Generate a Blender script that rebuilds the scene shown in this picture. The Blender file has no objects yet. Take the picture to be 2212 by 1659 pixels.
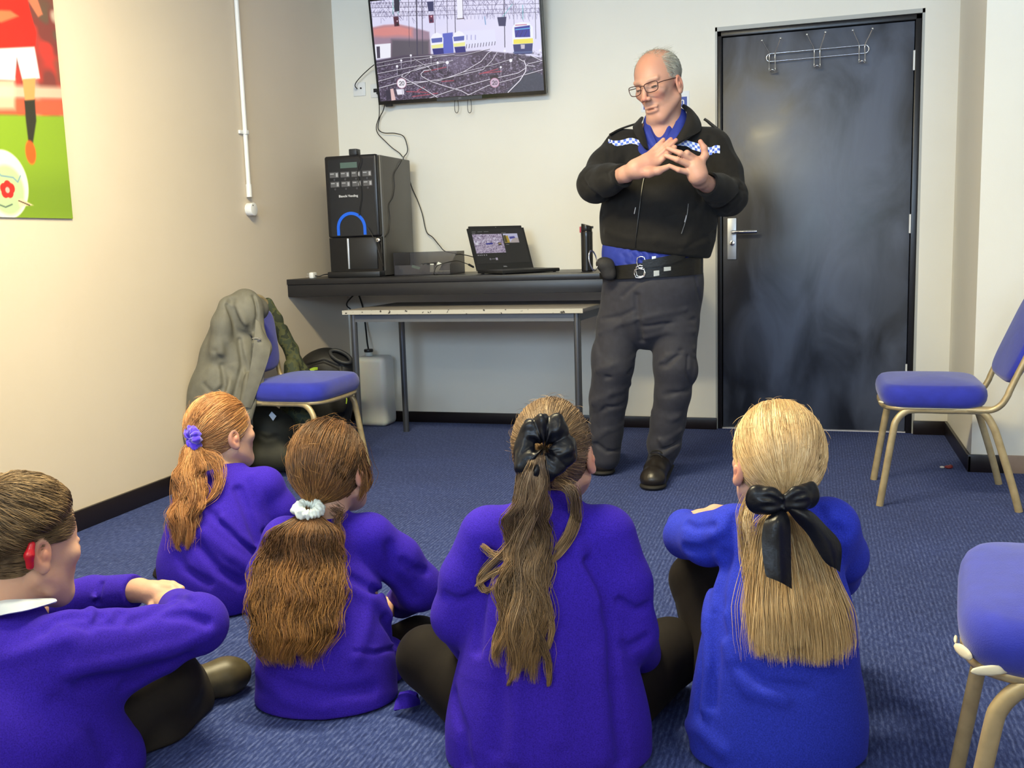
import bpy, bmesh, math, random
import numpy as np
from mathutils import Vector, Matrix
random.seed(7)
sc = bpy.context.scene
COL = sc.collection
PI = math.pi
def sin(a): return math.sin(a)
def cos(a): return math.cos(a)

# ---------------------------------------------------------------- camera
CAM = np.array([2.62056, -5.23917, 1.00928])
CR = np.array([0.95574161, 0.29258093, -0.03089282])
CU = np.array([-0.01200038, 0.14368429, 0.98955082])
CF = np.array([-0.29396251, 0.94538417, -0.14083614])
FPX = 2129.7
cd = bpy.data.cameras.new('camera'); cam = bpy.data.objects.new('camera', cd); COL.objects.link(cam)
cd.sensor_width = 36.0; cd.lens = FPX / 2212.0 * 36.0; cd.clip_start = 0.05
cam.matrix_world = Matrix(((CR[0], CU[0], -CF[0], CAM[0]), (CR[1], CU[1], -CF[1], CAM[1]), (CR[2], CU[2], -CF[2], CAM[2]), (0, 0, 0, 1)))
sc.camera = cam

# ---------------------------------------------------------------- light and exposure
sc.view_settings.view_transform = 'Standard'
sc.view_settings.look = 'None'
sc.view_settings.gamma = 1.0
sc.view_settings.use_curve_mapping = False
sc.view_settings.exposure = -0.14
w = bpy.data.worlds.new('world'); sc.world = w; w.use_nodes = True
w.node_tree.nodes['Background'].inputs[0].default_value = (0.55, 0.72, 1.0, 1)
w.node_tree.nodes['Background'].inputs[1].default_value = 1.0
def area(name, loc, rot, sx, sy, power, color, spread=PI):
    l = bpy.data.lights.new(name, 'AREA'); l.shape = 'RECTANGLE'; l.size = sx; l.size_y = sy
    l.energy = power; l.color = color; l.spread = spread
    o = bpy.data.objects.new(name, l); o.location = loc; o.rotation_euler = rot; COL.objects.link(o)
    o['kind'] = 'structure'
    return o
# daylight entering through the two windows in the wall behind the camera
area('window_daylight', (1.30, -7.70, 1.70), (PI/2, 0, 0), 1.7, 1.3, 235, (0.52, 0.73, 1.0))
area('window_daylight', (3.90, -7.70, 1.70), (PI/2, 0, 0), 1.7, 1.3, 120, (0.52, 0.73, 1.0))
# light in the passage behind the door, seen as a bright line under the door
area('passage_light', (2.60, 0.6, 2.2), (0, 0, 0), 0.8, 0.6, 120, (0.9, 0.93, 1.0))

# ---------------------------------------------------------------- pixel to world helpers (points get their own real depth)
def ray(px, py):
    return ((px - 1106.0) * CR + (829.5 - py) * CU + FPX * CF) / FPX
def V(px, py, t):            # point at distance t along the view axis
    return CAM + ray(px, py) * t
def onY(px, py, y):          # point on the upright plane at depth y
    d = ray(px, py); return CAM + d * ((y - CAM[1]) / d[1])
def onX(px, py, x):
    d = ray(px, py); return CAM + d * ((x - CAM[0]) / d[0])
def onZ(px, py, z=0.0):
    d = ray(px, py); return CAM + d * ((z - CAM[2]) / d[2])
def TF(px, py):              # axis distance at which this pixel meets the floor
    return -CAM[2] / ray(px, py)[2]

# ---------------------------------------------------------------- materials
def newmat(name):
    m = bpy.data.materials.new(name); m.use_nodes = True
    nt = m.node_tree; b = nt.nodes['Principled BSDF']
    return m, nt, b
def mat(name, col, rough=0.5, metal=0.0, spec=0.5, var=0.0, vscale=8.0, bump=0.0, bscale=200.0, sheen=0.0, coat=0.0, alpha=1.0,
        trans=0.0, attr=None, stretch=None, ior=1.45, rvar=0.0, sub=0.0, bdist=0.002):
    m, nt, b = newmat(name)
    L = nt.links.new
    b.inputs['Base Color'].default_value = (*col, 1)
    b.inputs['Roughness'].default_value = rough
    b.inputs['Metallic'].default_value = metal
    b.inputs['Specular IOR Level'].default_value = spec
    b.inputs['IOR'].default_value = ior
    b.inputs['Sheen Weight'].default_value = sheen
    b.inputs['Sheen Roughness'].default_value = 0.5
    b.inputs['Coat Weight'].default_value = coat
    b.inputs['Alpha'].default_value = alpha
    b.inputs['Transmission Weight'].default_value = trans
    if sub:
        b.inputs['Subsurface Weight'].default_value = sub
        b.inputs['Subsurface Radius'].default_value = (0.012, 0.005, 0.003)
        b.inputs['Subsurface Scale'].default_value = 1.0
    tc = nt.nodes.new('ShaderNodeTexCoord'); src = tc.outputs['Object']
    if stretch:
        mp = nt.nodes.new('ShaderNodeMapping'); mp.inputs['Scale'].default_value = stretch
        L(src, mp.inputs['Vector']); src = mp.outputs['Vector']
    base = None
    if attr:
        a = nt.nodes.new('ShaderNodeAttribute'); a.attribute_name = attr; base = a.outputs['Color']
        L(base, b.inputs['Base Color'])
    if var:
        n = nt.nodes.new('ShaderNodeTexNoise'); n.inputs['Scale'].default_value = vscale; n.inputs['Detail'].default_value = 6
        L(src, n.inputs['Vector'])
        mr = nt.nodes.new('ShaderNodeMapRange'); mr.inputs['From Min'].default_value = 0.3; mr.inputs['From Max'].default_value = 0.7
        mr.inputs['To Min'].default_value = 1 - var; mr.inputs['To Max'].default_value = 1 + var
        L(n.outputs['Fac'], mr.inputs['Value'])
        mx = nt.nodes.new('ShaderNodeVectorMath'); mx.operation = 'SCALE'
        if base is not None: L(base, mx.inputs[0])
        else: mx.inputs[0].default_value = col
        L(mr.outputs['Result'], mx.inputs['Scale']); L(mx.outputs['Vector'], b.inputs['Base Color'])
        if rvar:
            r2 = nt.nodes.new('ShaderNodeMapRange'); r2.inputs['From Min'].default_value = 0.3; r2.inputs['From Max'].default_value = 0.7
            r2.inputs['To Min'].default_value = rough - rvar; r2.inputs['To Max'].default_value = rough + rvar
            L(n.outputs['Fac'], r2.inputs['Value']); L(r2.outputs['Result'], b.inputs['Roughness'])
    if bump:
        n2 = nt.nodes.new('ShaderNodeTexNoise'); n2.inputs['Scale'].default_value = bscale; n2.inputs['Detail'].default_value = 3
        L(tc.outputs['Object'], n2.inputs['Vector'])
        bp = nt.nodes.new('ShaderNodeBump'); bp.inputs['Strength'].default_value = bump; bp.inputs['Distance'].default_value = bdist
        L(n2.outputs['Fac'], bp.inputs['Height']); L(bp.outputs['Normal'], b.inputs['Normal'])
    return m
def emit(name, col, strength, attr=None):
    m, nt, b = newmat(name)
    b.inputs['Base Color'].default_value = (0.01, 0.01, 0.01, 1); b.inputs['Roughness'].default_value = 0.25
    b.inputs['Emission Color'].default_value = (*col, 1); b.inputs['Emission Strength'].default_value = strength
    if attr:
        a = nt.nodes.new('ShaderNodeAttribute'); a.attribute_name = attr
        nt.links.new(a.outputs['Color'], b.inputs['Emission Color'])
    return m

# ---------------------------------------------------------------- object helpers
def tag(o, label=None, cat=None, group=None, kind=None):
    if label: o['label'] = label
    if cat: o['category'] = cat
    if group: o['group'] = group
    if kind: o['kind'] = kind
    return o
def thing(name, label, cat, loc=(0, 0, 0), rz=0.0, group=None):
    o = bpy.data.objects.new(name, None); COL.objects.link(o); o.location = loc; o.rotation_euler = (0, 0, rz)
    o.empty_display_size = 0.05
    return tag(o, label, cat, group)
def link(o, parent=None, m=None, smooth=False):
    COL.objects.link(o)
    if m is not None:
        o.data.materials.clear()
        for q in (m if isinstance(m, (list, tuple)) else [m]): o.data.materials.append(q)
    if parent is not None: o.parent = parent
    return o
def rawmesh(name, V_, F_, m=None, parent=None, smooth=True, local=False):
    """V_ world coordinates; moved to the parent's frame unless local"""
    V_ = np.asarray(V_, float)
    if parent is not None and not local:
        Mi = np.array(parent_world(parent).inverted())
        V_ = V_ @ Mi[:3, :3].T + Mi[:3, 3]
    me = bpy.data.meshes.new(name)
    F_ = np.asarray(F_)
    if F_.dtype != object and F_.ndim == 2:
        nf, k = F_.shape
        me.vertices.add(len(V_)); me.vertices.foreach_set('co', V_.astype(np.float32).ravel())
        me.loops.add(nf * k); me.loops.foreach_set('vertex_index', F_.astype(np.int32).ravel())
        me.polygons.add(nf); me.polygons.foreach_set('loop_start', np.arange(0, nf * k, k, dtype=np.int32))
        me.update(calc_edges=True); me.validate()
    else:
        me.from_pydata([tuple(v) for v in V_], [], [tuple(int(i) for i in f) for f in F_])
    me.polygons.foreach_set('use_smooth', [smooth] * len(me.polygons))
    me.update()
    return link(bpy.data.objects.new(name, me), parent, m)
def parent_world(o):
    M = o.matrix_local_calc if False else (Matrix.Translation(o.location) @ o.rotation_euler.to_matrix().to_4x4())
    if o.parent: return parent_world(o.parent) @ M
    return M
def bmobj(name, bm, m=None, parent=None, smooth=False, bevel=0.0, seg=2, angle=0.6):
    me = bpy.data.meshes.new(name); bmesh.ops.recalc_face_normals(bm, faces=bm.faces[:])
    if bevel > 0:
        es = [e for e in bm.edges if len(e.link_faces) == 2 and e.calc_face_angle(0) > angle]
        bmesh.ops.bevel(bm, geom=es, offset=bevel, segments=seg, affect='EDGES', profile=0.5, clamp_overlap=True)
    bm.to_mesh(me); bm.free()
    if smooth or bevel > 0:
        me.polygons.foreach_set('use_smooth', [True] * len(me.polygons))
        if bevel > 0: me.set_sharp_from_angle(angle=0.7)
    o = bpy.data.objects.new(name, me)
    return link(o, parent, m)
def add_box(bm, c, s, R=None):
    vs = bmesh.ops.create_cube(bm, size=1.0)['verts']
    M = Matrix.Translation(Vector(c)) @ (R.to_4x4() if R is not None else Matrix.Identity(4)) @ Matrix.Diagonal((s[0], s[1], s[2], 1))
    bmesh.ops.transform(bm, matrix=M, verts=vs); return vs
def box(name, c, s, m, parent=None, bevel=0.0, R=None, seg=2):
    bm = bmesh.new(); add_box(bm, c, s, R); return bmobj(name, bm, m, parent, bevel=bevel, seg=seg)
def box2(name, a, b, m, parent=None, bevel=0.0, seg=2):
    return box(name, [(a[i] + b[i]) / 2 for i in range(3)], [abs(b[i] - a[i]) for i in range(3)], m, parent, bevel, seg=seg)
def add_cyl(bm, a, b, r, n=24, r2=None):
    a = Vector(a); b = Vector(b); d = b - a
    vs = bmesh.ops.create_cone(bm, cap_ends=True, segments=n, radius1=r, radius2=r if r2 is None else r2, depth=d.length)['verts']
    M = Matrix.Translation((a + b) / 2) @ d.to_track_quat('Z', 'Y').to_matrix().to_4x4()
    bmesh.ops.transform(bm, matrix=M, verts=vs); return vs
def cyl(name, a, b, r, m, parent=None, n=24, bevel=0.0, r2=None):
    bm = bmesh.new(); add_cyl(bm, a, b, r, n, r2); return bmobj(name, bm, m, parent, smooth=False, bevel=bevel) if bevel else sharp(bmobj(name, bm, m, parent, smooth=True))
def sharp(o, a=0.7):
    o.data.set_sharp_from_angle(angle=a); return o
def catmull(P, n=8, closed=False):
    P = [np.array(p, float) for p in P]; out = []
    N = len(P); rng = N if closed else N - 1
    for i in range(rng):
        if closed: p0, p1, p2, p3 = P[i-1], P[i], P[(i+1) % N], P[(i+2) % N]
        else: p0, p1, p2, p3 = P[max(i-1, 0)], P[i], P[i+1], P[min(i+2, N-1)]
        for k in range(n):
            t = k / n
            out.append(0.5 * ((2*p1) + (-p0+p2)*t + (2*p0-5*p1+4*p2-p3)*t*t + (-p0+3*p1-3*p2+p3)*t**3))
    if not closed: out.append(P[-1])
    return np.array(out)
def tube_geo(P, r, n=10, closed=False, flat=1.0, ref=(0, 0, 1)):
    """tube along P; r scalar or per point"""
    P = np.asarray(P, float); K = len(P)
    r = np.broadcast_to(np.asarray(r, float), (K,))
    T = np.gradient(P, axis=0) if not closed else (np.roll(P, -1, 0) - np.roll(P, 1, 0))
    T /= np.linalg.norm(T, axis=1)[:, None] + 1e-12
    N = np.zeros_like(P)
    v = np.array(ref, float); v = v - T[0] * (v @ T[0])
    if np.linalg.norm(v) < 0.1: v = np.array([1.0, 0, 0]) - T[0] * T[0][0]
    v /= np.linalg.norm(v)
    for i in range(K):
        v = v - T[i] * (v @ T[i]); v /= np.linalg.norm(v) + 1e-12; N[i] = v
    B = np.cross(T, N)
    a = np.linspace(0, 2*PI, n, endpoint=False)
    ring = P[:, None, :] + r[:, None, None] * (np.cos(a)[None, :, None] * N[:, None, :] + flat * np.sin(a)[None, :, None] * B[:, None, :])
    Vv = ring.reshape(-1, 3); F = []
    for i in range(K if closed else K - 1):
        j = (i + 1) % K
        for k in range(n):
            F.append((i*n + k, i*n + (k+1) % n, j*n + (k+1) % n, j*n + k))
    if not closed:
        F.append(tuple(range(n-1, -1, -1))); F.append(tuple(range((K-1)*n, K*n)))
    return Vv, F
def tube(name, P, r, m, parent=None, n=10, smooth_n=0, closed=False, flat=1.0, ref=(0, 0, 1), local=False):
    if smooth_n: P = catmull(P, smooth_n, closed)
    Vv, F = tube_geo(P, r, n, closed, flat, ref)
    FF = np.empty(len(F), dtype=object)
    for i, f in enumerate(F): FF[i] = f
    o = rawmesh(name, Vv, FF, m, parent, True, local)
    return sharp(o, 0.9)
def prism(name, pts, depth_vec, m, parent=None, bevel=0.0):
    bm = bmesh.new(); vs = [bm.verts.new(p) for p in pts]; f = bm.faces.new(vs)
    r = bmesh.ops.extrude_face_region(bm, geom=[f]); nv = [g for g in r['geom'] if isinstance(g, bmesh.types.BMVert)]
    bmesh.ops.translate(bm, vec=Vector(depth_vec), verts=nv)
    return bmobj(name, bm, m, parent, bevel=bevel)
def lathe(name, prof, m, parent=None, n=32, loc=(0, 0, 0)):
    Vv = []; F = []
    for (r, z) in prof:
        for k in range(n):
            a = 2*PI*k/n; Vv.append((loc[0] + r*cos(a), loc[1] + r*sin(a), loc[2] + z))
    for i in range(len(prof)-1):
        for k in range(n): F.append((i*n+k, i*n+(k+1) % n, (i+1)*n+(k+1) % n, (i+1)*n+k))
    F.append(tuple(range(n-1, -1, -1))); F.append(tuple(range((len(prof)-1)*n, len(prof)*n)))
    FF = np.empty(len(F), dtype=object)
    for i, f in enumerate(F): FF[i] = f
    return sharp(rawmesh(name, Vv, FF, m, parent, True, local=True), 0.6)
def text(name, s, size, M, m, parent=None, extrude=0.0004, align='CENTER', bold=0.0):
    """lettering turned into a mesh; M is its 4x4 frame in the parent's space"""
    cu = bpy.data.curves.new(name, 'FONT'); cu.body = s; cu.size = size; cu.extrude = extrude; cu.align_x = align; cu.align_y = 'CENTER'; cu.offset = bold
    t = bpy.data.objects.new(name, cu); COL.objects.link(t)
    dg = bpy.context.evaluated_depsgraph_get(); me = bpy.data.meshes.new_from_object(t.evaluated_get(dg))
    bpy.data.objects.remove(t); me.transform(M)
    return link(bpy.data.objects.new(name, me), parent, m)
def frame(o, x, y, z=None):
    x = Vector(x).normalized(); y = Vector(y).normalized(); z = x.cross(y) if z is None else Vector(z)
    return Matrix(((x[0], y[0], z[0], o[0]), (x[1], y[1], z[1], o[1]), (x[2], y[2], z[2], o[2]), (0, 0, 0, 1)))
def setcol(o, C, name='col'):
    a = o.data.color_attributes.new(name, 'FLOAT_COLOR', 'POINT')
    C = np.asarray(C, np.float32)
    if C.shape[1] == 3: C = np.concatenate([C, np.ones((len(C), 1), np.float32)], 1)
    a.data.foreach_set('color', C.ravel())
def picture(name, o, ux, uy, W_, H_, img, m, parent=None):
    """flat picture surface: a fine grid whose points carry the picture's own colours"""
    h, w_ = img.shape[:2]
    gx, gy = np.meshgrid(np.linspace(0, W_, w_), np.linspace(H_, 0, h))
    P = np.array(o)[None, :] + gx.reshape(-1, 1) * np.array(ux)[None, :] + gy.reshape(-1, 1) * np.array(uy)[None, :]
    i = np.arange(h*w_).reshape(h, w_)
    F = np.stack([i[1:, :-1].ravel(), i[1:, 1:].ravel(), i[:-1, 1:].ravel(), i[:-1, :-1].ravel()], 1)
    ob = rawmesh(name, P, F, m, parent, True)
    setcol(ob, img.reshape(-1, 3)); return ob
def srgb(c): 
    c = np.asarray(c, float) / 255.0
    return np.where(c <= 0.04045, c / 12.92, ((c + 0.055) / 1.055) ** 2.4)
def S(r, g, b): return tuple(float(x) for x in srgb((r, g, b)))
# ================================================================ shared materials
def wall_mat(name, col):
    m, nt, b = newmat(name); L = nt.links.new
    tc = nt.nodes.new('ShaderNodeTexCoord')
    n = nt.nodes.new('ShaderNodeTexNoise'); n.inputs['Scale'].default_value = 1.6; n.inputs['Detail'].default_value = 5; L(tc.outputs['Object'], n.inputs['Vector'])
    cr = nt.nodes.new('ShaderNodeValToRGB'); cr.color_ramp.elements[0].position = 0.3; cr.color_ramp.elements[1].position = 0.7
    cr.color_ramp.elements[0].color = (col[0]*0.95, col[1]*0.945, col[2]*0.93, 1); cr.color_ramp.elements[1].color = (*col, 1)
    L(n.outputs['Fac'], cr.inputs['Fac'])
    # scuff marks: sparse small blotches
    v = nt.nodes.new('ShaderNodeTexNoise'); v.inputs['Scale'].default_value = 9; v.inputs['Detail'].default_value = 8; v.inputs['Roughness'].default_value = 0.7; L(tc.outputs['Object'], v.inputs['Vector'])
    c2 = nt.nodes.new('ShaderNodeValToRGB'); c2.color_ramp.elements[0].position = 0.70; c2.color_ramp.elements[1].position = 0.80
    c2.color_ramp.elements[0].color = (1, 1, 1, 1); c2.color_ramp.elements[1].color = (0.86, 0.83, 0.78, 1); L(v.outputs['Fac'], c2.inputs['Fac'])
    mx = nt.nodes.new('ShaderNodeMix'); mx.data_type = 'RGBA'; mx.blend_type = 'MULTIPLY'; mx.inputs[0].default_value = 1
    L(cr.outputs['Color'], mx.inputs[6]); L(c2.outputs['Color'], mx.inputs[7]); L(mx.outputs[2], b.inputs['Base Color'])
    mp = nt.nodes.new('ShaderNodeMapping'); mp.inputs['Scale'].default_value = (420, 420, 120); L(tc.outputs['Object'], mp.inputs['Vector'])
    n2 = nt.nodes.new('ShaderNodeTexNoise'); n2.inputs['Scale'].default_value = 1.0; n2.inputs['Detail'].default_value = 2; L(mp.outputs['Vector'], n2.inputs['Vector'])
    bp = nt.nodes.new('ShaderNodeBump'); bp.inputs['Strength'].default_value = 0.25; bp.inputs['Distance'].default_value = 0.001
    L(n2.outputs['Fac'], bp.inputs['Height']); L(bp.outputs['Normal'], b.inputs['Normal'])
    b.inputs['Roughness'].default_value = 0.55; b.inputs['Specular IOR Level'].default_value = 0.35
    return m
M_WALL = wall_mat('wall_paint', (0.83, 0.80, 0.71))
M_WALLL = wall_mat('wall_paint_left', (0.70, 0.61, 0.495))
M_SKIRT = mat('skirting_black', (0.012, 0.008, 0.009), 0.35, bump=0.1, bscale=60)
M_FRAME = mat('door_frame_black', (0.010, 0.009, 0.011), 0.32, bump=0.15, bscale=80)
M_WHITEP = mat('white_plastic', (0.78, 0.78, 0.76), 0.35)
M_BLKP = mat('black_plastic', (0.010, 0.010, 0.011), 0.38)
M_GLOSSBLK = mat('gloss_black', (0.006, 0.006, 0.007), 0.12)
M_CABLE = mat('cable_black', (0.012, 0.011, 0.010), 0.45)
M_CHROME = mat('chrome', (0.75, 0.76, 0.78), 0.18, 1.0)
M_SATIN = mat('satin_aluminium', (0.62, 0.66, 0.72), 0.42, 0.75)
M_STEELTUBE = mat('grey_steel_tube', (0.14, 0.15, 0.17), 0.28, 0.75)

def carpet_mat():
    m, nt, b = newmat('blue_ribbed_carpet'); L = nt.links.new
    tc = nt.nodes.new('ShaderNodeTexCoord')
    mp = nt.nodes.new('ShaderNodeMapping'); mp.inputs['Scale'].default_value = (150, 38, 1); L(tc.outputs['Object'], mp.inputs['Vector'])
    n = nt.nodes.new('ShaderNodeTexNoise'); n.inputs['Scale'].default_value = 1.0; n.inputs['Detail'].default_value = 3; n.inputs['Roughness'].default_value = 0.7; L(mp.outputs['Vector'], n.inputs['Vector'])
    wv = nt.nodes.new('ShaderNodeTexWave'); wv.bands_direction = 'X'; wv.inputs['Scale'].default_value = 26; wv.inputs['Distortion'].default_value = 1.2; wv.inputs['Detail'].default_value = 2; wv.inputs['Detail Scale'].default_value = 3
    L(tc.outputs['Object'], wv.inputs['Vector'])
    mul = nt.nodes.new('ShaderNodeMath'); mul.operation = 'MULTIPLY_ADD'; L(n.outputs['Fac'], mul.inputs[0]); mul.inputs[1].default_value = 0.87
    m2 = nt.nodes.new('ShaderNodeMath'); m2.operation = 'MULTIPLY'; L(wv.outputs['Fac'], m2.inputs[0]); m2.inputs[1].default_value = 0.13; L(m2.outputs[0], mul.inputs[2])
    cr = nt.nodes.new('ShaderNodeValToRGB'); e = cr.color_ramp.elements
    e[0].position = 0.30; e[0].color = (0.009, 0.017, 0.080, 1); e[1].position = 0.74; e[1].color = (0.085, 0.115, 0.28, 1)
    x = e.new(0.5); x.color = (0.022, 0.038, 0.145, 1)
    L(mul.outputs[0], cr.inputs['Fac'])
    n3 = nt.nodes.new('ShaderNodeTexNoise'); n3.inputs['Scale'].default_value = 2.5; n3.inputs['Detail'].default_value = 4; L(tc.outputs['Object'], n3.inputs['Vector'])
    mr = nt.nodes.new('ShaderNodeMapRange'); mr.inputs['From Min'].default_value = 0.3; mr.inputs['From Max'].default_value = 0.7; mr.inputs['To Min'].default_value = 0.88; mr.inputs['To Max'].default_value = 1.12; L(n3.outputs['Fac'], mr.inputs['Value'])
    sc_ = nt.nodes.new('ShaderNodeVectorMath'); sc_.operation = 'SCALE'; L(cr.outputs['Color'], sc_.inputs[0]); L(mr.outputs['Result'], sc_.inputs['Scale']); L(sc_.outputs['Vector'], b.inputs['Base Color'])
    b.inputs['Roughness'].default_value = 0.95; b.inputs['Specular IOR Level'].default_value = 0.15
    b.inputs['Sheen Weight'].default_value = 0.10; b.inputs['Sheen Tint'].default_value = (0.7, 0.75, 1, 1)
    bp = nt.nodes.new('ShaderNodeBump'); bp.inputs['Strength'].default_value = 0.8; bp.inputs['Distance'].default_value = 0.003
    L(mul.outputs[0], bp.inputs['Height']); L(bp.outputs['Normal'], b.inputs['Normal'])
    return m
M_CARPET = carpet_mat()

# ================================================================ the room
X1 = 5.6; YB = -7.6; H = 2.62
def struct(o): o['kind'] = 'structure'; return o
struct(box2('floor', (-0.3, YB-0.2, -0.1), (X1+0.2, 1.2, 0), M_CARPET))
M_CEIL = mat('ceiling_tile', (0.75, 0.74, 0.68), 0.9, var=0.03, vscale=3)
struct(box2('ceiling', (-0.2, YB-0.1, H), (X1+0.2, 0.2, H+0.1), M_CEIL))
struct(box2('wall_left', (-0.15, YB-0.1, 0), (0, 0.15, H), M_WALLL))
DX0, DX1, DZ = 2.118, 3.098, 2.053        # door opening in the back wall
bm = bmesh.new()
add_box(bm, (DX0/2, 0.075, H/2), (DX0, 0.15, H)); add_box(bm, ((DX1+3.25)/2, 0.075, H/2), (3.25-DX1, 0.15, H))
add_box(bm, ((DX0+DX1)/2, 0.075, (DZ+H)/2), (DX1-DX0, 0.15, H-DZ))
struct(bmobj('wall_back', bm, M_WALL))
struct(box2('wall_right', (3.25, -0.8, 0), (X1, 0.15, H), M_WALL))
struct(box2('wall_far_right', (X1, YB-0.1, 0), (X1+0.1, -0.8, H), M_WALL))
# wall behind the camera with two windows
bm = bmesh.new()
W0, W1 = 1.02, 2.38
for a, b_ in ((-0.1, 0.42), (2.18, 3.02), (4.78, X1)): add_box(bm, ((a+b_)/2, YB-0.05, H/2), (b_-a, 0.1, H))
for a, b_ in ((0.42, 2.18), (3.02, 4.78)):
    add_box(bm, ((a+b_)/2, YB-0.05, W0/2), (b_-a, 0.1, W0)); add_box(bm, ((a+b_)/2, YB-0.05, (W1+H)/2), (b_-a, 0.1, H-W1))
struct(bmobj('wall_front', bm, M_WALL))
for i, (a, b_) in enumerate(((0.42, 2.18), (3.02, 4.78))):
    wn = thing('window_%d' % (i+1), None, None, ((a+b_)/2, YB-0.04, W0)); wn['kind'] = 'structure'
    bm = bmesh.new(); hw = (b_-a)/2; hh = W1-W0
    for q in ((-hw+.025, hh/2, .05, hh), (hw-.025, hh/2, .05, hh), (0, .025, 2*hw, .05), (0, hh-.025, 2*hw, .05), (0, hh/2, .05, hh)):
        add_box(bm, (q[0], 0, q[1]), (q[2], .06, q[3]))
    bmobj('window_frame', bm, M_WHITEP, wn)
# unseen low wall, added to keep window daylight off the children's lower backs
struct(box2('wall_light_blocker', (0, -5.75, 0), (X1, -5.65, 1.30), M_WALL))
# thin passage shell behind the door
struct(box2('wall_passage', (1.6, 1.1, 0), (3.6, 1.2, H), M_WALL))
struct(box2('trim_1', (DX0-0.9, 0.15, 0), (DX0-0.8, 1.1, H), M_WALL)); struct(box2('trim_2', (3.5, 0.15, 0), (3.6, 1.1, H), M_WALL))
struct(box2('trim_3', (1.2, 0.15, H-.2), (3.6, 1.1, H-.1), M_WALL))
# skirting
SK = 0.095
struct(box2('baseboard_left', (0, YB, 0), (0.014, 0, SK*0.82), M_SKIRT, bevel=0.003))
struct(box2('baseboard_back', (0, -0.014, 0), (DX0+0.006, 0, 0.062), M_SKIRT, bevel=0.003))
struct(box2('baseboard_pier', (DX1-.006, -0.014, 0), (3.25, 0, 0.07), M_SKIRT, bevel=0.003))
struct(box2('baseboard_side', (3.236, -0.814, 0), (3.25, 0, 0.07), M_SKIRT, bevel=0.003))
struct(box2('baseboard_right', (3.236, -0.814, 0), (3.385, -0.8, 0.075), M_SKIRT, bevel=0.003))
M_BARE = mat('bare_wood', (0.35, 0.24, 0.17), 0.6, var=0.15, vscale=12)
struct(box2('trim_4', (3.386, -0.811, 0), (3.50, -0.8, 0.075), M_BARE, bevel=0.002))
struct(box2('baseboard_right', (3.501, -0.814, 0), (X1, -0.8, 0.075), M_SKIRT, bevel=0.003))

# ceiling light panels (recessed trays with a glowing diffuser)
M_TRAY = mat('lamp_tray_white', (0.8, 0.8, 0.8), 0.4)
def panel(x, y, power, label, w_=1.2, d_=0.3, col=(1.0, 0.86, 0.52)):
    t = thing('ceiling_light', label, 'light', (x, y, H-0.05), 0, 'ceiling light fittings')
    bm = bmesh.new(); add_box(bm, (0, 0, .03), (w_+.06, d_+.06, .04)); bmobj('housing', bm, M_TRAY, t, bevel=.004)
    box('diffuser', (0, 0, 0.004), (w_, d_, 0.01), emit('lamp_glow', col, 3.0), t, bevel=.003)
    l = area('ceiling_lamp_light', (0, 0, -0.006), (0, 0, 0), w_, d_, power, col); l.parent = t; del l['kind']
panel(1.35, -3.05, 150, 'long ceiling light fitting over the children in front of the camera')
panel(3.9, -4.9, 26, 'long ceiling light fitting on the right side of the room')
panel(1.2, -5.6, 26, 'long ceiling light fitting on the left side behind the camera')

# ---------------------------------------------------------------- door
def door_paint():
    m, nt, b = newmat('black_door_paint'); L = nt.links.new
    tc = nt.nodes.new('ShaderNodeTexCoord')
    mp = nt.nodes.new('ShaderNodeMapping'); mp.inputs['Scale'].default_value = (2.6, 1, 1.3); mp.inputs['Rotation'].default_value = (0, 0.5, 0); L(tc.outputs['Object'], mp.inputs['Vector'])
    n = nt.nodes.new('ShaderNodeTexNoise'); n.inputs['Scale'].default_value = 1.7; n.inputs['Detail'].default_value = 5; n.inputs['Distortion'].default_value = 0.8; L(mp.outputs['Vector'], n.inputs['Vector'])
    cr = nt.nodes.new('ShaderNodeValToRGB'); e = cr.color_ramp.elements
    e[0].position = 0.38; e[0].color = (0.018, 0.021, 0.031, 1); e[1].position = 0.68; e[1].color = (0.085, 0.10, 0.145, 1)  # smears in the paint colour; the lighter blue stands in for reflected window light
    L(n.outputs['Fac'], cr.inputs['Fac']); L(cr.outputs['Color'], b.inputs['Base Color'])
    mr = nt.nodes.new('ShaderNodeMapRange'); mr.inputs['From Min'].default_value = .35; mr.inputs['From Max'].default_value = .7; mr.inputs['To Min'].default_value = .34; mr.inputs['To Max'].default_value = .52
    L(n.outputs['Fac'], mr.inputs['Value']); L(mr.outputs['Result'], b.inputs['Roughness'])
    b.inputs['Specular IOR Level'].default_value = 0.8
    n2 = nt.nodes.new('ShaderNodeTexNoise'); n2.inputs['Scale'].default_value = 60; L(tc.outputs['Object'], n2.inputs['Vector'])
    bp = nt.nodes.new('ShaderNodeBump'); bp.inputs['Strength'].default_value = .05; L(n2.outputs['Fac'], bp.inputs['Height']); L(bp.outputs['Normal'], b.inputs['Normal'])
    return m
d = thing('door_1', None, None, (DX0, 0, 0)); d['kind'] = 'structure'
FW = DX1-DX0
M_REVEAL = mat('reveal_grey_paint', (0.42, 0.42, 0.39), 0.5)
bm = bmesh.new()
add_box(bm, (.005, .02, DZ/2), (.010, .04, DZ)); add_box(bm, (FW-.006, .02, DZ/2), (.012, .04, DZ)); add_box(bm, (FW/2, .02, DZ-.010), (FW, .04, .020))
bmobj('reveal', bm, M_REVEAL, d)
bm = bmesh.new(); fz = DZ-.020
for x0, x1, z0, z1 in ((.010, .032, 0, fz), (FW-.040, FW-.012, 0, fz), (.010, FW-.012, fz-.026, fz)):
    add_box(bm, ((x0+x1)/2, .045, (z0+z1)/2), (x1-x0, .07, z1-z0))
add_box(bm, (FW/2, .085, .5*fz), (FW-.02, .006, fz)) if False else None
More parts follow.
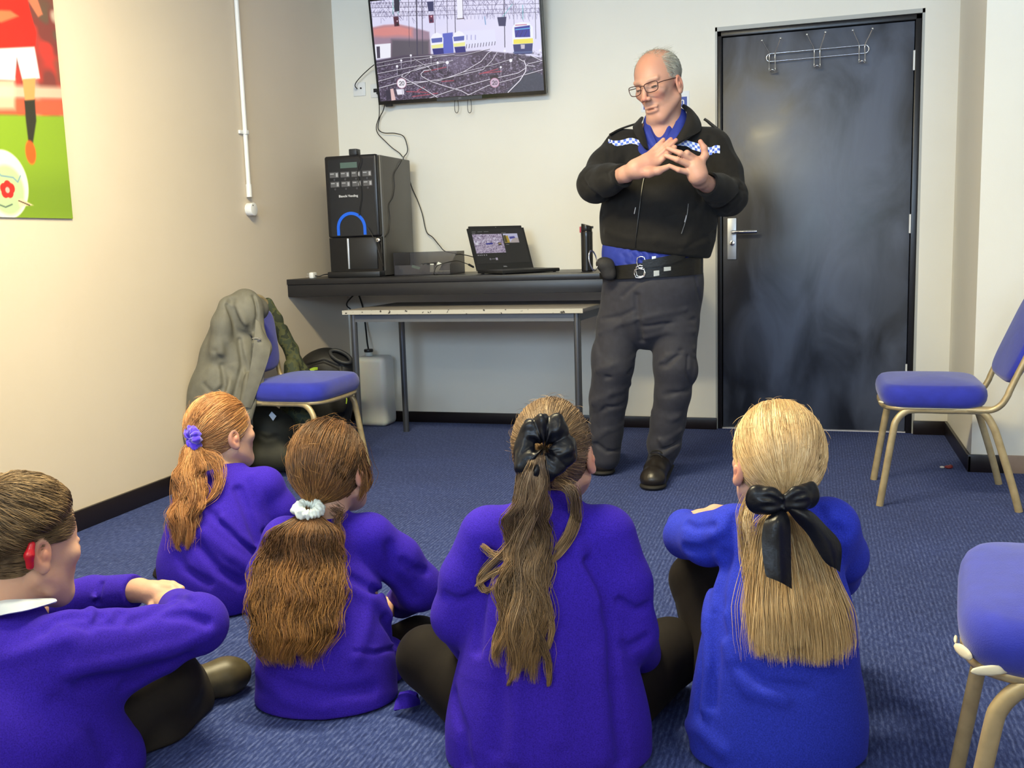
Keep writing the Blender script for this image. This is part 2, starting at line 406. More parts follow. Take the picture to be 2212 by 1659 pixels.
bmobj('door_frame', bm, M_FRAME, d, bevel=.003)
bm = bmesh.new()
for x0, x1, z0, z1 in ((.030, .046, 0, fz-.02), (FW-.054, FW-.038, 0, fz-.02), (.03, FW-.04, fz-.045, fz-.024)): add_box(bm, ((x0+x1)/2, .068, (z0+z1)/2), (x1-x0, .010, z1-z0))
bmobj('door_stop', bm, M_FRAME, d)
lx0, lx1, lz0, lz1 = .036, FW-.043, .010, fz-.030
leaf = box2('door_leaf', (lx0, .022, lz0), (lx1, .062, lz1), door_paint(), d, bevel=.002)
# furniture of the door
def dl(px, py, y=0.02):
    p = onY(px, py, y); return Vector((p[0]-DX0, p[1], p[2]))
hp = dl(1581, 516); 
hd = bpy.data.objects.new('door_handle', None); COL.objects.link(hd); hd.parent = d; hd.location = (hp.x, .022, hp.z)
box('back_plate', (0, -.004, 0), (.046, .008, .212), M_SATIN, hd, bevel=.003)
cyl('handle_boss', (.004, -.008, .036), (.004, -.03, .036), .010, M_SATIN, hd)
tube('lever', [(.004, -.046, .034), (.03, -.05, .034), (.09, -.05, .034), (.128, -.048, .034)], .0085, M_CHROME, hd, smooth_n=4, local=True)
cyl('thumb_turn', (.003, -.008, -.022), (.003, -.026, -.022), .013, M_CHROME, hd, bevel=.002)
for hz in (dl(1981, 130).z, dl(1971, 483).z, dl(1962, 806).z):
    cyl('hinge', (FW-.0415, .017, hz-.046), (FW-.0415, .017, hz+.046), .0065, M_WHITEP, d, n=12)
struct(box2('trim_5', (DX0, -0.002, 0), (DX1, .15, .002), M_CARPET))
struct(box2('trim_6', (DX0+.01, .018, .002), (DX1-.01, .075, .006), mat('threshold_strip', (.8, .78, .8), .35)))
# small chips of paint at the foot of the frame
# ---------------------------------------------------------------- coat rack on the door
r = thing('coat_rack', 'chromed wire coat rack with three double hooks on the black door', 'coat rack', (2.6, 0.022, 1.87))
def rk(px, py, y=-0.004):
    p = onY(px, py, y); return p
top = [rk(1664, 116), rk(1868, 97)]; bot = [rk(1664, 133), rk(1868, 115)]
a0 = (top[0]+bot[0])/2; b0 = (top[1]+bot[1])/2; rr = np.linalg.norm(top[0]-bot[0])/2
ax = (b0-a0)/np.linalg.norm(b0-a0); up = np.array([-ax[2], 0, ax[0]])
loop = []
for k in range(13): t = PI/2 + PI*k/12; loop.append(a0 + rr*(cos(t)*ax + sin(t)*up))
for k in range(13): t = -PI/2 + PI*k/12; loop.append(b0 + rr*(cos(t)*ax + sin(t)*up))
tube('rail', loop, .0024, M_CHROME, r, n=8, closed=True, ref=(0, 1, 0))
for (cx, cy, lx, ly, rx, ry) in ((1668, 125, 1646, 88, 1686, 83), (1765, 116, 1743, 75, 1783, 70), (1862, 106, 1842, 66, 1885, 62)):
    for s, (hx, hy) in ((-1, (lx, ly)), (1, (rx, ry))):
        x = cx + s*6.5
        tip = rk(hx, hy, -.045)
        tube('hook', [rk(x, cy+27, -.012), rk(x, cy+24, -.016), rk(x, cy+8, -.011), rk(x, cy-9, -.010), rk((x*.45+hx*.55), cy-9-(cy-9-hy)*.55, -.03), tip], .0022, M_CHROME, r, n=8, smooth_n=4)
        bm = bmesh.new(); bmesh.ops.create_uvsphere(bm, u_segments=12, v_segments=8, radius=.006); bmesh.ops.translate(bm, verts=bm.verts[:], vec=Vector(tip - np.array(r.location)))
        bmobj('hook_tip', bm, M_CHROME, r, smooth=True)
    tube('lower_hook', [rk(cx-6.5, cy+20, -.010), rk(cx-6.5, cy+29, -.022), rk(cx, cy+25, -.030), rk(cx+6.5, cy+29, -.022), rk(cx+6.5, cy+20, -.010)], .0028, M_CHROME, r, n=8, smooth_n=4)
# ---------------------------------------------------------------- notice behind the man's head
p0 = onY(1452, 229, -.002); p1 = onY(1489, 196, -.002)
t = thing('wall_notice', 'white notice with a blue panel on the wall behind the man', 'sign', (p0[0]-.16, -.0005, p0[2]-.02))
wd = p1[0]-p0[0]+.16; hh = p1[2]-p0[2]+.02
box2('sheet', (0, -.002, 0), (wd, 0, hh), mat('paper_white', (.75, .77, .8), .5), t)
box2('blue_panel', (.012, -.0026, -.0+.012), (wd-.012, -.002, .062), mat('notice_blue', S(45, 70, 160), .5), t)
text('lettering', 'ion', .046, frame((wd-.024, -.0028, .040), (1, 0, 0), (0, 0, 1)), mat('notice_letter_white', (.8, .8, .82), .5), t, align='RIGHT', bold=.0008)
# ================================================================ small painter for flat pictures
class Pic:
    def __init__(s, w_, h, col, tf=None, seed=1):
        s.w = w_; s.h = h; s.a = np.ones((h, w_, 3)) * np.array(col, float); s.tf = tf; s.rs = np.random.RandomState(seed)
        s.yy, s.xx = np.mgrid[0:h, 0:w_].astype(float)
    def T(s, p): return np.array(s.tf(*p) if s.tf else p, float)
    def mix(s, m, col): s.a += m[..., None] * (np.array(col, float) - s.a)
    def line(s, pts, wd, col, al=1.0):
        P = [s.T(p) for p in pts]; m = np.zeros((s.h, s.w))
        for a, b in zip(P[:-1], P[1:]):
            x0 = int(max(0, min(a[0], b[0])-wd-2)); x1 = int(min(s.w, max(a[0], b[0])+wd+3)); y0 = int(max(0, min(a[1], b[1])-wd-2)); y1 = int(min(s.h, max(a[1], b[1])+wd+3))
            if x1 <= x0 or y1 <= y0: continue
            X = s.xx[y0:y1, x0:x1]-a[0]; Y = s.yy[y0:y1, x0:x1]-a[1]; d = b-a; t = np.clip((X*d[0]+Y*d[1])/(d@d+1e-9), 0, 1)
            D = np.hypot(X-t*d[0], Y-t*d[1]); m[y0:y1, x0:x1] = np.maximum(m[y0:y1, x0:x1], np.clip(wd/2+.5-D, 0, 1))
        s.mix(m*al, col)
    def poly(s, pts, col, al=1.0, soft=1.0):
        P = np.array([s.T(p) for p in pts]); ins = np.zeros((s.h, s.w), bool); D = np.full((s.h, s.w), 1e9)
        for a, b in zip(P, np.roll(P, -1, 0)):
            c = ((a[1] > s.yy) != (b[1] > s.yy)) & (s.xx < (b[0]-a[0])*(s.yy-a[1])/((b[1]-a[1]) if abs(b[1]-a[1]) > 1e-9 else 1e-9)+a[0]); ins ^= c
            d = b-a; t = np.clip(((s.xx-a[0])*d[0]+(s.yy-a[1])*d[1])/(d@d+1e-9), 0, 1); D = np.minimum(D, np.hypot(s.xx-a[0]-t*d[0], s.yy-a[1]-t*d[1]))
        sd = np.where(ins, D, -D); s.mix(np.clip(sd/soft+.5, 0, 1)*al, col)
    def disc(s, p, r, col, al=1.0, soft=1.0, ry=None):
        c = s.T(p); ry = ry or r; D = (1-np.hypot((s.xx-c[0])/r, (s.yy-c[1])/ry))*min(r, ry); s.mix(np.clip(D/soft+.5, 0, 1)*al, col)
    def noise(s, nx, ny):
        g = s.rs.rand(ny+2, nx+2); fx = s.xx/s.w*nx; fy = s.yy/s.h*ny; ix = fx.astype(int); iy = fy.astype(int); tx = fx-ix; ty = fy-iy
        tx = tx*tx*(3-2*tx); ty = ty*ty*(3-2*ty)
        return (g[iy, ix]*(1-tx)+g[iy, ix+1]*tx)*(1-ty)+(g[iy+1, ix]*(1-tx)+g[iy+1, ix+1]*tx)*ty
    def out(s): return srgb(np.clip(s.a, 0, 255))

# ================================================================ television
TVY = -0.075
tb0 = onY(818, 227, TVY); tb1 = onY(1180, 203, TVY)
tux = (tb1-tb0)/np.linalg.norm(tb1-tb0); TW = np.linalg.norm(tb1-tb0)
til = math.radians(9.0)
tuy = np.array([0, -sin(til), cos(til)]); tuy -= tux*(tuy@tux); tuy /= np.linalg.norm(tuy); tn = np.cross(tux, tuy)   # outward normal (towards the room)
TH = TW*0.572
tv = thing('television', 'black flat television showing railway tracks, mounted on the back wall', 'television', tuple(tb0 + tux*TW/2 + tuy*TH/2 - tn*.03))
def tvp(u, v, o=0.0): return tb0 + tux*u + tuy*v + tn*o
def tvbox(name, u0, u1, v0, v1, o0, o1, m, par, bevel=0.0):
    bm = bmesh.new(); vs = add_box(bm, ((u0+u1)/2, (v0+v1)/2, (o0+o1)/2), (u1-u0, v1-v0, abs(o1-o0)))
    M = Matrix(((tux[0], tuy[0], tn[0], tb0[0]), (tux[1], tuy[1], tn[1], tb0[1]), (tux[2], tuy[2], tn[2], tb0[2]), (0, 0, 0, 1)))
    if bevel:
        es = bm.edges[:]; bmesh.ops.bevel(bm, geom=es, offset=bevel, segments=2, affect='EDGES')
    bmesh.ops.transform(bm, matrix=parent_world(par).inverted() @ M, verts=bm.verts[:])
    return bmobj(name, bm, m, par)
tvbox('casing', 0.002, TW-.002, .002, TH-.002, -.012, -.045, M_BLKP, tv, .004)
tvbox('rear_housing', .12, TW-.12, .03, TH-.08, -.045, -.068, M_BLKP, tv, .006)
bz = .013
for (u0, u1, v0, v1) in ((0, TW, 0, .019), (0, TW, TH-bz, TH), (0, bz-.002, .019, TH-bz), (TW-bz+.002, TW, .019, TH-bz)):
    pass
bm = bmesh.new()
for (u0, u1, v0, v1) in ((0, TW, 0, .019), (0, TW, TH-bz, TH), (0, bz-.002, .0185, TH-bz+.0005), (TW-bz+.002, TW, .0185, TH-bz+.0005)):
    add_box(bm, ((u0+u1)/2, (v0+v1)/2, -.006), (u1-u0, v1-v0, .012))
Mtv = Matrix(((tux[0], tuy[0], tn[0], tb0[0]), (tux[1], tuy[1], tn[1], tb0[1]), (tux[2], tuy[2], tn[2], tb0[2]), (0, 0, 0, 1)))
bmesh.ops.transform(bm, matrix=parent_world(tv).inverted() @ Mtv, verts=bm.verts[:]); bmobj('bezel', bm, M_GLOSSBLK, tv)
tvbox('chin_bar', TW*.36, TW*.63, -.002, .016, -.004, .001, mat('chin_grey', (.05, .055, .065), .3), tv)
PW, PH = TW-2*bz+.004, TH-bz-.019
def tvuv(cx, cy):              # crop coordinates of the photograph's screen -> picture cell
    px, py = 800 + cx/5.53, cy/5.53
    d = ray(px, py); t = ((tb0-CAM)@tn)/(d@tn); P = CAM+d*t-tb0
    u = (P@tux-bz+.002)/PW; v = (P@tuy-.019)/PH
    return (u*560, (1-v)*320)
pc = Pic(560, 320, (226, 222, 246), tvuv, 3)
# sky and far trees
pc.mix(pc.noise(12, 8)*.25, (200, 205, 250))
pc.poly([(20, 330), (160, 300), (330, 290), (520, 330), (700, 380), (720, 660), (20, 700)], (150, 120, 140), .9, 6)
pc.poly([(20, 340), (160, 310), (330, 300), (500, 340), (500, 440), (330, 430), (160, 440), (30, 430)], (235, 140, 130), .75, 14)
pc.poly([(250, 470), (700, 480), (700, 660), (240, 700)], (78, 74, 86), .85, 12)
pc.poly([(50, 530), (240, 515), (240, 690), (60, 700)], (238, 238, 250)); pc.poly([(70, 555), (110, 552), (115, 690), (78, 695)], (70, 62, 84))
# ground
pc.poly([(0, 730), (400, 660), (900, 640), (1300, 600), (1700, 640), (2100, 700), (2100, 1250), (0, 1300)], (74, 62, 84), 1, 5)
g = pc.noise(150, 110); gm = (pc.yy > pc.tf(0, 800)[1]-12).astype(float)
pc.mix(np.clip((g-.55)*2.2, 0, .55)*gm, (170, 160, 190)); pc.mix(np.clip((pc.noise(90, 60)-.6)*2, 0, .6)*gm, (30, 24, 40))
for q in ([(620, 860), (900, 800)], [(1300, 880), (1520, 820)], [(1350, 870), (1560, 850)], [(430, 1090), (700, 1100)], [(850, 970), (990, 960)], [(500, 1150), (800, 1110)], [(640, 1040), (560, 1080)]): pc.line(q, 3.0, (190, 70, 90), .75)
pc.poly([(760, 620), (1180, 620), (1200, 800), (980, 870), (860, 760)], (150, 140, 175), .35, 20)
pc.poly([(1600, 1100), (1900, 830), (2080, 900), (2090, 1110)], (62, 66, 84), .9, 6)
# gantries
D1 = (60, 52, 80)
for y0, y1, al in ((20, 5, .8), (75, 60, .8), (130, 118, .6), (180, 165, .8), (-40, -60, .8), (-110, -130, .7), (-200, -220, .8), (-320, -330, .7)):
    pc.line([(0, y0+20), (760, y0), (2050, y1-20)], 1.3, D1, al)
rs = pc.rs
for i in range(900):
    x = rs.rand()*2050; y = -380+rs.rand()*600*(1 if x < 760 else .95); L_ = 25+rs.rand()*45; a = rs.choice([.9, -.9, 1.57, 1.2, -1.2])
    pc.line([(x, y), (x+L_*cos(a), y+L_*sin(a))], 1.0, (78, 70, 112), .75)
for x in range(0, 760, 38): pc.line([(x, 30), (x+19, 95), (x+38, 30)], 1.0, D1, .8); pc.line([(x, 130), (x+19, 190), (x+38, 130)], .9, D1, .7)
for x in range(760, 2050, 46): pc.line([(x, 90), (x+23, 230), (x+46, 90)], .8, (110, 105, 150), .7)
for x, w_, y1 in ((545, 4.2, 660), (610, 2.5, 640), (450, 1.4, 560), (760, 1.4, 400), (905, 1.4, 390), (1000, 2.4, 400), (1590, 2.6, 560), (1700, 1.0, 300), (1960, 1.6, 460)): pc.line([(x, -100), (x+12, y1)], w_, (66, 60, 84))
for x in (262, 322): pc.line([(x, -300), (x+6, 170)], 1.6, (110, 200, 190))
pc.line([(270, 110), (350, 0)], 1.6, (110, 200, 190)); pc.line([(1560, 220), (1690, 50)], 1.6, (110, 190, 200)); pc.line([(1815, 60), (1818, 230)], 2.0, (90, 180, 190)); pc.line([(1360, 200), (1372, 290)], 3, (90, 140, 190), .8)
pc.poly([(275, -60), (340, -60), (345, 130), (285, 140)], (40, 40, 60)); pc.poly([(270, 200), (330, 195), (345, 310), (285, 315)], (80, 30, 52)); pc.disc((320, 290), 3.5, (20, 10, 20)); pc.disc((318, 250), 2, (250, 220, 240))
pc.poly([(672, 20), (750, 15), (752, 130), (690, 135)], (44, 44, 92)); pc.poly([(690, 180), (750, 175), (755, 270), (700, 275)], (96, 30, 70)); pc.disc((724, 196), 2.4, (255, 180, 190)); pc.disc((722, 245), 3.5, (30, 20, 60))
pc.poly([(1025, -100), (1090, -100), (1100, 215), (1035, 220)], (238, 238, 252)); pc.line([(1030, 225), (1110, 220)], 2.5, (70, 50, 60)); pc.line([(1095, -100), (1105, 215)], 1.6, (80, 70, 90))
pc.poly([(1510, 205), (1620, 200), (1610, 310), (1530, 310)], (46, 44, 90))
# trains
pc.poly([(860, 400), (980, 385), (990, 630), (860, 640)], (70, 84, 190), .9, 2); pc.poly([(1110, 370), (1480, 350), (1500, 520), (1130, 560)], (226, 226, 250), 1, 3)
for x in (1150, 1200, 1250): pc.line([(x, 420), (x, 470)], 3, (150, 150, 205), .8)
for x in range(1140, 1500, 34): pc.line([(x, 575-(x-1140)*.12), (x+6, 530-(x-1140)*.1)], 2, (60, 52, 76), .9)
for x0, x1, y0 in ((712, 868, 400), (975, 1130, 380)):
    pc.poly([(x0, y0+60), (x0+30, y0+10), ((x0+x1)/2, y0-14), (x1-30, y0+6), (x1, y0+50), (x1, y0+170), (x0+15, y0+180)], (240, 240, 252)); pc.poly([(x0+12, y0+60), (x1-12, y0+46), (x1-14, y0+100), (x0+20, y0+112)], (84, 96, 176))
    pc.poly([(x0+10, y0+140), (x1-2, y0+120), (x1-4, y0+165), (x0+20, y0+178)], (236, 234, 150)); pc.poly([(x0+24, y0+180), (x1-2, y0+170), (x1+6, y0+240), (x0+40, y0+250)], (28, 28, 120))
pc.poly([(1690, 330), (1720, 280), (1800, 262), (1890, 270), (1935, 320), (1945, 510), (1690, 525)], (238, 240, 250)); pc.poly([(1715, 325), (1900, 300), (1905, 440), (1725, 445)], (40, 40, 150)); pc.line([(1730, 352), (1900, 335)], 3.4, (90, 170, 220)); pc.line([(1730, 300), (1860, 292)], 2.5, (190, 90, 130))
for x in (1750, 1800, 1850): pc.line([(x-20, 440), (x+15, 365)], 1.2, (20, 20, 70))
pc.poly([(1705, 470), (1935, 455), (1940, 512), (1705, 525)], (240, 226, 90)); pc.poly([(1700, 530), (1935, 515), (1925, 640), (1715, 645)], (44, 48, 110)); pc.poly([(1790, 530), (1840, 530), (1838, 580), (1795, 582)], (200, 190, 205)); pc.line([(1710, 625), (1925, 618)], 4, (84, 100, 150))
# rails
Rr = (238, 232, 246)
for q, wd in (([(40, 760), (400, 690), (760, 660), (1100, 660), (1420, 580)], 1.2), ([(60, 800), (420, 735), (760, 680), (1000, 650)], 1.3), ([(70, 880), (480, 800), (700, 760), (880, 730)], 1.6), ([(90, 970), (370, 890), (620, 800), (980, 720)], 1.7),
    ([(100, 1050), (320, 990), (820, 960), (1100, 860), (1320, 730), (1400, 630), (1440, 610)], 2.0), ([(330, 1030), (900, 930), (1340, 830), (1450, 720), (1510, 620)], 1.7), ([(700, 1170), (1040, 1050), (1400, 950), (1760, 870), (1850, 810), (1840, 740), (1770, 700)], 2.0),
    ([(1130, 1150), (1400, 1020), (1700, 940), (1840, 890), (2050, 830)], 1.8), ([(1640, 1100), (1780, 960), (1850, 850), (1855, 790), (1830, 720)], 3.0), ([(370, 910), (390, 880), (560, 830), (700, 790)], 1.8), ([(370, 910), (470, 970), (640, 1060), (810, 1170)], 2.2),
    ([(720, 830), (640, 840), (600, 880), (610, 910), (720, 970), (900, 1030), (1080, 1080), (1170, 1130)], 2.2), ([(520, 700), (700, 810), (720, 840)], 1.3), ([(1100, 860), (1500, 760), (1700, 700)], 1.4), ([(1910, 660), (2040, 720)], 2.0), ([(2050, 720), (1880, 760), (1860, 780), (1960, 790)], 1.7), ([(400, 920), (480, 850), (600, 790)], 1.3)):
    pc.line([(x, y+5) for x, y in q], wd+1.2, (26, 20, 34), .8); pc.line(q, wd, Rr)
for x, y, r in ((915, 745, 5.5), (1672, 720, 5.2), (1600, 605, 4), (365, 720, 3.6), (480, 660, 3.6), (720, 680, 3.6), (2020, 600, 3.6), (316, 790, 4.2), (800, 745, 4), (1553, 800, 3.6)): pc.line([(x, y), (x+3, y+100)], 1.2, (210, 205, 225)); pc.disc((x, y), r, (242, 240, 250))
pc.poly([(305, 1065), (395, 1060), (400, 1125), (320, 1128)], (236, 232, 246)); pc.poly([(235, 1060), (270, 1055), (300, 1190), (250, 1200)], (226, 190, 190)); pc.poly([(180, 1080), (235, 1070), (245, 1180), (190, 1190)], (52, 46, 66))
pc.poly([(1425, 900), (1520, 890), (1520, 990), (1430, 990)], (40, 32, 42), .9, 3)
def sign20(x, y, r, bg, f):
    pc.line([(x+5, y), (x+12, y+150)], 1.6, (160, 155, 175)); pc.disc((x, y), r+1.4, (190, 120, 150)); pc.disc((x, y), r, bg)
    pc.line([(x-27, y-12), (x-20, y-22), (x-8, y-22), (x-4, y-12), (x-8, y+2), (x-26, y+22), (x-2, y+22)], 1.7, (30, 26, 40))
    n = 14; pc.line([(x+17+12*cos(2*PI*k/n), y+22*sin(2*PI*k/n)) for k in range(n+1)], 1.7, (30, 26, 40))
sign20(370, 992, 15.5, (240, 236, 246), 1); sign20(1480, 985, 14, (205, 180, 205), 1)
M_SCREEN = emit('television_screen', (1, 1, 1), 1.08, attr='col')
img = pc.out()
picture('screen', tvp(bz-.002, .019, -.003), tux, tuy, PW, PH, img, M_SCREEN, tv)
text('maker_mark', 'JVC', .011, parent_world(tv).inverted() @ frame(tvp(TW*.5, .008, .0016), tux, tuy), mat('mark_grey', (.35, .36, .4), .4), tv)
# wall bracket behind (reaches the wall) and pull cords hanging from it
tvbox('wall_bracket', TW*.36, TW*.64, TH*.35, TH*.75, -.068, -.088, M_BLKP, tv)
bx = tvp(TW*.5, TH*.5, -.08); box2('bracket_arm', (-.10, -bx[1]*0-.0+ (bx[1]-tv.location[1]), -.12), (.10, -tv.location[1], .12), M_BLKP, tv)
for px in (986, 1014):
    a = onY(px-3, 205, -.05); 
    tube('pull_cord', [onY(px-3, 205, -.05), onY(px-4, 228, -.05), onY(px-3, 240, -.05), onY(px+.5, 244, -.05), onY(px+4, 240, -.05), onY(px+4.5, 228, -.05), onY(px+1, 205, -.05)], .0016, M_CABLE, tv, n=6, smooth_n=4)
tvbox('side_knob', -.014, .002, .055, .085, -.012, -.04, M_BLKP, tv, .004)
tvbox('bottom_sensor', .035, .075, -.012, .002, -.005, -.03, M_BLKP, tv, .003)

# ================================================================ wall sockets and conduit
def plate(px, py, label, w_=.075, h=.075):
    p = onY(px, py, 0)
    t = thing('wall_socket', label, 'socket', (p[0], 0, p[2]))
    box('face_plate', (0, -.004, 0), (w_, .008, h), M_WHITEP, t, bevel=.002); return t
t = plate(777, 193, 'white aerial socket plate with a lead plugged in, left of the television')
cyl('outlet', (.012, -.012, .004), (.012, -.008, .004), .005, M_BLKP, t); cyl('aerial_plug', (-.016, -.028, .002), (-.016, -.008, .002), .0065, M_SATIN, t)
t = plate(812, 196, 'white socket plate mostly hidden by the left edge of the television', .06); box('outlet', (0, -.0095, 0), (.02, .003, .02), M_BLKP, t)
tag(tube('aerial_lead', [onY(772, 192, -.026), onY(767, 186, -.04), onY(770, 177, -.045), onY(782, 163, -.05), onY(797, 149, -.06), onY(808, 140, -.08)], .0026, M_CABLE, n=8, smooth_n=5), 'brown aerial lead running from the wall plate into the television', 'cable')
cn = thing('cable_conduit', 'white plastic conduit pipe running down the left wall to a round box', 'conduit', (0, -.985, 1.23))
cz = onX(540, 437, .014); ct = onX(508, -30, .014)
cy_ = cz[1]
tube('pipe', [(.013, cy_, cz[2]+.03), (.013, cy_, 2.6)], .0105, M_WHITEP, cn, n=16)
tube('coupling', [(.013, cy_, cz[2]+.025), (.013, cy_, cz[2]+.085)], .0135, M_WHITEP, cn, n=16)
jb = onX(541, 452, .02)
bm = bmesh.new(); add_cyl(bm, (0, cy_, jb[2]), (.036, cy_, jb[2]), .031, 32); bmesh.ops.translate(bm, verts=bm.verts[:], vec=-Vector(cn.location)); bmobj('junction_box', bm, M_WHITEP, cn, bevel=.003)
bm = bmesh.new(); add_cyl(bm, (.036, cy_-.012, jb[2]+.018), (.0375, cy_-.012, jb[2]+.018), .003, 12); bmesh.ops.translate(bm, verts=bm.verts[:], vec=-Vector(cn.location)); bmobj('screw', bm, M_BLKP, cn)
cl = onX(530, 286, .014); bm = bmesh.new(); add_box(bm, (.014, cy_, cl[2]), (.028, .027, .02)); add_box(bm, (.006, cy_-.026, cl[2]), (.012, .03, .018)); bmesh.ops.translate(bm, verts=bm.verts[:], vec=-Vector(cn.location)); bmobj('clip', bm, M_WHITEP, cn, bevel=.003)

# ================================================================ football poster on the left wall
PY0, PY1, PZ0, PZ1 = -3.15, -2.199, 1.150, 2.45
def pstuv(px, py):
    q = onX(px, py, .004); return ((q[1]-PY0)/(PY1-PY0)*400, (1-(q[2]-PZ0)/(PZ1-PZ0))*520)
po = Pic(400, 520, (120, 60, 56), pstuv, 9)
n1 = po.noise(18, 24); po.mix(np.clip((n1-.45)*3, 0, 1)*.8, (208, 58, 50)); po.mix(np.clip((po.noise(14, 20)-.62)*4, 0, 1)*.8, (200, 190, 175)); po.mix(np.clip((po.noise(20, 26)-.6)*4, 0, 1)*.7, (90, 86, 70))
po.poly([(-300, 170), (150, 188), (160, 215), (-300, 205)], (206, 176, 158), 1, 8)
po.poly([(-300, 205), (160, 215), (160, 250), (-300, 240)], (222, 92, 66), 1, 8)
po.poly([(-400, 238), (170, 250), (180, 480), (-400, 480)], (132, 164, 44), 1, 5)
po.poly([(-400, 380), (170, 380), (180, 480), (-400, 480)], (116, 146, 44), .7, 40)
po.poly([(-8, 170), (30, 170), (30, 235), (-8, 235)], (205, 205, 180), .8, 8)
po.poly([(-30, -60), (45, -60), (62, 20), (76, 70), (74, 104), (40, 110), (-60, 108)], (222, 42, 32), 1, 3); po.poly([(-30, 20), (20, 22), (38, 34), (0, 48), (-30, 40)], (222, 120, 80), .9, 4)
po.poly([(58, 0), (76, -10), (90, 30), (80, 36)], (214, 120, 90), .9, 3)
po.poly([(-10, 104), (72, 100), (84, 168), (46, 172), (34, 124), (30, 172), (-8, 170)], (228, 226, 236), 1, 3)
po.poly([(46, 170), (74, 168), (72, 218), (52, 218)], (222, 150, 92), 1, 3); po.poly([(50, 216), (73, 214), (76, 260), (68, 312), (60, 312), (54, 262)], (52, 50, 40), 1, 3)
po.disc((64, 328), 10, (240, 96, 38), 1, 3, 16)
po.poly([(-5, 325), (4, 330), (4, 348), (-5, 350)], (40, 30, 160))
po.disc((8, 397), 44, (214, 222, 214), 1, 2, 46); po.disc((14, 409), 31, (168, 196, 140), .8, 5, 33)
po.line([(-10, 365), (0, 378), (26, 382), (36, 392), (42, 378)], 2, (120, 150, 170)); po.line([(-10, 438), (10, 446), (24, 440)], 2, (90, 110, 100))
for k in range(5): po.disc((14+8*cos(2*PI*k/5-1.57), 408+8.5*sin(2*PI*k/5-1.57)), 7, (214, 48, 44))
po.disc((14, 409), 4, (230, 170, 160)); po.poly([(36, 430), (44, 428), (70, 442), (40, 444)], (226, 206, 170), 1, 2); po.line([(38, 432), (62, 442)], 1.6, (60, 40, 40))
ps = thing('poster', 'large football poster with a player and a ball on the left wall', 'poster', (.005, PY1, PZ0))
box2('backing', (-.003, PY0-PY1, 0), (.0008, 0, PZ1-PZ0), M_WHITEP, ps)
picture('print', (.0066, PY0, PZ0), (0, 1, 0), (0, 0, 1), PY1-PY0, PZ1-PZ0, po.out(), mat('poster_print', (1, 1, 1), .35, attr='col'), ps)

# ================================================================ counter shelf
CT = .862
def shelf_mat():
    m, nt, b = newmat('black_painted_shelf'); b.inputs['Base Color'].default_value = (.013, .013, .015, 1); b.inputs['Roughness'].default_value = .28
    return m
M_SHELF = mat('black_painted_shelf', (.015, .015, .018), .36, var=.10, vscale=14, bump=.05, bscale=50)
ct = thing('wall_counter', 'long black painted counter shelf fixed along the back wall', 'counter', (0.0, -.34, CT-.09))
box2('worktop', (.001, -.345, .062), (1.98, .339, .09), M_SHELF, ct, bevel=.003)
box2('fascia', (.001, -.338, -.0), (1.97, -.318, .0615), M_SHELF, ct, bevel=.002)
box2('bracket', (.001, -.317, .02), (.03, .33, .0615), M_SHELF, ct); box2('bracket', (1.94, -.317, .02), (1.97, .33, .0615), M_SHELF, ct)

# ================================================================ table under the counter
tb = thing('folding_table', 'grey school table with chipped cream edge pushed under the counter', 'table', (.464, -.294, 0), math.radians(-2))
def tablemat():
    m, nt, b = newmat('worn_laminate_edge'); L = nt.links.new
    tc = nt.nodes.new('ShaderNodeTexCoord'); n = nt.nodes.new('ShaderNodeTexNoise'); n.inputs['Scale'].default_value = 45; n.inputs['Detail'].default_value = 5; L(tc.outputs['Object'], n.inputs['Vector'])
    cr = nt.nodes.new('ShaderNodeValToRGB'); e = cr.color_ramp.elements; e[0].position = .61; e[0].color = (.46, .44, .38, 1); e[1].position = .64; e[1].color = (.03, .025, .02, 1)
    L(n.outputs['Fac'], cr.inputs['Fac']); L(cr.outputs['Color'], b.inputs['Base Color']); b.inputs['Roughness'].default_value = .6; return m
box2('table_top', (-.04, -.575, .692), (1.175, .035, .711), mat('grey_laminate', (.27, .25, .23), .32, var=.06), tb, bevel=.003)
box2('edge_band', (-.0405, -.579, .691), (1.1755, -.5745, .7112), tablemat(), tb)
bm = bmesh.new()
for a, b_ in (((-.012, -.55, .652), (1.15, -.53, .691)), ((-.012, -.01, .652), (1.15, .01, .691)), ((-.012, -.53, .652), (.008, -.01, .691)), ((1.13, -.53, .652), (1.15, -.01, .691))):
    add_box(bm, [(a[i]+b_[i])/2 for i in range(3)], [b_[i]-a[i] for i in range(3)])
M_TFR = mat('grey_metal_frame', (.13, .14, .16), .4, .3)
bmobj('table_frame', bm, M_TFR, tb)
for x, y in ((0, 0), (0, -.54), (1.138, -.54), (1.138, 0)):
    cyl('leg', (x, y, 0), (x, y, .691), .0165, M_STEELTUBE, tb, n=20)

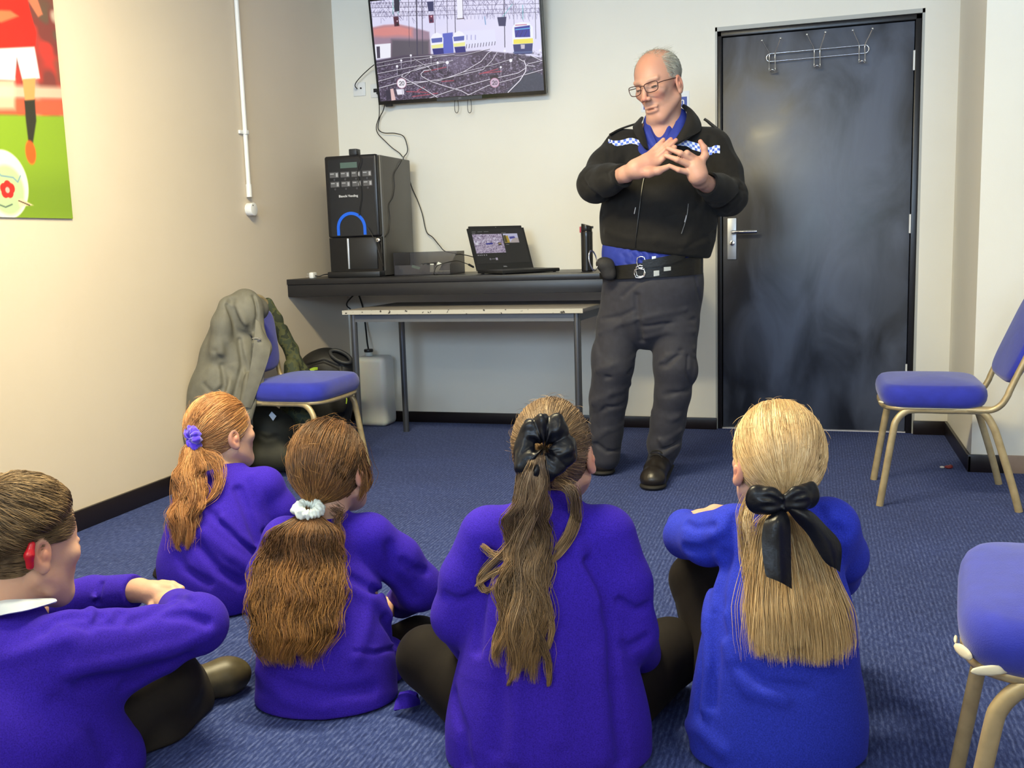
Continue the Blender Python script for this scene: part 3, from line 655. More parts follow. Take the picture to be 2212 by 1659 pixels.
# ================================================================ drinks machine
MX0, MX1, MY0, MY1, MZ1 = .187, .487, -.555, -.13, 1.482
mc = thing('drinks_machine', 'black hot drinks vending machine with a blue arch, standing on the counter', 'vending machine', (MX0, MY0, CT+.0005))
HM = MZ1-CT; WM = MX1-MX0; DM = MY1-MY0
M_MSIDE = mat('machine_side_grey', (.085, .080, .072), .4, .2, bump=.08, bscale=300)
M_MFRONT = mat('machine_front_black', (.010, .010, .012), .30)
box2('body', (.004, .035, .004), (WM, DM, HM-.004), M_MSIDE, mc, bevel=.005)
box2('side_trim', (WM-.0005, .035, .03), (WM+.0015, .055, HM-.01), mat('machine_trim_grey', (.085, .08, .072), .4, .2), mc)
box2('front_door', (0, 0, .205), (WM-.006, .036, HM), M_MFRONT, mc, bevel=.012, seg=4)
box2('door_inset', (.022, -.0012, .213), (WM-.024, .004, HM-.02), mat('machine_inset', (.014, .015, .018), .22), mc)
box2('cup_bay', (0, .012, .03), (WM-.006, .036, .204), M_GLOSSBLK, mc)
box2('cup_bay_panel', (.115, .006, .04), (WM-.03, .013, .2), mat('bay_panel', (.02, .02, .021), .35), mc, bevel=.002)
box2('chrome_strip', (.103, .004, .042), (.113, .014, .2), M_SATIN, mc, bevel=.002)
box2('drip_tray', (.002, -.035, 0), (WM-.002, .04, .03), M_BLKP, mc, bevel=.004)
cyl('lock', (WM-.018, .006, .186), (WM-.018, -.006, .186), .011, M_CHROME, mc, bevel=.002)
bm = bmesh.new(); add_cyl(bm, (WM-.018, -.006, .186), (WM-.018, -.0068, .186), .004, 12); bmobj('keyhole', bm, M_BLKP, mc)
box2('display', (.092, -.003, HM-.064), (.186, .002, HM-.036), emit('lcd_green', (.10, .17, .13), .9), mc)
for rrow, zz in enumerate((HM-.082, HM-.130)):
    for cc in range(4):
        x = .03+cc*.0615+rrow*.002
        bt = box2('button_label', (x, -.0025, zz-.028), (x+.05, .001, zz), mat('label_grey', (.09, .09, .095), .4) if rrow+cc == 0 else bpy.data.materials['label_grey'], mc)
        box2('icon', (x+.035, -.0032, zz-.024), (x+.046, -.002, zz-.005), mat('icon_pale', (.38, .38, .4), .5) if rrow+cc == 0 else bpy.data.materials['icon_pale'], bt)
        box2('caption', (x+.003, -.0032, zz-.011), (x+.024, -.002, zz-.006), bpy.data.materials['icon_pale'], bt)
        bm = bmesh.new(); add_cyl(bm, (x+.025, -.0005, zz-.038), (x+.025, -.003, zz-.038), .0055, 16); bmobj('button', bm, mat('button_dark', (.05, .05, .06), .3) if rrow+cc == 0 else bpy.data.materials['button_dark'], mc)
text('lettering', 'Bianchi Vending', .017, frame((.129, -.0022, HM-.205), (1, 0, 0), (0, 0, 1)), mat('lettering_silver', (.7, .7, .72), .3), mc, bold=.0002)
arch = [(.063, .0, .216), (.063, 0, .245)] + [(.138-.075*cos(a), 0, .252+.075*sin(a)) for a in np.linspace(0, PI, 22)] + [(.213, 0, .245), (.213, 0, .216)]
bm = bmesh.new(); inn = []; outv = []
for i, p in enumerate(arch):
    c = Vector((.138, 0, min(.252, p[2]))); dv = (Vector(p)-c).normalized()
    inn.append(Vector(p)-dv*.008); outv.append(Vector(p)+dv*.008)
vi = [bm.verts.new((q.x, -.004, q.z)) for q in inn]; vo = [bm.verts.new((q.x, -.004, q.z)) for q in outv]
for i in range(len(arch)-1): bm.faces.new((vi[i], vi[i+1], vo[i+1], vo[i]))
r_ = bmesh.ops.extrude_face_region(bm, geom=bm.faces[:]); bmesh.ops.translate(bm, vec=(0, .005, 0), verts=[g for g in r_['geom'] if isinstance(g, bmesh.types.BMVert)])
bmobj('blue_arch', bm, mat('arch_blue', (.01, .12, .75), .25), mc)['label'] = 'bright blue arch'

# ================================================================ things on the counter
pa = thing('plug_adapter', 'small black plug adapter on top of the drinks machine', 'adapter', (.34, -.52, MZ1+.0005))
box2('adapter_body', (-.018, -.02, 0), (.026, .03, .032), mat('adapter_black', (.02, .022, .026), .4), pa, bevel=.004)
tag(tube('hanging_cable', [(.366, -.525, MZ1+.018), (.372, -.548, MZ1+.018), onY(777, 345, -.572), onY(772, 375, -.566), onY(778, 405, -.566), onY(779, 430, -.566), onY(775, 455, -.566), onY(776, 466, -.566)], .0022, M_CABLE, n=8, smooth_n=5), 'thin black cable hanging down the front of the drinks machine', 'cable')
tag(tube('looped_cable', [onY(793, 490, -.565), onY(800, 502, -.566), onY(810, 520, -.566), onY(818, 545, -.567), onY(824, 565, -.572), onY(828, 575, -.60)], .0020, M_CABLE, n=8, smooth_n=5), 'short black cable draped over the right side of the cup bay', 'cable')
pg = thing('power_plug', 'white three pin plug lying on the left end of the counter', 'plug', tuple(onZ(676, 594, CT)))
pl = pg.location; pgp = onY(676, 594, -.60)
pg.location = (pgp[0], -.60, CT)
bm = bmesh.new(); add_box(bm, (0, 0, .016), (.026, .046, .032)); bmobj('plug_body', bm, M_WHITEP, pg, bevel=.007, seg=3)
for yy_ in (-.011, .011): box('pin', (-.022, yy_, .012), (.018, .006, .004), M_CHROME, pg)
box('pin', (-.022, 0, .024), (.02, .004, .007), M_CHROME, pg)
tag(tube('power_cable', [(pgp[0]+.012, -.60, CT+.014), (pgp[0]+.035, -.598, CT+.010), (pgp[0]+.06, -.585, CT+.018), (MX0+.0, -.50, CT+.02)], .0028, M_CABLE, n=8, smooth_n=5), 'short black cable running from the white plug into the drinks machine', 'cable')

# smoked box with sachets
M_SMOKE, nt, b = newmat('smoked_acrylic'); b.inputs['Base Color'].default_value = (.07, .07, .085, 1); b.inputs['Roughness'].default_value = .06; b.inputs['Alpha'].default_value = .62
sx = thing('sachet_box', 'smoked clear plastic box of sachets beside the drinks machine', 'box', (.50, -.44, CT+.0005))
bm = bmesh.new()
for a, b_ in (((0, 0, 0), (.315, .22, .003)), ((0, 0, 0), (.315, .003, .052)), ((0, .217, 0), (.315, .22, .118)), ((0, 0, 0), (.003, .22, .118))):
    add_box(bm, [(a[i]+b_[i])/2 for i in range(3)], [b_[i]-a[i] for i in range(3)])
vs = [bm.verts.new(p) for p in ((.312, 0, 0), (.312, .22, 0), (.312, .22, .118), (.312, .12, .118), (.312, 0, .052))]; f = bm.faces.new(vs); r_ = bmesh.ops.extrude_face_region(bm, geom=[f]); bmesh.ops.translate(bm, vec=(.003, 0, 0), verts=[g for g in r_['geom'] if isinstance(g, bmesh.types.BMVert)])
bmobj('box_shell', bm, M_SMOKE, sx)
box2('divider', (.15, .003, .003), (.153, .217, .06), M_SMOKE, sx)
M_SACH = mat('sachet_white', (.72, .74, .68), .4); M_SACHG = mat('sachet_green', (.25, .5, .4), .4)
for i, (x, y, z, rx, ry, rz, w_, l_, m_, lab) in enumerate(((.09, .08, .035, .6, .3, .2, .045, .02, M_SACHG, 'green and white sachet leaning in the left of the smoked box'), (.13, .10, .04, .7, -.3, .5, .03, .02, M_SACH, 'small white sachet beside the green one in the smoked box'),
      (.185, .07, .030, 1.3, 0, .1, .02, .045, M_SACH, 'upright white sachet in the middle of the smoked box'), (.215, .08, .032, 1.2, .4, -.2, .028, .055, M_SACH, 'tilted white sachet with a pointed corner in the smoked box'), (.25, .07, .012, .3, 0, .1, .07, .02, M_SACH, 'long white sachet lying flat at the right of the smoked box'))):
    bm = bmesh.new(); add_box(bm, (0, 0, 0), (w_, l_, .003)); o = bmobj('sachet', bm, m_, None, bevel=.001)
    o.location = (.50+x, -.44+y, CT+z+.004); o.rotation_euler = (rx, ry, rz); tag(o, lab, 'sachet', 'sachets in the smoked box')

# laptop
la = math.radians(50); lpL = onY(1031, 587, -.50)
lp = thing('laptop', 'open black laptop on the counter showing the railway slide', 'laptop', (lpL[0]-.0, -.50, CT+.0005), la-0.0)
# local x runs along the hinge, -y towards the user
LW_, LD = .345, .235
box2('laptop_base', (0, -LD, .003), (LW_, 0, .020), mat('laptop_black', (.014, .014, .015), .42), lp, bevel=.004)
box2('keyboard', (.03, -.145, .0200), (LW_-.03, -.03, .0212), mat('keys_dark', (.03, .03, .032), .6, bump=1.0, bscale=60), lp)
box2('touchpad', (.12, -.215, .0200), (.21, -.155, .0208), M_BLKP, lp)
for x, y in ((.02, -.02), (LW_-.02, -.02), (.02, -LD+.02), (LW_-.02, -LD+.02)): cyl('foot', (x, y, 0), (x, y, .004), .008, M_BLKP, lp, n=12)
ltil = math.radians(22); LH = .240
ly_ = Vector((0, sin(ltil), cos(ltil))); ln = Vector((0, -cos(ltil), sin(ltil)))
ML = Matrix(((1, 0, 0, 0), (0, ly_.y, ln.y, 0), (0, ly_.z, ln.z, .018), (0, 0, 0, 1)))
bm = bmesh.new(); add_box(bm, (LW_/2, LH/2, -.004), (LW_, LH, .008)); bmesh.ops.bevel(bm, geom=[e for e in bm.edges if abs(e.verts[0].co.z-e.verts[1].co.z) > .005 and e.verts[0].co.y > .1], offset=.012, segments=4, affect='EDGES')
bmesh.ops.transform(bm, matrix=ML, verts=bm.verts[:]); lid = bmobj('laptop_lid', bm, bpy.data.materials['laptop_black'], lp)
lw_, lh_ = 260, 150
q = Pic(lw_, lh_, (34, 33, 32), None, 5)
q.poly([(6, 22), (150, 22), (150, 104), (6, 104)], (186, 172, 196)); nn = q.noise(60, 40); msk = ((q.xx > 6) & (q.xx < 150) & (q.yy > 22) & (q.yy < 104)).astype(float)
q.mix(np.clip((nn-.5)*3, 0, .8)*msk, (110, 96, 124)); q.mix(np.clip((q.noise(50, 30)-.6)*4, 0, .9)*msk*(q.yy < 62), (226, 220, 240))
for k in ([(10, 100), (60, 84), (148, 74)], [(20, 90), (80, 96), (140, 84)], [(30, 104), (70, 80), (120, 70)], [(100, 104), (140, 74)], [(12, 82), (70, 70), (110, 68)]): q.line(k, 1.5, (222, 208, 226))
q.poly([(62, 62), (96, 60), (96, 66), (64, 68)], (50, 52, 150)); q.poly([(122, 60), (138, 60), (138, 72), (122, 72)], (70, 60, 60)); q.poly([(124, 63), (136, 63), (136, 66), (124, 66)], (226, 200, 120)); q.poly([(12, 58), (26, 58), (26, 68), (12, 68)], (232, 228, 240))
q.poly([(156, 22), (228, 22), (228, 62), (156, 62)], (205, 205, 232)); q.poly([(157, 36), (178, 30), (182, 62), (157, 62)], (190, 160, 50)); q.poly([(182, 62), (205, 40), (228, 42), (228, 62)], (190, 178, 175)); q.poly([(184, 36), (210, 34), (214, 42), (186, 46)], (80, 80, 160)); q.poly([(157, 30), (168, 28), (170, 60), (157, 60)], (90, 80, 40))
for x0, x1, y in ((8, 26, 12), (36, 58, 12), (66, 88, 12), (8, 22, 19), (160, 172, 19), (150, 158, 19), (160, 174, 70)): q.line([(x0, y), (x1, y)], 1.3, (170, 168, 170))
for x in (12, 21, 30, 41, 52): q.disc((x, 112), 2.6, (170, 165, 170))
q.disc((66, 130), 4.5, (120, 118, 125)); q.poly([(92, 125), (102, 125), (102, 135), (92, 135)], (190, 178, 200)); q.line([(74, 130), (89, 130)], 1.4, (190, 186, 190))
q.line([(154, 66), (156, 130)], .8, (60, 58, 56))
sc_img = q.out()
Ml = np.array(parent_world(lp) @ ML)
o_ = Ml @ np.array([.012, .034, .0008, 1]); picture('laptop_screen', o_[:3], Ml[:3, 0], Ml[:3, 1], LW_-.024, LH-.05, sc_img, emit('laptop_display', (1, 1, 1), .75, attr='col'), lp)
text('maker_mark', 'DELL', .010, ML @ Matrix.Translation((LW_/2, .015, .0008)), bpy.data.materials['mark_grey'], lp)
cyl('webcam', (LW_/2, 0, 0), (LW_/2, 0, .001), .002, M_CHROME, lp, n=10).matrix_local = ML @ Matrix.Translation((0, LH-.008, 0))

# flask
fp = onY(1269, 588, -.42)
fk = thing('travel_flask', 'tall black travel flask with a pale blue highlight stripe on the counter', 'flask', (fp[0], -.42, CT+.0005))
fk['label'] = 'tall slim black travel flask standing on the counter beside the man'
lathe('flask_body', [(.026, 0), (.029, .004), (.029, .17), (.0295, .19), (.028, .196)], mat('flask_black', (.012, .012, .013), .22), fk)
bm = bmesh.new(); add_cyl(bm, (0, 0, .196), (0, 0, .236), .0275, 28)
for v in bm.verts:
    if v.co.z > .22: v.co.z -= (v.co.x+.0275)*.30; v.co.x *= .96
bmobj('flask_lid', bm, mat('flask_lid_black', (.012, .012, .013), .3), fk, bevel=.004)
box('lid_catch', (-.031, 0, .205), (.008, .012, .03), mat('catch_red', (.45, .05, .08), .4), fk, bevel=.002)
box('lid_hinge', (.029, 0, .215), (.010, .012, .012), M_BLKP, fk, bevel=.002)

# cables from the television to the counter
def cable(P, lab, r=.0026, nm='cable'):
    return tag(tube(nm, P, r, M_CABLE, n=8, smooth_n=6), lab, 'cable')
cable([onY(833, 215, -.06), onY(828, 238, -.05), onY(820, 255, -.03), onY(817, 278, -.03), onY(829, 287, -.03), onY(853, 288, -.03), onY(872, 295, -.03), onY(880, 318, -.03), onY(879, 330, -.03), onY(873, 338, -.04),
       onY(872, 344, -.05), onY(880, 365, -.04), onY(888, 400, -.02), onY(902, 433, -.02), onY(912, 462, -.02), onY(921, 500, -.02), onY(935, 513, -.03), onY(949, 530, -.06), onY(962, 543, -.12), onY(990, 548, -.25), onY(1010, 552, -.36), onY(1022, 555, -.44)], 'long black video cable looping down the wall from the television to the laptop')
cable([onY(819, 222, -.06), onY(819, 250, -.03), onY(813, 272, -.02), onY(816, 288, -.02), onY(832, 305, -.02), onY(848, 320, -.02), onY(862, 330, -.02), onY(869, 338, -.03), onY(872, 340, -.05)], 'black power cable hanging in a curve from the television corner to the machine top', .0024)
def mside(px, py): return onX(px, py, MX1+.004)
cable([onY(873, 339, -.05), mside(868, 347), mside(858, 364), mside(851, 378), mside(852, 405), mside(848, 428), mside(840, 443), mside(842, 470), mside(840, 500), mside(832, 512)], 'thin dark cable running down the side of the drinks machine', .0022)
ch = [onY(1024, 578, -.50), onY(1014, 572, -.52), onY(1006, 569, -.52), onY(991, 564, -.50), onY(980, 564, -.47), onY(962, 568, -.45), onY(945, 574, -.47), onY(939, 584, -.50)]
q0 = onY(938, 592, -.50); q0[2] = CT+.003; ch.append(q0); ch.append(np.array([q0[0]+.01, -.46, CT+.003]))
cable(ch, 'laptop charger cable arching over the counter', .0022)
pgk = thing('charger_plug', 'black barrel plug of the charger cable at the laptop', 'plug', tuple(onY(1018, 574, -.515)))
tube('plug_body', [onY(1012, 571, -.52), onY(1023, 577, -.505)], .0055, M_BLKP, pgk, n=12)
cable([onY(750, 600, -.688+.0)+np.array([0, .36, 0]), onY(752, 650, -.30), onY(757, 668, -.28)], 'black hose hanging from below the counter behind the table', .004)
# ================================================================ banquet chairs
M_BLUEF = mat('royal_blue_upholstery', S(34, 44, 158), .85, var=.10, vscale=30, bump=.35, bscale=500, sheen=.3)
M_GOLD = mat('worn_gold_frame', (.46, .36, .20), .36, .35, var=.16, vscale=25)
M_STAPLE = mat('torn_lining', (.72, .66, .50), .7)
def cushion(name, sx, sy, z0, z1, m, par, crown=.012, rc=.05, n=22, taper=0.0, M=None, rz=.028):
    """rounded pad: superellipse outline, rounded rim, crowned top"""
    Vv = []; F = []; prof = []
    h = z1-z0
    for a in np.linspace(-PI/2, PI/2, 9): prof.append((rz*(cos(a)-1), z0+h/2+ (h/2)*sin(a)))
    ns = 64
    def ring(inset, z, k):
        out = []
        for j in range(ns):
            a = 2*PI*j/ns; e = .38
            cx = math.copysign(abs(cos(a))**e, cos(a)); sy_ = math.copysign(abs(sin(a))**e, sin(a))
            x = (sx/2+inset)*cx; y = (sy/2+inset)*sy_*(1-taper*(x/sx+.5)*-1 if taper else 1)
            out.append((x, y, z))
        return out
    rings = [ring(i, z, 0) for i, z in prof]
    top = rings[-1]
    for s in (.8, .6, .4, .2, .04):
        rings.append([(x*s, y*s, z1+crown*(1-s*s)) for x, y, z in top])
    bot = rings[0]; rings = [[(x*s, y*s, z0) for x, y, z in bot] for s in (.04, .6)] + rings
    for r_ in rings: Vv += r_
    for i in range(len(rings)-1):
        for k in range(ns): F.append((i*ns+k, i*ns+(k+1) % ns, (i+1)*ns+(k+1) % ns, (i+1)*ns+k))
    F.append(tuple(range(ns-1, -1, -1))); F.append(tuple(range((len(rings)-1)*ns, len(rings)*ns)))
    if M is not None: Vv = [tuple(M @ Vector(v)) for v in Vv]
    FF = np.empty(len(F), dtype=object)
    for i, f in enumerate(F): FF[i] = f
    return rawmesh(name, Vv, FF, m, par, True, local=True)
def chair(label, loc, rz, backlean=.36, zs=0.0, seat_th=.085, patches=(), hs=0.0):
    t = thing('banquet_chair', label, 'chair', loc, rz, 'blue banquet chairs')
    cushion('seat', .375, .44, .405+zs, .405+seat_th+zs, M_BLUEF, t, crown=.016, M=Matrix.Translation((.058, 0, 0)))
    zr = .398+zs
    K = zr/.398
    def zk(P): return [(x, y, z*K if z < .397 else z) for x, y, z in P]
    Mb = Matrix.Translation((-.172, 0, .50+zs)) @ Matrix.Rotation(-backlean, 4, 'Y') @ Matrix.Rotation(PI/2, 4, 'Y') @ Matrix.Translation((-.175-hs/2, 0, -.02))
    cushion('backrest', .35+hs, .40, -.022, .022, M_BLUEF, t, crown=.010, M=Mb, rz=.02)
    sy = .188
    for s in (-1, 1):
        tube('leg', zk([(.238, s*.208, 0), (.222, s*.204, .12), (.196, s*.197, .31), (.185, s*.194, .355), (.160, s*.19, .386)])+[(.125, s*sy, zr), (.03, s*sy, zr)], .0135, M_GOLD, t, n=12, smooth_n=5, local=True, flat=.8)
        tube('leg', zk([(-.232, s*.208, 0), (-.208, s*.204, .10), (-.158, s*.197, .28), (-.138, s*.194, .34), (-.112, s*.19, .384)])+[(-.080, s*sy, zr), (.03, s*sy, zr)], .0135, M_GOLD, t, n=12, smooth_n=5, local=True, flat=.8)
        c_ = cos(backlean); s_ = sin(backlean)
        tube('back_post', [(-.05, s*sy, zr+.004), (-.122, s*.195, zr+.004), (-.157, s*.202, .42+zs), (-.179, s*.204, .455+zs), (-.200, s*.204, .51+zs), (-.200-s_*(.31+hs), s*.20, .51+zs+c_*(.31+hs)), (-.200-s_*(.375+hs), s*.16, .51+zs+c_*(.375+hs)), (-.200-s_*(.395+hs), s*.08, .51+zs+c_*(.395+hs)), (-.200-s_*(.398+hs), 0, .51+zs+c_*(.398+hs))], .0115, M_GOLD, t, n=12, smooth_n=6, local=True)
    # rail running round under the front of the seat
    tube('seat_rail', [(-.13, -.185, zr+.006), (.12, -.190, zr+.006), (.195, -.180, zr+.006), (.226, -.12, zr+.004), (.230, 0, zr+.002), (.226, .12, zr+.004), (.195, .180, zr+.006), (.12, .190, zr+.006), (-.13, .185, zr+.006)], .0105, M_GOLD, t, n=10, smooth_n=5, local=True)
    for (px, py, wx, wy, wz, yaw) in patches:
        R = Matrix.Rotation(yaw, 4, 'Z')
        bm = bmesh.new(); bmesh.ops.create_icosphere(bm, subdivisions=2, radius=.5)
        bmesh.ops.transform(bm, matrix=Matrix.Translation((px, py, wz)) @ R @ Matrix.Diagonal((wx, .006, wy, 1)), verts=bm.verts[:])
        bmobj('torn_patch', bm, M_STAPLE, t, smooth=True)
    return t
chair('blue banquet chair by the left wall with a coat over its back', (.393, -1.349, 0), 0.0, .10, zs=-.038, hs=-.055)
chair('blue banquet chair standing sideways beside the black door', (3.093, -1.222, 0), PI, .40, zs=-.036, patches=((.238, .165, .035, .009, .385, PI/2+.5),))
chair('blue banquet chair with torn seat edge at the lower right corner', (3.088, -3.60, 0), PI-.13, .40, zs=-.025, patches=((.236, .170, .045, .020, .398, PI/2+.6), (.200, .211, .06, .016, .392, PI+.45), (.246, .10, .03, .008, .388, PI/2)))
# ================================================================ smooth solid modelling (distance field -> one continuous mesh)
FOLD = 1.0
class Solid:
    def __init__(s): s.ops = []
    def _add(s, fn, lo, hi, mode, k): s.ops.append((fn, np.array(lo, float), np.array(hi, float), mode, k)); return s
    def cone(s, a, b, ra, rb, k=.02, mode='u', flat=None):
        """tapered capsule; flat=(axis, ratio) squashes the section along axis"""
        a = np.array(a, float); b = np.array(b, float); R = max(ra, rb)
        if flat is not None:
            n = np.array(flat[0], float); n /= np.linalg.norm(n); q = 1/flat[1]-1; c = (a+b)/2
            def tf(P): return P + n*((P-c)@n)[:, None]*q
            A = tf(a[None])[0]; B = tf(b[None])[0]; f = (1+flat[1])/2
        else: tf = None; A = a; B = b; f = 1
        ba = B-A; L2 = ba@ba+1e-12
        def fn(P):
            if tf is not None: P = tf(P)
            pa = P-A; t = np.clip((pa@ba)/L2, 0, 1)
            d = pa-t[:, None]*ba
            return (np.sqrt((d*d).sum(1))-(ra+(rb-ra)*t))*f
        return s._add(fn, np.minimum(a, b)-R, np.maximum(a, b)+R, mode, k)
    def chain(s, P, R, k=.02, mode='u', flat=None):
        for i in range(len(P)-1): s.cone(P[i], P[i+1], R[i], R[i+1], k, mode, flat)
        return s
    def ell(s, c, r, M=None, k=.02, mode='u'):
        """ellipsoid; M 3x3 columns are its axes"""
        c = np.array(c, float); r = np.array(r, float); M = np.eye(3) if M is None else np.array(M, float)
        def fn(P):
            q = (P-c)@M; k0 = np.sqrt(((q/r)**2).sum(1)); k1 = np.sqrt(((q/(r*r))**2).sum(1))
            return k0*(k0-1)/(k1+1e-9)
        e = np.abs(M)@r
        return s._add(fn, c-e, c+e, mode, k)
    def plane(s, o, n, k=.004):
        """keep the side opposite to n"""
        o = np.array(o, float); n = np.array(n, float); n /= np.linalg.norm(n)
        return s._add(lambda P: (P-o)@n, [-99]*3, [99]*3, 'i', k)
    def cut(s, o, n, c, R, k=.004):
        """plane cut that acts only inside the ball c, R"""
        o = np.array(o, float); n = np.array(n, float); n /= np.linalg.norm(n); c = np.array(c, float)
        def fn(P):
            d = (P-o)@n; b = np.sqrt(((P-c)**2).sum(1))-R
            return np.maximum(-d, b)          # solid half-ball to subtract
        return s._add(fn, c-R, c+R, 's', k)
    def fold(s, P, amp, wd):
        """soft ridge (amp > 0) or crease (amp < 0) drawn along a polyline"""
        P = [np.array(p, float) for p in P]; amp = amp*FOLD; wd = wd*.9
        def fn(Q):
            D = np.full(len(Q), 9.)
            for a, b in zip(P[:-1], P[1:]):
                ba = b-a; pa = Q-a; t = np.clip((pa@ba)/(ba@ba+1e-12), 0, 1); d = pa-t[:, None]*ba
                D = np.minimum(D, (d*d).sum(1))
            return -amp*np.exp(-D/(2*wd*wd))
        lo = np.min(P, 0)-3*wd; hi = np.max(P, 0)+3*wd
        return s._add(fn, lo, hi, 'f', 0)
    def wave(s, c, R, dirv, wl, amp, bend=None, ph=0.0):
        """a patch of parallel folds, fading out of the ball c, R"""
        c = np.array(c, float); dv = np.array(dirv, float); dv /= np.linalg.norm(dv)
        bv = np.array(bend, float) if bend is not None else None
        def fn(P):
            q = P-c; w_ = np.exp(-(q*q).sum(1)/(R*R)*2)
            x = q@dv
            if bv is not None: x = x+.3*wl*np.sin((q@bv)*2*PI/(wl*3.1)+1.3)+.12*wl*np.sin((q@bv)*2*PI/(wl*1.1))
            return -amp*w_*(np.abs(np.sin(x*PI/wl+ph))*2-1.2)
        return s._add(fn, c-R*1.5, c+R*1.5, 'f', 0)
    def inflate(s, d): s.infl = d; return s
    def ev(s, P, ops=None):
        d = np.full(len(P), 1.0)
        for fn, lo, hi, mode, k in (s.ops if ops is None else ops):
            v = fn(P)
            if mode == 'u':
                h = np.clip(.5+.5*(v-d)/k, 0, 1); d = v+(d-v)*h-k*h*(1-h)
            elif mode == 's':
                h = np.clip(.5-.5*(d+v)/k, 0, 1); d = d+(-v-d)*h+k*h*(1-h)
            elif mode == 'i':
                h = np.clip(.5-.5*(v-d)/k, 0, 1); d = v+(d-v)*h+k*h*(1-h)
            else: d = d+v
        return d
    def mesh(s, vox, name, m, parent=None, proj=1, color=None, post=None):
        U = [o for o in s.ops if o[3] == 'u']
        lo = np.min([o[1] for o in U], 0)-.03; hi = np.max([o[2] for o in U], 0)+.03
        B = 16; n = np.ceil((hi-lo)/vox/B).astype(int)*B+1
        D = np.ones(n, np.float32); half = vox*B*.5; rad = half*1.7321
        gx = np.arange(B+1)*vox
        G = np.stack(np.meshgrid(gx, gx, gx, indexing='ij'), -1).reshape(-1, 3)
        for i in range(0, n[0]-1, B):
            for j in range(0, n[1]-1, B):
                for k in range(0, n[2]-1, B):
                    o = lo+np.array([i, j, k])*vox; c = o+half
                    act = []; anyu = False
                    for op in s.ops:
                        m_ = op[4]+.02
                        dd = np.maximum(np.maximum(op[1]-c, c-op[2]), 0)
                        if (dd*dd).sum() < (rad+m_)**2:
                            act.append(op); anyu = anyu or op[3] == 'u'
                    if not anyu: continue
                    dc = s.ev(c[None], act)[0]
                    if abs(dc) > rad*2.2+.02: D[i:i+B+1, j:j+B+1, k:k+B+1] = np.sign(dc)*.05; continue
                    D[i:i+B+1, j:j+B+1, k:k+B+1] = s.ev(o+G, act).reshape(B+1, B+1, B+1)
        I = D < 0
        c8 = [I[a:n[0]-1+a, b:n[1]-1+b, c:n[2]-1+c] for a in (0, 1) for b in (0, 1) for c in (0, 1)]
        cnt = sum(x.astype(np.uint8) for x in c8); act = (cnt > 0) & (cnt < 8)
        idx = np.argwhere(act); ids = np.full(act.shape, -1, np.int32); ids[act] = np.arange(len(idx))
        cor = np.array([(a, b, c) for a in (0, 1) for b in (0, 1) for c in (0, 1)])
        val = np.stack([D[idx[:, 0]+a, idx[:, 1]+b, idx[:, 2]+c] for a, b, c in cor], 1)
        sm = np.zeros((len(idx), 3)); ct = np.zeros(len(idx))
        for p in range(8):
            for q in range(p+1, 8):
                if np.abs(cor[p]-cor[q]).sum() == 1:
                    a = val[:, p]; b = val[:, q]; x = (a < 0) != (b < 0); t = a/(a-b+1e-12)
                    pt = cor[p]+t[:, None]*(cor[q]-cor[p]); sm += np.where(x[:, None], pt, 0); ct += x
        Vt = lo+(idx+sm/ct[:, None])*vox
        Fs = []
        for ax in range(3):
            sl0 = [slice(None)]*3; sl1 = [slice(None)]*3; sl0[ax] = slice(0, -1); sl1[ax] = slice(1, None)
            a = I[tuple(sl0)]; b = I[tuple(sl1)]; e = np.argwhere(a != b); ins = a[tuple(e.T)]
            u = (ax+1) % 3; w_ = (ax+2) % 3
            ok = (e[:, u] > 0) & (e[:, w_] > 0) & (e[:, u] < n[u]-1) & (e[:, w_] < n[w_]-1); e = e[ok]; ins = ins[ok]
            def cid(du, dw):
                f = e.copy(); f[:, u] -= du; f[:, w_] -= dw; return ids[tuple(f.T)]
            q = np.stack([cid(1, 1), cid(0, 1), cid(0, 0), cid(1, 0)], 1)
            q[~ins] = q[~ins][:, ::-1]; Fs.append(q)
        F = np.concatenate(Fs); F = F[(F >= 0).all(1)]
        for _ in range(proj):
            out = np.empty(len(Vt)); g = np.empty((len(Vt), 3)); h = vox*.4
            keyc = np.floor((Vt-lo)/(vox*B)).astype(int); key = (keyc[:, 0]*4096+keyc[:, 1])*4096+keyc[:, 2]
            order = np.argsort(key, kind='stable'); ks = key[order]; st = np.flatnonzero(np.r_[True, ks[1:] != ks[:-1]]); en = np.r_[st[1:], len(ks)]
            for a, b in zip(st, en):
                ii = order[a:b]; P = Vt[ii]; c = lo+(keyc[ii[0]]+.5)*vox*B
                act = [op for op in s.ops if (np.maximum(np.maximum(op[1]-c, c-op[2]), 0)**2).sum() < (rad+op[4]+.02)**2]
                d0 = s.ev(P, act); out[ii] = d0
                for q in range(3):
                    e_ = np.zeros(3); e_[q] = h; g[ii, q] = (s.ev(P+e_, act)-d0)/h
            g2 = (g*g).sum(1)+1e-6; step = -(out/g2)[:, None]*g
            ln_ = np.linalg.norm(step, axis=1)[:, None]; step *= np.minimum(1, vox*.5/(ln_+1e-12)); Vt = Vt+step
        if post is not None: Vt = post(Vt)
        ob = rawmesh(name, Vt, F, m, parent, True)
        if color is not None: setcol(ob, color(Vt))
        return ob
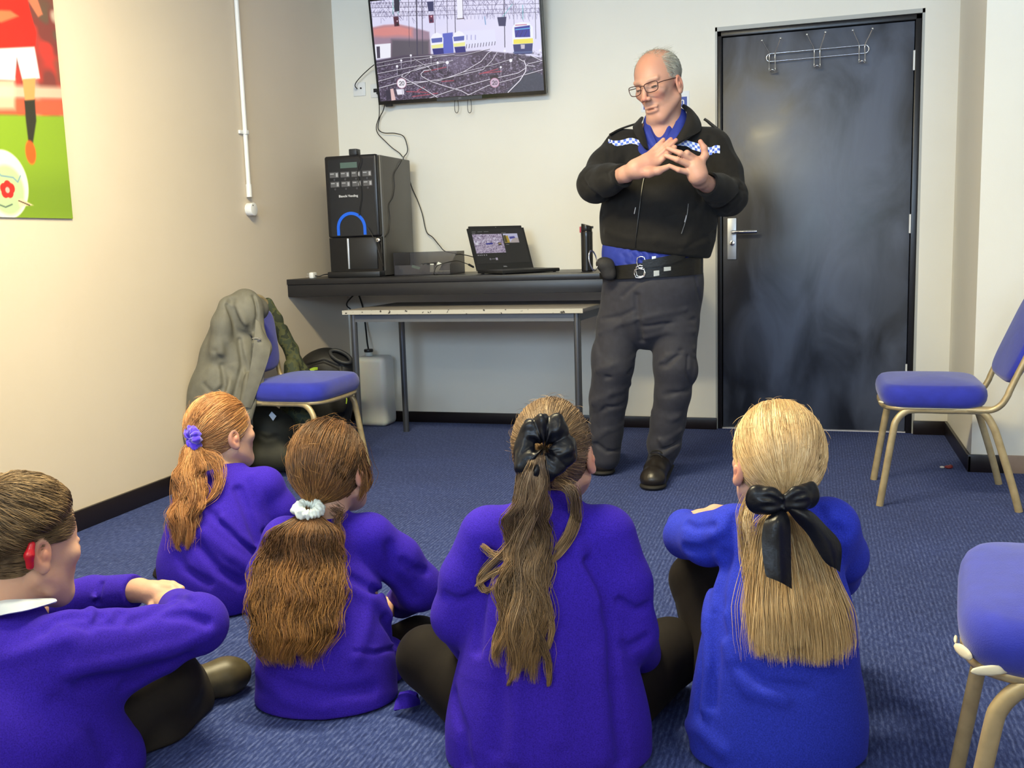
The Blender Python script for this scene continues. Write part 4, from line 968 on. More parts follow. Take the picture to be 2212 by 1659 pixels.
# ---------------------------------------------------------------- sheets: thick cloth pieces lofted between drawn lines
def sheet(name, rows, th, m, parent=None, nu=8, nv=8, round_=True):
    """rows: list of polylines (same count); makes a smooth sheet of thickness th"""
    R = [catmull(r_, nu) if len(r_) > 2 else np.array([np.array(r_[0])*(1-t)+np.array(r_[1])*t for t in np.linspace(0, 1, nu+1)]) for r_ in rows]
    R = np.array(R)                               # rows x U x 3
    G = np.array([catmull(list(R[:, i]), nv) if len(R) > 2 else np.array([R[0, i]*(1-t)+R[1, i]*t for t in np.linspace(0, 1, nv+1)]) for i in range(R.shape[1])])  # U x Vn x 3
    du = np.gradient(G, axis=0); dv = np.gradient(G, axis=1); N = np.cross(du, dv); N /= np.linalg.norm(N, axis=2)[..., None]+1e-12
    U, W_ = G.shape[:2]; A = G+N*th/2; B = G-N*th/2
    i = np.arange(U*W_).reshape(U, W_); F = []
    a = np.stack([i[:-1, :-1].ravel(), i[1:, :-1].ravel(), i[1:, 1:].ravel(), i[:-1, 1:].ravel()], 1)
    F = [a, a[:, ::-1]+U*W_]
    def strip(e):
        e = np.array(e); return np.stack([e[:-1], e[1:], e[1:]+U*W_, e[:-1]+U*W_], 1)
    F += [strip(i[0, :]), strip(i[-1, ::-1]), strip(i[::-1, 0]), strip(i[:, -1])]
    return sharp(rawmesh(name, np.concatenate([A.reshape(-1, 3), B.reshape(-1, 3)]), np.concatenate(F), m, parent, True), 1.0)
# ---------------------------------------------------------------- strands (hair)
def strands(name, P, r, m, parent=None, tip=.25, seed=0, sides=3, grp=None):
    """P: n x k x 3 strand paths -> one mesh of fine tapered tubes, with a random shade per strand"""
    P = np.asarray(P, float); n, k, _ = P.shape
    T = np.gradient(P, axis=1); T /= np.linalg.norm(T, axis=2)[..., None]+1e-12
    ref = np.array([.31, .42, .85]); A = np.cross(T, ref); A /= np.linalg.norm(A, axis=2)[..., None]+1e-9; Bv = np.cross(T, A)
    s = np.linspace(0, 1, k); prof = np.minimum(1, (1-s)/.25*(1-tip)+tip)*np.minimum(1, .5+s*6)
    rs = np.random.RandomState(seed); rr = r*(.7+.6*rs.rand(n))
    a = np.arange(sides)*2*PI/sides
    ring = P[:, :, None, :]+(rr[:, None]*prof[None, :])[:, :, None, None]*(np.cos(a)[None, None, :, None]*A[:, :, None, :]+np.sin(a)[None, None, :, None]*Bv[:, :, None, :])
    Vv = ring.reshape(-1, 3)
    base = (np.arange(n)*k*sides)[:, None, None]; i = np.arange(k-1)[None, :, None]*sides; j = np.arange(sides)[None, None, :]; j2 = (j+1) % sides
    F = np.stack([base+i+j, base+i+j2, base+i+sides+j2, base+i+sides+j], -1).reshape(-1, 4)
    ob = rawmesh(name, Vv, F, m, parent, True)
    if grp is None:
        A0 = P[rs.randint(0, n, max(2, n//60)), k//2]; grp = np.argmin(((P[:, None, k//2]-A0[None])**2).sum(2), axis=1)
    gr = rs.rand(int(grp.max())+1)
    c = np.repeat(np.clip(.62*gr[grp]+.38*rs.rand(n), 0, 1), k*sides); u = np.tile(np.repeat(s, sides), n)
    setcol(ob, np.stack([c, u, np.repeat(rs.rand(n), k*sides)], 1), 'strand'); return ob
def hairmat(name, dark, mid, light, tipcol=None, rough=.38):
    m, nt, b = newmat(name); L = nt.links.new
    a = nt.nodes.new('ShaderNodeAttribute'); a.attribute_name = 'strand'
    sp = nt.nodes.new('ShaderNodeSeparateColor'); L(a.outputs['Color'], sp.inputs[0])
    cr = nt.nodes.new('ShaderNodeValToRGB'); e = cr.color_ramp.elements; e[0].position = 0; e[0].color = (*dark, 1); e[1].position = 1; e[1].color = (*light, 1)
    x = e.new(.5); x.color = (*mid, 1); L(sp.outputs[0], cr.inputs['Fac'])
    out = cr.outputs['Color']
    if tipcol:
        mx = nt.nodes.new('ShaderNodeMix'); mx.data_type = 'RGBA'; L(out, mx.inputs[6]); mx.inputs[7].default_value = (*tipcol, 1)
        pw = nt.nodes.new('ShaderNodeMath'); pw.operation = 'POWER'; L(sp.outputs[1], pw.inputs[0]); pw.inputs[1].default_value = 1.6
        m2 = nt.nodes.new('ShaderNodeMath'); m2.operation = 'MULTIPLY'; L(pw.outputs[0], m2.inputs[0]); L(sp.outputs[2], m2.inputs[1]); L(m2.outputs[0], mx.inputs[0]); out = mx.outputs[2]
    L(out, b.inputs['Base Color']); b.inputs['Roughness'].default_value = rough+.06; b.inputs['Specular IOR Level'].default_value = .42
    return m
def capmat(name, col):
    return mat(name, col, .5, var=.25, vscale=1.0, stretch=(60, 60, 8))
# ================================================================ the man
def unit(v): v = np.array(v, float); return v/np.linalg.norm(v)
M_SKIN = mat('skin', (1, 1, 1), .5, attr='col', spec=.4, bump=.12, bscale=260, sub=.25)
SKIN_M = np.array([.49, .268, .20]); SKIN_C = np.array([.56, .33, .24])
def blotch(P, base, seed=0, amp=.06):
    """gentle natural unevenness of skin"""
    n = np.sin(P[:, 0]*61+seed)+np.sin(P[:, 1]*53+P[:, 2]*37+seed*2)+np.sin(P[:, 2]*71-P[:, 0]*29)
    return np.array(base)[None, :]*(1+amp*.33*n[:, None]*np.array([.6, 1, 1])[None, :])
def dab(C, P, c, r, col, al=1.0, hard=2.0):
    d = np.sqrt((((P-np.array(c))/r)**2).sum(1)) if np.ndim(r) else np.sqrt(((P-np.array(c))**2).sum(1))/r
    w_ = np.clip((1.0-d)*hard, 0, 1)*al; C += w_[:, None]*(np.array(col)-C)
class HeadFrame:
    """local axes of a head: x towards its own right-hand side as seen from the front of the picture, y out of the face, z up"""
    def __init__(s, c, yaw, pitch, roll, scale=1.0):
        # yaw: 0 looks at the camera, positive looks towards image right; 180 looks away
        right = CR; up = np.array([0, 0, 1.0]); to = unit(-np.array([CF[0], CF[1], 0])); right = unit(np.cross(up, to))
        y = math.radians(yaw); f = to*cos(y)+right*sin(y)
        p = math.radians(pitch); f2 = f*cos(p)+up*sin(p); u2 = up*cos(p)-f*sin(p)
        x = np.cross(f2, u2); r_ = math.radians(roll); x2 = x*cos(r_)+u2*sin(r_); u3 = u2*cos(r_)-x*sin(r_)
        s.c = np.array(c, float); s.R = np.stack([x2, f2, u3], 1); s.s = scale
    def __call__(s, x, y, z): return s.c+s.R@(np.array([x, y, z])*s.s)
    def loc(s, P): return ((P-s.c)@s.R)/s.s
def head_ops(B, h, adult=True):
    s = h.s; R = h.R
    def E(c, r, k=.012, mode='u'): B.ell(h(*c), np.array(r)*s, R, k*s, mode)
    def C(a, b, ra, rb, k=.01, mode='u'): B.cone(h(*a), h(*b), ra*s, rb*s, k*s, mode)
    E((0, -.012, .045), (.077, .096, .082), .02)           # cranium
    E((0, .018, .012), (.069, .078, .080), .02)
    if adult:
        E((0, .030, -.050), (.049, .056, .060), .03)       # lower face
        C((-.008, .062, -.106), (.008, .062, -.106), .017, .017, .03)   # chin
    else:
        E((0, .030, -.045), (.056, .058, .060), .03); C((0, .060, -.092), (0, .052, -.085), .022, .026, .03)
    ez = -.012 if adult else 0
    for q in (-1, 1):
        C((q*.058, -.005, -.045+ez), (q*.020, .060, -.094+ez), .014, .016, .03)   # jaw
        E((q*.040, .066, -.014), (.020, .016, .015), .02)   # cheekbone
        if adult:
            C((q*.010, .090, .027), (q*.046, .077, .031), .0075, .0065, .012)     # brow
            C((q*.020, .100, -.030), (q*.036, .082, -.066), .0035, .0030, .010, 's')    # fold beside the mouth
        E((q*.032, .097, .007), (.019, .014, .012), .012, 's')              # socket
        E((q*.032, .075, .006), (.0150, .0150, .0140), .003)                # eye
        C((q*.019, .0905, .0035), (q*.046, .0835, .0035), .0016, .0014, .002, 's')     # lid line
        C((q*.018, .0905, .0155), (q*.046, .0835, .0145), .0014, .0012, .003, 's')     # upper lid crease
        # ear
        E((q*.079, -.010, ez), (.009, .020, .032), .006)
        E((q*.087, -.006, .004+ez), (.007, .012, .019), .004, 's')
        E((q*.084, -.004, -.002+ez), (.004, .006, .010), .004)
        E((q*.080, -.004, -.026+ez), (.007, .010, .010), .005)
    if adult:
        C((0, .090, .020), (0, .116, -.028), .0070, .0098, .012)  # nose
        for q in (-1, 1): E((q*.012, .106, -.032), (.0085, .010, .008), .006); E((q*.007, .110, -.0415), (.0038, .005, .003), .003, 's')
    else: C((0, .086, .008), (0, .100, -.014), .0075, .0095, .014)
    ly = 0 if adult else -.010; mz = -.014 if adult else 0
    E((0, .085+ly, -.050+mz), (.028, .009, .0065), .010)         # upper lip
    E((0, .083+ly, -.064+mz), (.024, .0095, .0075), .010)         # lower lip
    C((-.021, .094+ly, -.0570+mz), (.021, .094+ly, -.0570+mz), .0040, .0040, .003, 's')
def head_col(C, P, h, brow=(.25, .2, .16), lip=(.55, .22, .18), adult=False):
    q = h.loc(P); base = C.mean(0); mz = -.014 if adult else 0
    for sd in (-1, 1):
        dab(C, q, (sd*.032, .086, .003), np.array([.016, .02, .0036]), (.025, .015, .012), .95, 3)
        dab(C, q, (sd*.032, .09, .0150), np.array([.016, .02, .0020]), base*.5, .7, 3)
        dab(C, q, (sd*.032, .09, -.008), np.array([.018, .02, .006]), base*np.array([.85, .7, .7]), .5, 1.5)
        dab(C, q, (sd*.028, .098, .030), np.array([.020, .03, .0055]), brow, .55, 1.5)
        dab(C, q, (sd*.080, -.01, .0), np.array([.02, .03, .035]), base*np.array([1.12, .80, .76]), .7)
        dab(C, q, (sd*.042, .08, -.035), np.array([.025, .03, .024]), base*np.array([1.10, .78, .74]), .6)
    dab(C, q, (0, .11, -.0565+mz), np.array([.027, .03, .0120]), lip, .8, 2.5)
    dab(C, q, (0, .10, -.0565+mz), np.array([.021, .03, .0032]), (.05, .02, .018), .9, 3)
    dab(C, q, (0, .115, -.03), np.array([.018, .02, .018]), base*np.array([1.12, .78, .74]), .7)
    return C

def MT(py): return 4.2-(1040-py)*.00025
def m_(px, py, dt=0.0): return V(px, py, MT(py)+dt)
PXM = 4.05/FPX
def rp(px): return px*PXM
man = None
TO = unit(-np.array([CF[0], CF[1], 0])); RT = unit(np.cross([0, 0, 1.0], TO)); UP = np.array([0, 0, 1.0])
fa = math.radians(-16); MN = TO*cos(fa)+RT*sin(fa); MWd = unit(np.cross(UP, MN))      # chest normal, width axis
hm = HeadFrame(m_(1423, 185, -.02), -40, -15, -6, 1.10)

B = Solid()
head_ops(B, hm)
# neck and torso
B.cone(hm(0, -.03, -.05), m_(1432, 300, .03), .062, .070, .03)
tf_ = (MN, .66)
B.cone(m_(1350, 312, .05), m_(1520, 308, -.01), .045, .045, .04)
B.chain([m_(1430, 340, .02), m_(1420, 460, 0), m_(1412, 560, .0), m_(1412, 620, .01)], [.155, .17, .15, .14], .04, flat=tf_)
# legs
B.chain([m_(1362, 640, .03), m_(1325, 800, .06), m_(1312, 960, .12)], [.070, .055, .040], .03)
B.chain([m_(1462, 640, -.0), m_(1455, 820, -.04), m_(1432, 985, .03)], [.070, .055, .040], .03)
# arms (his right arm is on the left of the picture)
LSh, LEl, LWr = m_(1335, 325, .05), m_(1287, 398, -.08), m_(1352, 376, -.31)
RSh, REl, RWr = m_(1545, 325, -.03), m_(1574, 428, -.10), m_(1512, 388, -.33)
B.chain([LSh, LEl, LWr], [.050, .040, .030], .02); B.chain([RSh, REl, RWr], [.050, .040, .031], .02)
def H1(px, py, dt=0.0): return m_(px, py, -.345+dt)
def H2(px, py, dt=0.0): return m_(px, py, -.365+dt)
# hand on the left: palm towards the viewer, fingers together pointing up and right
B.chain([LWr, H1(1372, 366), H1(1398, 352, .0)], [.029, .032, .030], .015)
B.cone(H1(1376, 360), H1(1409, 334, .01), .026, .018, .018); B.cone(H1(1384, 372), H1(1418, 350, -.005), .022, .018, .018)
for (a, b_, c) in (((1405, 331, .012), (1420, 316, .014), (1433, 302, .018)), ((1412, 335, .004), (1431, 318, .004), (1449, 301, .010)), ((1418, 341, -.004), (1438, 323, -.006), (1460, 303, .002)), ((1424, 349, -.010), (1442, 334, -.012), (1458, 318, -.008))):
    B.chain([H1(*a), H1(*b_), H1(*c)], [.0115, .0100, .0080], .004)
B.chain([H1(1378, 372, -.01), H1(1402, 373, -.025), H1(1422, 369, -.03), H1(1442, 361, -.03)], [.022, .018, .0145, .0105], .008)
# hand on the right: back of the hand to the viewer, thumb up
B.chain([RWr, H2(1507, 378, -.0), H2(1500, 362, -.005)], [.031, .035, .030], .015)
B.ell(H2(1502, 360), [.038, .026, .040], np.stack([unit(CR), unit(CF), unit(CU)], 1), .015)
B.chain([H2(1495, 346, -.012), H2(1470, 331, -.028), H2(1442, 320, -.012)], [.0125, .0105, .0080], .004)
B.chain([H2(1490, 357, -.016), H2(1463, 345, -.030), H2(1438, 336, -.014)], [.0125, .0105, .0080], .004)
B.chain([H2(1488, 372, -.012), H2(1466, 367, -.022), H2(1446, 358, -.014)], [.0120, .0100, .0078], .004)
B.chain([H2(1500, 342, -.0), H2(1484, 331, -.020), H2(1478, 341, -.010)], [.0125, .0115, .0090], .004)
B.chain([H2(1513, 350, .005), H2(1523, 336, .0), H2(1521, 320, .0), H2(1513, 306, .0)], [.018, .0135, .0115, .0088], .008)
def mcol(P):
    C = blotch(P, SKIN_M, 1, .10); head_col(C, P, hm, brow=(.30, .22, .17), lip=(.36, .13, .10), adult=True)
    for q in ((1433, 302), (1449, 301), (1460, 303), (1458, 318)): dab(C, P, H1(*q), .018, np.array(SKIN_M)*[1.0, .78, .75], .6)
    for q in ((1513, 306), (1442, 320), (1438, 336), (1446, 358)): dab(C, P, H2(*q), .018, np.array(SKIN_M)*[1.0, .76, .73], .6)
    dab(C, P, H1(1395, 355, -.03), .05, np.array(SKIN_M)*[.98, .80, .80], .5)
    ql = hm.loc(P); dab(C, ql, (0, .06, .10), np.array([.06, .08, .05]), np.array(SKIN_M)*[1.02, .84, .74], .6, 1.5)
    return np.clip(C, 0, 1)
man = B.mesh(.0034, 'person', M_SKIN, None, 1, mcol)
tag(man, 'standing man in a black uniform jacket with chequered band, glasses and cargo trousers', 'person')

# ---- jacket
M_JACKET = mat('black_softshell', (.0075, .0068, .0064), .8, var=.18, vscale=60, bump=.5, bscale=900, bdist=.0015, sheen=.05, spec=.3)
J = Solid()
J.chain([m_(1434, 385, .01), m_(1426, 420, .0), m_(1421, 470, -.015), m_(1420, 515, -.01), m_(1418, 560, .0)], [.165, .215, .232, .224, .200], .03, flat=(MN, .70))
J.cone(m_(1350, 322, .05), m_(1530, 316, -.02), .062, .070, .03)
J.cone(m_(1362, 330, .03), m_(1500, 330, -.02), .09, .10, .03, flat=(MN, .8))
J.cone(m_(1430, 285, .05), m_(1430, 320, .02), .066, .09, .03)
J.chain([m_(1340, 318, .05), m_(1308, 360, -.01), m_(1287, 398, -.08)], [.066, .068, .072], .03)
J.chain([m_(1287, 398, -.08), m_(1315, 388, -.19), m_(1346, 380, -.285)], [.074, .060, .046], .02)
J.chain([m_(1540, 322, -.02), m_(1562, 375, -.05), m_(1573, 425, -.10)], [.076, .074, .074], .03)
J.chain([m_(1573, 425, -.10), m_(1552, 410, -.20), m_(1524, 396, -.290)], [.074, .060, .047], .02)
# open neck, cuffs, hem
J.cone(m_(1428, 240, -.04), m_(1420, 292, -.10), .052, .028, .01, 's')
J.cone(hm(0, -.02, -.06), m_(1428, 285, .03), .058, .060, .012, 's')
wd1 = unit(m_(1352, 377, -.31)-m_(1322, 386, -.21)); J.cut(m_(1345, 379, -.285), wd1, m_(1354, 376, -.315), .058)
J.cone(m_(1346, 378, -.285), m_(1354, 375, -.33), .030, .040, .006, 's')
wd2 = unit(m_(1510, 388, -.335)-m_(1545, 404, -.22)); J.cut(m_(1526, 396, -.283), wd2, m_(1514, 390, -.33), .075)
J.cone(m_(1530, 398, -.27), m_(1514, 391, -.33), .036, .040, .006, 's')
hL, hR = m_(1300, 531, 0), m_(1518, 556, 0); hn = np.cross(hR-hL, MN); hn = unit(hn); hn = hn if hn[2] < 0 else -hn
J.plane(hL, hn, .012)
# folds
J.wave(m_(1290, 400, -.10), .10, LEl-LSh, .040, .0022, CR); J.wave(m_(1575, 425, -.12), .12, REl-RSh, .046, .0026, CR)
for P, a, w_ in (([(1312, 300), (1318, 340), (1314, 385)], -.010, .010), ([(1535, 300), (1530, 350), (1540, 400), (1530, 440)], -.010, .012), ([(1556, 440), (1500, 455), (1440, 470)], -.006, .012), ([(1300, 460), (1360, 455), (1400, 440)], -.005, .012),
    ([(1310, 500), (1350, 515), (1420, 520)], .006, .012), ([(1420, 520), (1480, 528), (1530, 520)], .006, .013), ([(1520, 440), (1500, 490), (1470, 540)], .006, .012), ([(1545, 500), (1510, 520), (1470, 535)], -.006, .010),
    ([(1560, 300), (1590, 350), (1600, 400)], .005, .012), ([(1600, 400), (1575, 440), (1545, 455)], -.009, .010), ([(1598, 430), (1570, 458)], .006, .010), ([(1260, 390), (1290, 420), (1320, 425)], -.008, .010), ([(1255, 370), (1290, 380), (1330, 365)], -.006, .009),
    ([(1330, 330), (1340, 400), (1345, 440)], -.008, .012), ([(1480, 330), (1500, 420), (1490, 470)], .005, .016)):
    def surf(px, py):
        # march along the view ray to the jacket surface
        t0 = MT(py)-.45; P_ = np.array([V(px, py, t0+.005*i) for i in range(100)]); d = JB.ev(P_); i = np.argmax(d < 0); return P_[i] if (d < 0).any() else V(px, py, MT(py)-.15)
    if 'JB' not in globals():
        JB = Solid(); JB.ops = list(J.ops)
    J.fold([surf(*p) for p in P], a, w_)
jacket = J.mesh(.0042, 'jacket', M_JACKET, man)
def js(px, py, off=.004):
    t0 = MT(py)-.45; P_ = np.array([V(px, py, t0+.0015*i) for i in range(360)]); d = J.ev(P_); i = np.argmax(d < 0)
    return P_[i]-unit(ray(px, py))*off if (d < 0).any() else V(px, py, MT(py)-.12)
tube('zip', [js(1392, 382), js(1388, 400), js(1384, 430), js(1379, 470), js(1374, 510), js(1372, 534)], .0028, mat('zip_black', (.008, .008, .008), .35), man, n=6, smooth_n=4)
tube('pocket_zip', [js(1487, 440), js(1483, 470), js(1472, 505)], .0016, mat('zip_grey', (.10, .10, .10), .4), man, n=6, smooth_n=4)
tube('zip_pull', [js(1483, 465), js(1479, 480)], .0022, M_SATIN, man, n=6)
tube('zip_pull', [js(1373, 448), js(1370, 462)], .0020, M_SATIN, man, n=6)
# collar of the jacket: standing leaves folded outwards
def cl(pts): return [m_(*p) for p in pts]
sheet('jacket_collar', [cl([(1473, 231, .03), (1484, 246, -.02), (1478, 272, -.08), (1452, 314, -.13)]), cl([(1477, 227, .04), (1494, 240, -.02), (1497, 266, -.09), (1468, 308, -.150)]), cl([(1486, 232, .05), (1508, 256, .0), (1512, 282, -.075), (1482, 300, -.142)])], .008, M_JACKET, man)
sheet('jacket_collar', [cl([(1390, 256, .03), (1386, 268, -.03), (1392, 292, -.09), (1399, 324, -.115)]), cl([(1386, 254, .04), (1379, 268, -.03), (1384, 292, -.095), (1392, 318, -.125)]), cl([(1378, 262, .04), (1368, 276, -.02), (1376, 296, -.08), (1384, 306, -.115)])], .008, M_JACKET, man)
# shirt under it
M_SHIRT = mat('royal_blue_shirt', S(34, 50, 140), .7, var=.1, vscale=40, bump=.25, bscale=600)
sheet('shirt_collar', [cl([(1462, 236, .02), (1460, 262, -.04), (1446, 290, -.085), (1428, 322, -.115)]), cl([(1470, 234, .02), (1474, 262, -.04), (1464, 290, -.095), (1440, 326, -.125)]), cl([(1480, 240, .03), (1486, 266, -.02), (1474, 296, -.085), (1450, 330, -.118)])], .005, M_SHIRT, man)
sheet('shirt_collar', [cl([(1400, 262, .0), (1402, 276, -.05), (1409, 290, -.08), (1419, 312, -.11)]), cl([(1394, 266, .0), (1394, 280, -.055), (1402, 298, -.09), (1415, 322, -.118)]), cl([(1388, 276, .02), (1390, 290, -.04), (1398, 308, -.08), (1412, 330, -.110)])], .005, M_SHIRT, man)
Sh = Solid()
Sh.cone(m_(1424, 330, -.02), m_(1422, 400, .0), .10, .16, .03, flat=(MN, .7)); Sh.cone(m_(1424, 268, .02), m_(1422, 330, -.03), .066, .085, .03)
Sh.cone(m_(1425, 250, -.05), m_(1421, 305, -.11), .045, .022, .008, 's'); Sh.cone(hm(0, -.02, -.06), m_(1428, 280, .03), .064, .062, .010, 's')
Sh.chain([m_(1410, 520, .0), m_(1404, 548, -.005), m_(1404, 575, .0)], [.196, .192, .190], .03, flat=(MN, .72))
Sh.wave(m_(1390, 548, -.13), .12, CR, .035, .006, CU)
Sh.mesh(.005, 'shirt', M_SHIRT, man)
# ---- trousers
M_TROU = mat('charcoal_cargo_cloth', (.023, .023, .033), .75, var=.15, vscale=50, bump=.4, bscale=800, bdist=.001, sheen=.05)
T_ = Solid()
T_.chain([m_(1412, 572, .0), m_(1410, 610, .005), m_(1404, 655, .01)], [.196, .204, .196], .02, flat=(MN, .74))
T_.chain([m_(1350, 640, .03), m_(1338, 700, .035), m_(1324, 790, .03), m_(1314, 860, .07), m_(1308, 930, .11), m_(1306, 985, .12)], [.096, .094, .086, .080, .074, .068], .018)
T_.chain([m_(1462, 640, .0), m_(1456, 700, -.02), m_(1457, 790, -.045), m_(1453, 850, -.03), m_(1443, 910, .0), m_(1434, 960, .02), m_(1430, 988, .02)], [.104, .100, .086, .074, .072, .070, .054], .018)
T_.ell(m_(1489, 800, -.05), [.036, .055, .060], np.stack([unit(CR), unit(CF), unit(CU)], 1), .012)
T_.ell(m_(1292, 770, .03), [.030, .055, .070], np.stack([unit(CR), unit(CF), unit(CU)], 1), .012)
T_.plane(m_(1306, 1013, .1), (0, 0, -1), .006)
tp = Solid(); tp.ops = list(T_.ops)
def tsurf(px, py, S0=None, lo=.4):
    S0 = S0 or tp; P_ = np.array([V(px, py, MT(py)-lo+.003*i) for i in range(240)]); d = S0.ev(P_); i = np.argmax(d < 0)
    return P_[i] if (d < 0).any() else V(px, py, MT(py)-.1)
for P, a, w_ in (([(1375, 640), (1378, 690), (1386, 735)], -.014, .010), ([(1380, 690), (1420, 680), (1480, 668)], .005, .009), ([(1385, 706), (1430, 700), (1500, 690)], -.006, .008), ([(1392, 730), (1440, 716), (1500, 716)], .007, .010),
    ([(1300, 690), (1340, 684), (1370, 670)], -.006, .008), ([(1295, 720), (1340, 700), (1375, 690)], .006, .009), ([(1400, 800), (1440, 770), (1500, 752)], .007, .010), ([(1405, 790), (1440, 790), (1470, 760)], -.008, .009),
    ([(1290, 800), (1320, 790), (1370, 770)], .007, .010), ([(1275, 830), (1310, 815), (1365, 800)], -.008, .009), ([(1280, 870), (1320, 850), (1360, 830)], .008, .011), ([(1272, 905), (1310, 880), (1350, 870)], -.008, .010),
    ([(1282, 950), (1310, 930), (1345, 915)], .008, .010), ([(1410, 860), (1450, 850), (1490, 840)], -.008, .010), ([(1410, 890), (1450, 905), (1485, 900)], .007, .012), ([(1395, 935), (1430, 955), (1470, 930)], .010, .010), ([(1395, 948), (1430, 972), (1468, 952)], -.012, .008),
    ([(1392, 960), (1430, 985), (1466, 962)], .008, .007), ([(1485, 770), (1484, 800), (1492, 832)], -.006, .006), ([(1440, 768), (1470, 762), (1500, 768)], .006, .006), ([(1345, 640), (1380, 610), (1400, 600)], -.005, .008), ([(1290, 960), (1310, 975), (1340, 970)], -.009, .008),
    ([(1500, 590), (1506, 620), (1512, 650)], -.006, .006), ([(1398, 800), (1400, 860), (1396, 920)], .004, .012)):
    T_.fold([tsurf(*p) for p in P], a, w_)
trousers = T_.mesh(.0045, 'trousers', M_TROU, man)
# belt
M_BELT = mat('black_leather', (.006, .006, .006), .35, bump=.3, bscale=120, spec=.3)
bc = []
def belt_ring(c, r, z_, h, tilt, name, m, r0=.0, th=.006):
    pts = []
    for k in range(49):
        a = 2*PI*k/48; pts.append(c+MWd*r*cos(a)+MN*(r*.755)*sin(a)+UP*(tilt*cos(a)))
    rows = [[p+UP*(-h/2) for p in pts[:-1]], [p+UP*(h/2) for p in pts[:-1]]]
    Vv = []; F = []
    n = 48
    for k in range(n):
        p = pts[k]; o = unit((p-c)-UP*((p-c)@UP))
        for q in ((0, -h/2), (th, -h/2), (th, h/2), (0, h/2)): Vv.append(p+o*q[0]+UP*q[1])
    for k in range(n):
        for q in range(4): F.append((k*4+q, ((k+1) % n)*4+q, ((k+1) % n)*4+(q+1) % 4, k*4+(q+1) % 4))
    return sharp(rawmesh(name, Vv, F, m, man, True), .8)
bcen = m_(1407, 577, .003)
belt_ring(bcen, .206, 0, .046, .018, 'belt', M_BELT)
belt_ring(m_(1406, 590, .003), .209, 0, .026, .006, 'belt', M_BELT, th=.005)
def bs(px, py, off=0): 
    # point on the belt front
    P_ = np.array([V(px, py, MT(py)-.4+.002*i) for i in range(300)]); q = P_-bcen; r_ = np.hypot(q@MWd, (q@MN)/.755); i = np.argmax(r_ < .213)
    return P_[i]-unit(ray(px, py))*off
for (x, y, s1, s2) in ((1384, 566, .012, .034), (1382, 585, .014, .012)):
    P = [bs(x-7, y-9, .004), bs(x+8, y-10, .004), bs(x+9, y+10, .004), bs(x-6, y+11, .004)]
    tube('belt_buckle', P, .0024, M_CHROME, man, n=8, closed=True, smooth_n=2)
tube('belt_buckle', [bs(1371, 583, .006), bs(1391, 582, .007), bs(1392, 597, .007), bs(1374, 600, .006)], .0022, M_CHROME, man, n=8, closed=True, smooth_n=2)
sheet('belt_end', [[bs(1388, 562, .006), bs(1430, 555, .006), bs(1470, 548, .006), bs(1482, 550, .003)], [bs(1388, 580, .006), bs(1430, 574, .006), bs(1466, 564, .006), bs(1480, 556, .003)]], .006, M_BELT, man)
for a, b_ in (((1412, 585), (1424, 597)), ((1434, 577), (1449, 586))):
    sheet('belt_clip', [[bs(a[0], a[1], .006), bs(b_[0], a[1]-1, .006)], [bs(a[0], b_[1], .006), bs(b_[0], b_[1]-2, .006)]], .003, mat('clip_grey', (.35, .38, .40), .35) if a[0] == 1412 else bpy.data.materials['clip_grey'], man)
sheet('belt_clip', [[bs(1408, 554, .012), bs(1417, 553, .012)], [bs(1408, 560, .012), bs(1417, 558, .012)]], .003, M_CHROME, man)
# pouch and ring of keys on his right hip
pch = thing('x', None, None); bpy.data.objects.remove(pch)
Pch = Solid()
Pch.cone(m_(1310, 574, -.09), m_(1315, 590, -.09), .033, .030, .01, flat=(CF, .7)); Pch.ell(m_(1302, 570, -.09), [.028, .022, .026], np.stack([unit(CR), unit(CF), unit(CU)], 1), .01); Pch.ell(m_(1322, 592, -.09), [.014, .02, .024], np.stack([unit(CR), unit(CF), unit(CU)], 1), .008)
Pch.fold([m_(1300, 560, -.12), m_(1318, 566, -.12), m_(1326, 590, -.12)], -.006, .006)
Pch.mesh(.004, 'belt_pouch', mat('pouch_nylon', (.014, .013, .014), .7, bump=.5, bscale=400), man)
for dt, rr_ in ((0, 1.0), (.006, .94)):
    cx, cy = 1281, 563; rg = []
    for k in range(24):
        a = 2*PI*k/24; rg.append(m_(cx+8.5*cos(a)*rr_+ (3.5*sin(a)), cy+22*sin(a)*rr_, -.11+dt+.016*cos(a)))
    tube('steel_ring', rg, .0022, M_CHROME, man, n=8, closed=True)
# epaulettes
sheet('epaulette', [cl([(1316, 291, -.005), (1334, 281, -.0), (1352, 275, .01), (1374, 268, .02)]), cl([(1318, 290, .05), (1336, 280, .05), (1354, 273, .05), (1376, 266, .05)])], .006, M_JACKET, man)
sheet('epaulette', [cl([(1520, 258, -.03), (1526, 262, -.04), (1536, 271, -.045), (1550, 283, -.05)]), cl([(1522, 256, .02), (1530, 261, .01), (1540, 269, .0), (1554, 280, .0)])], .006, M_JACKET, man)
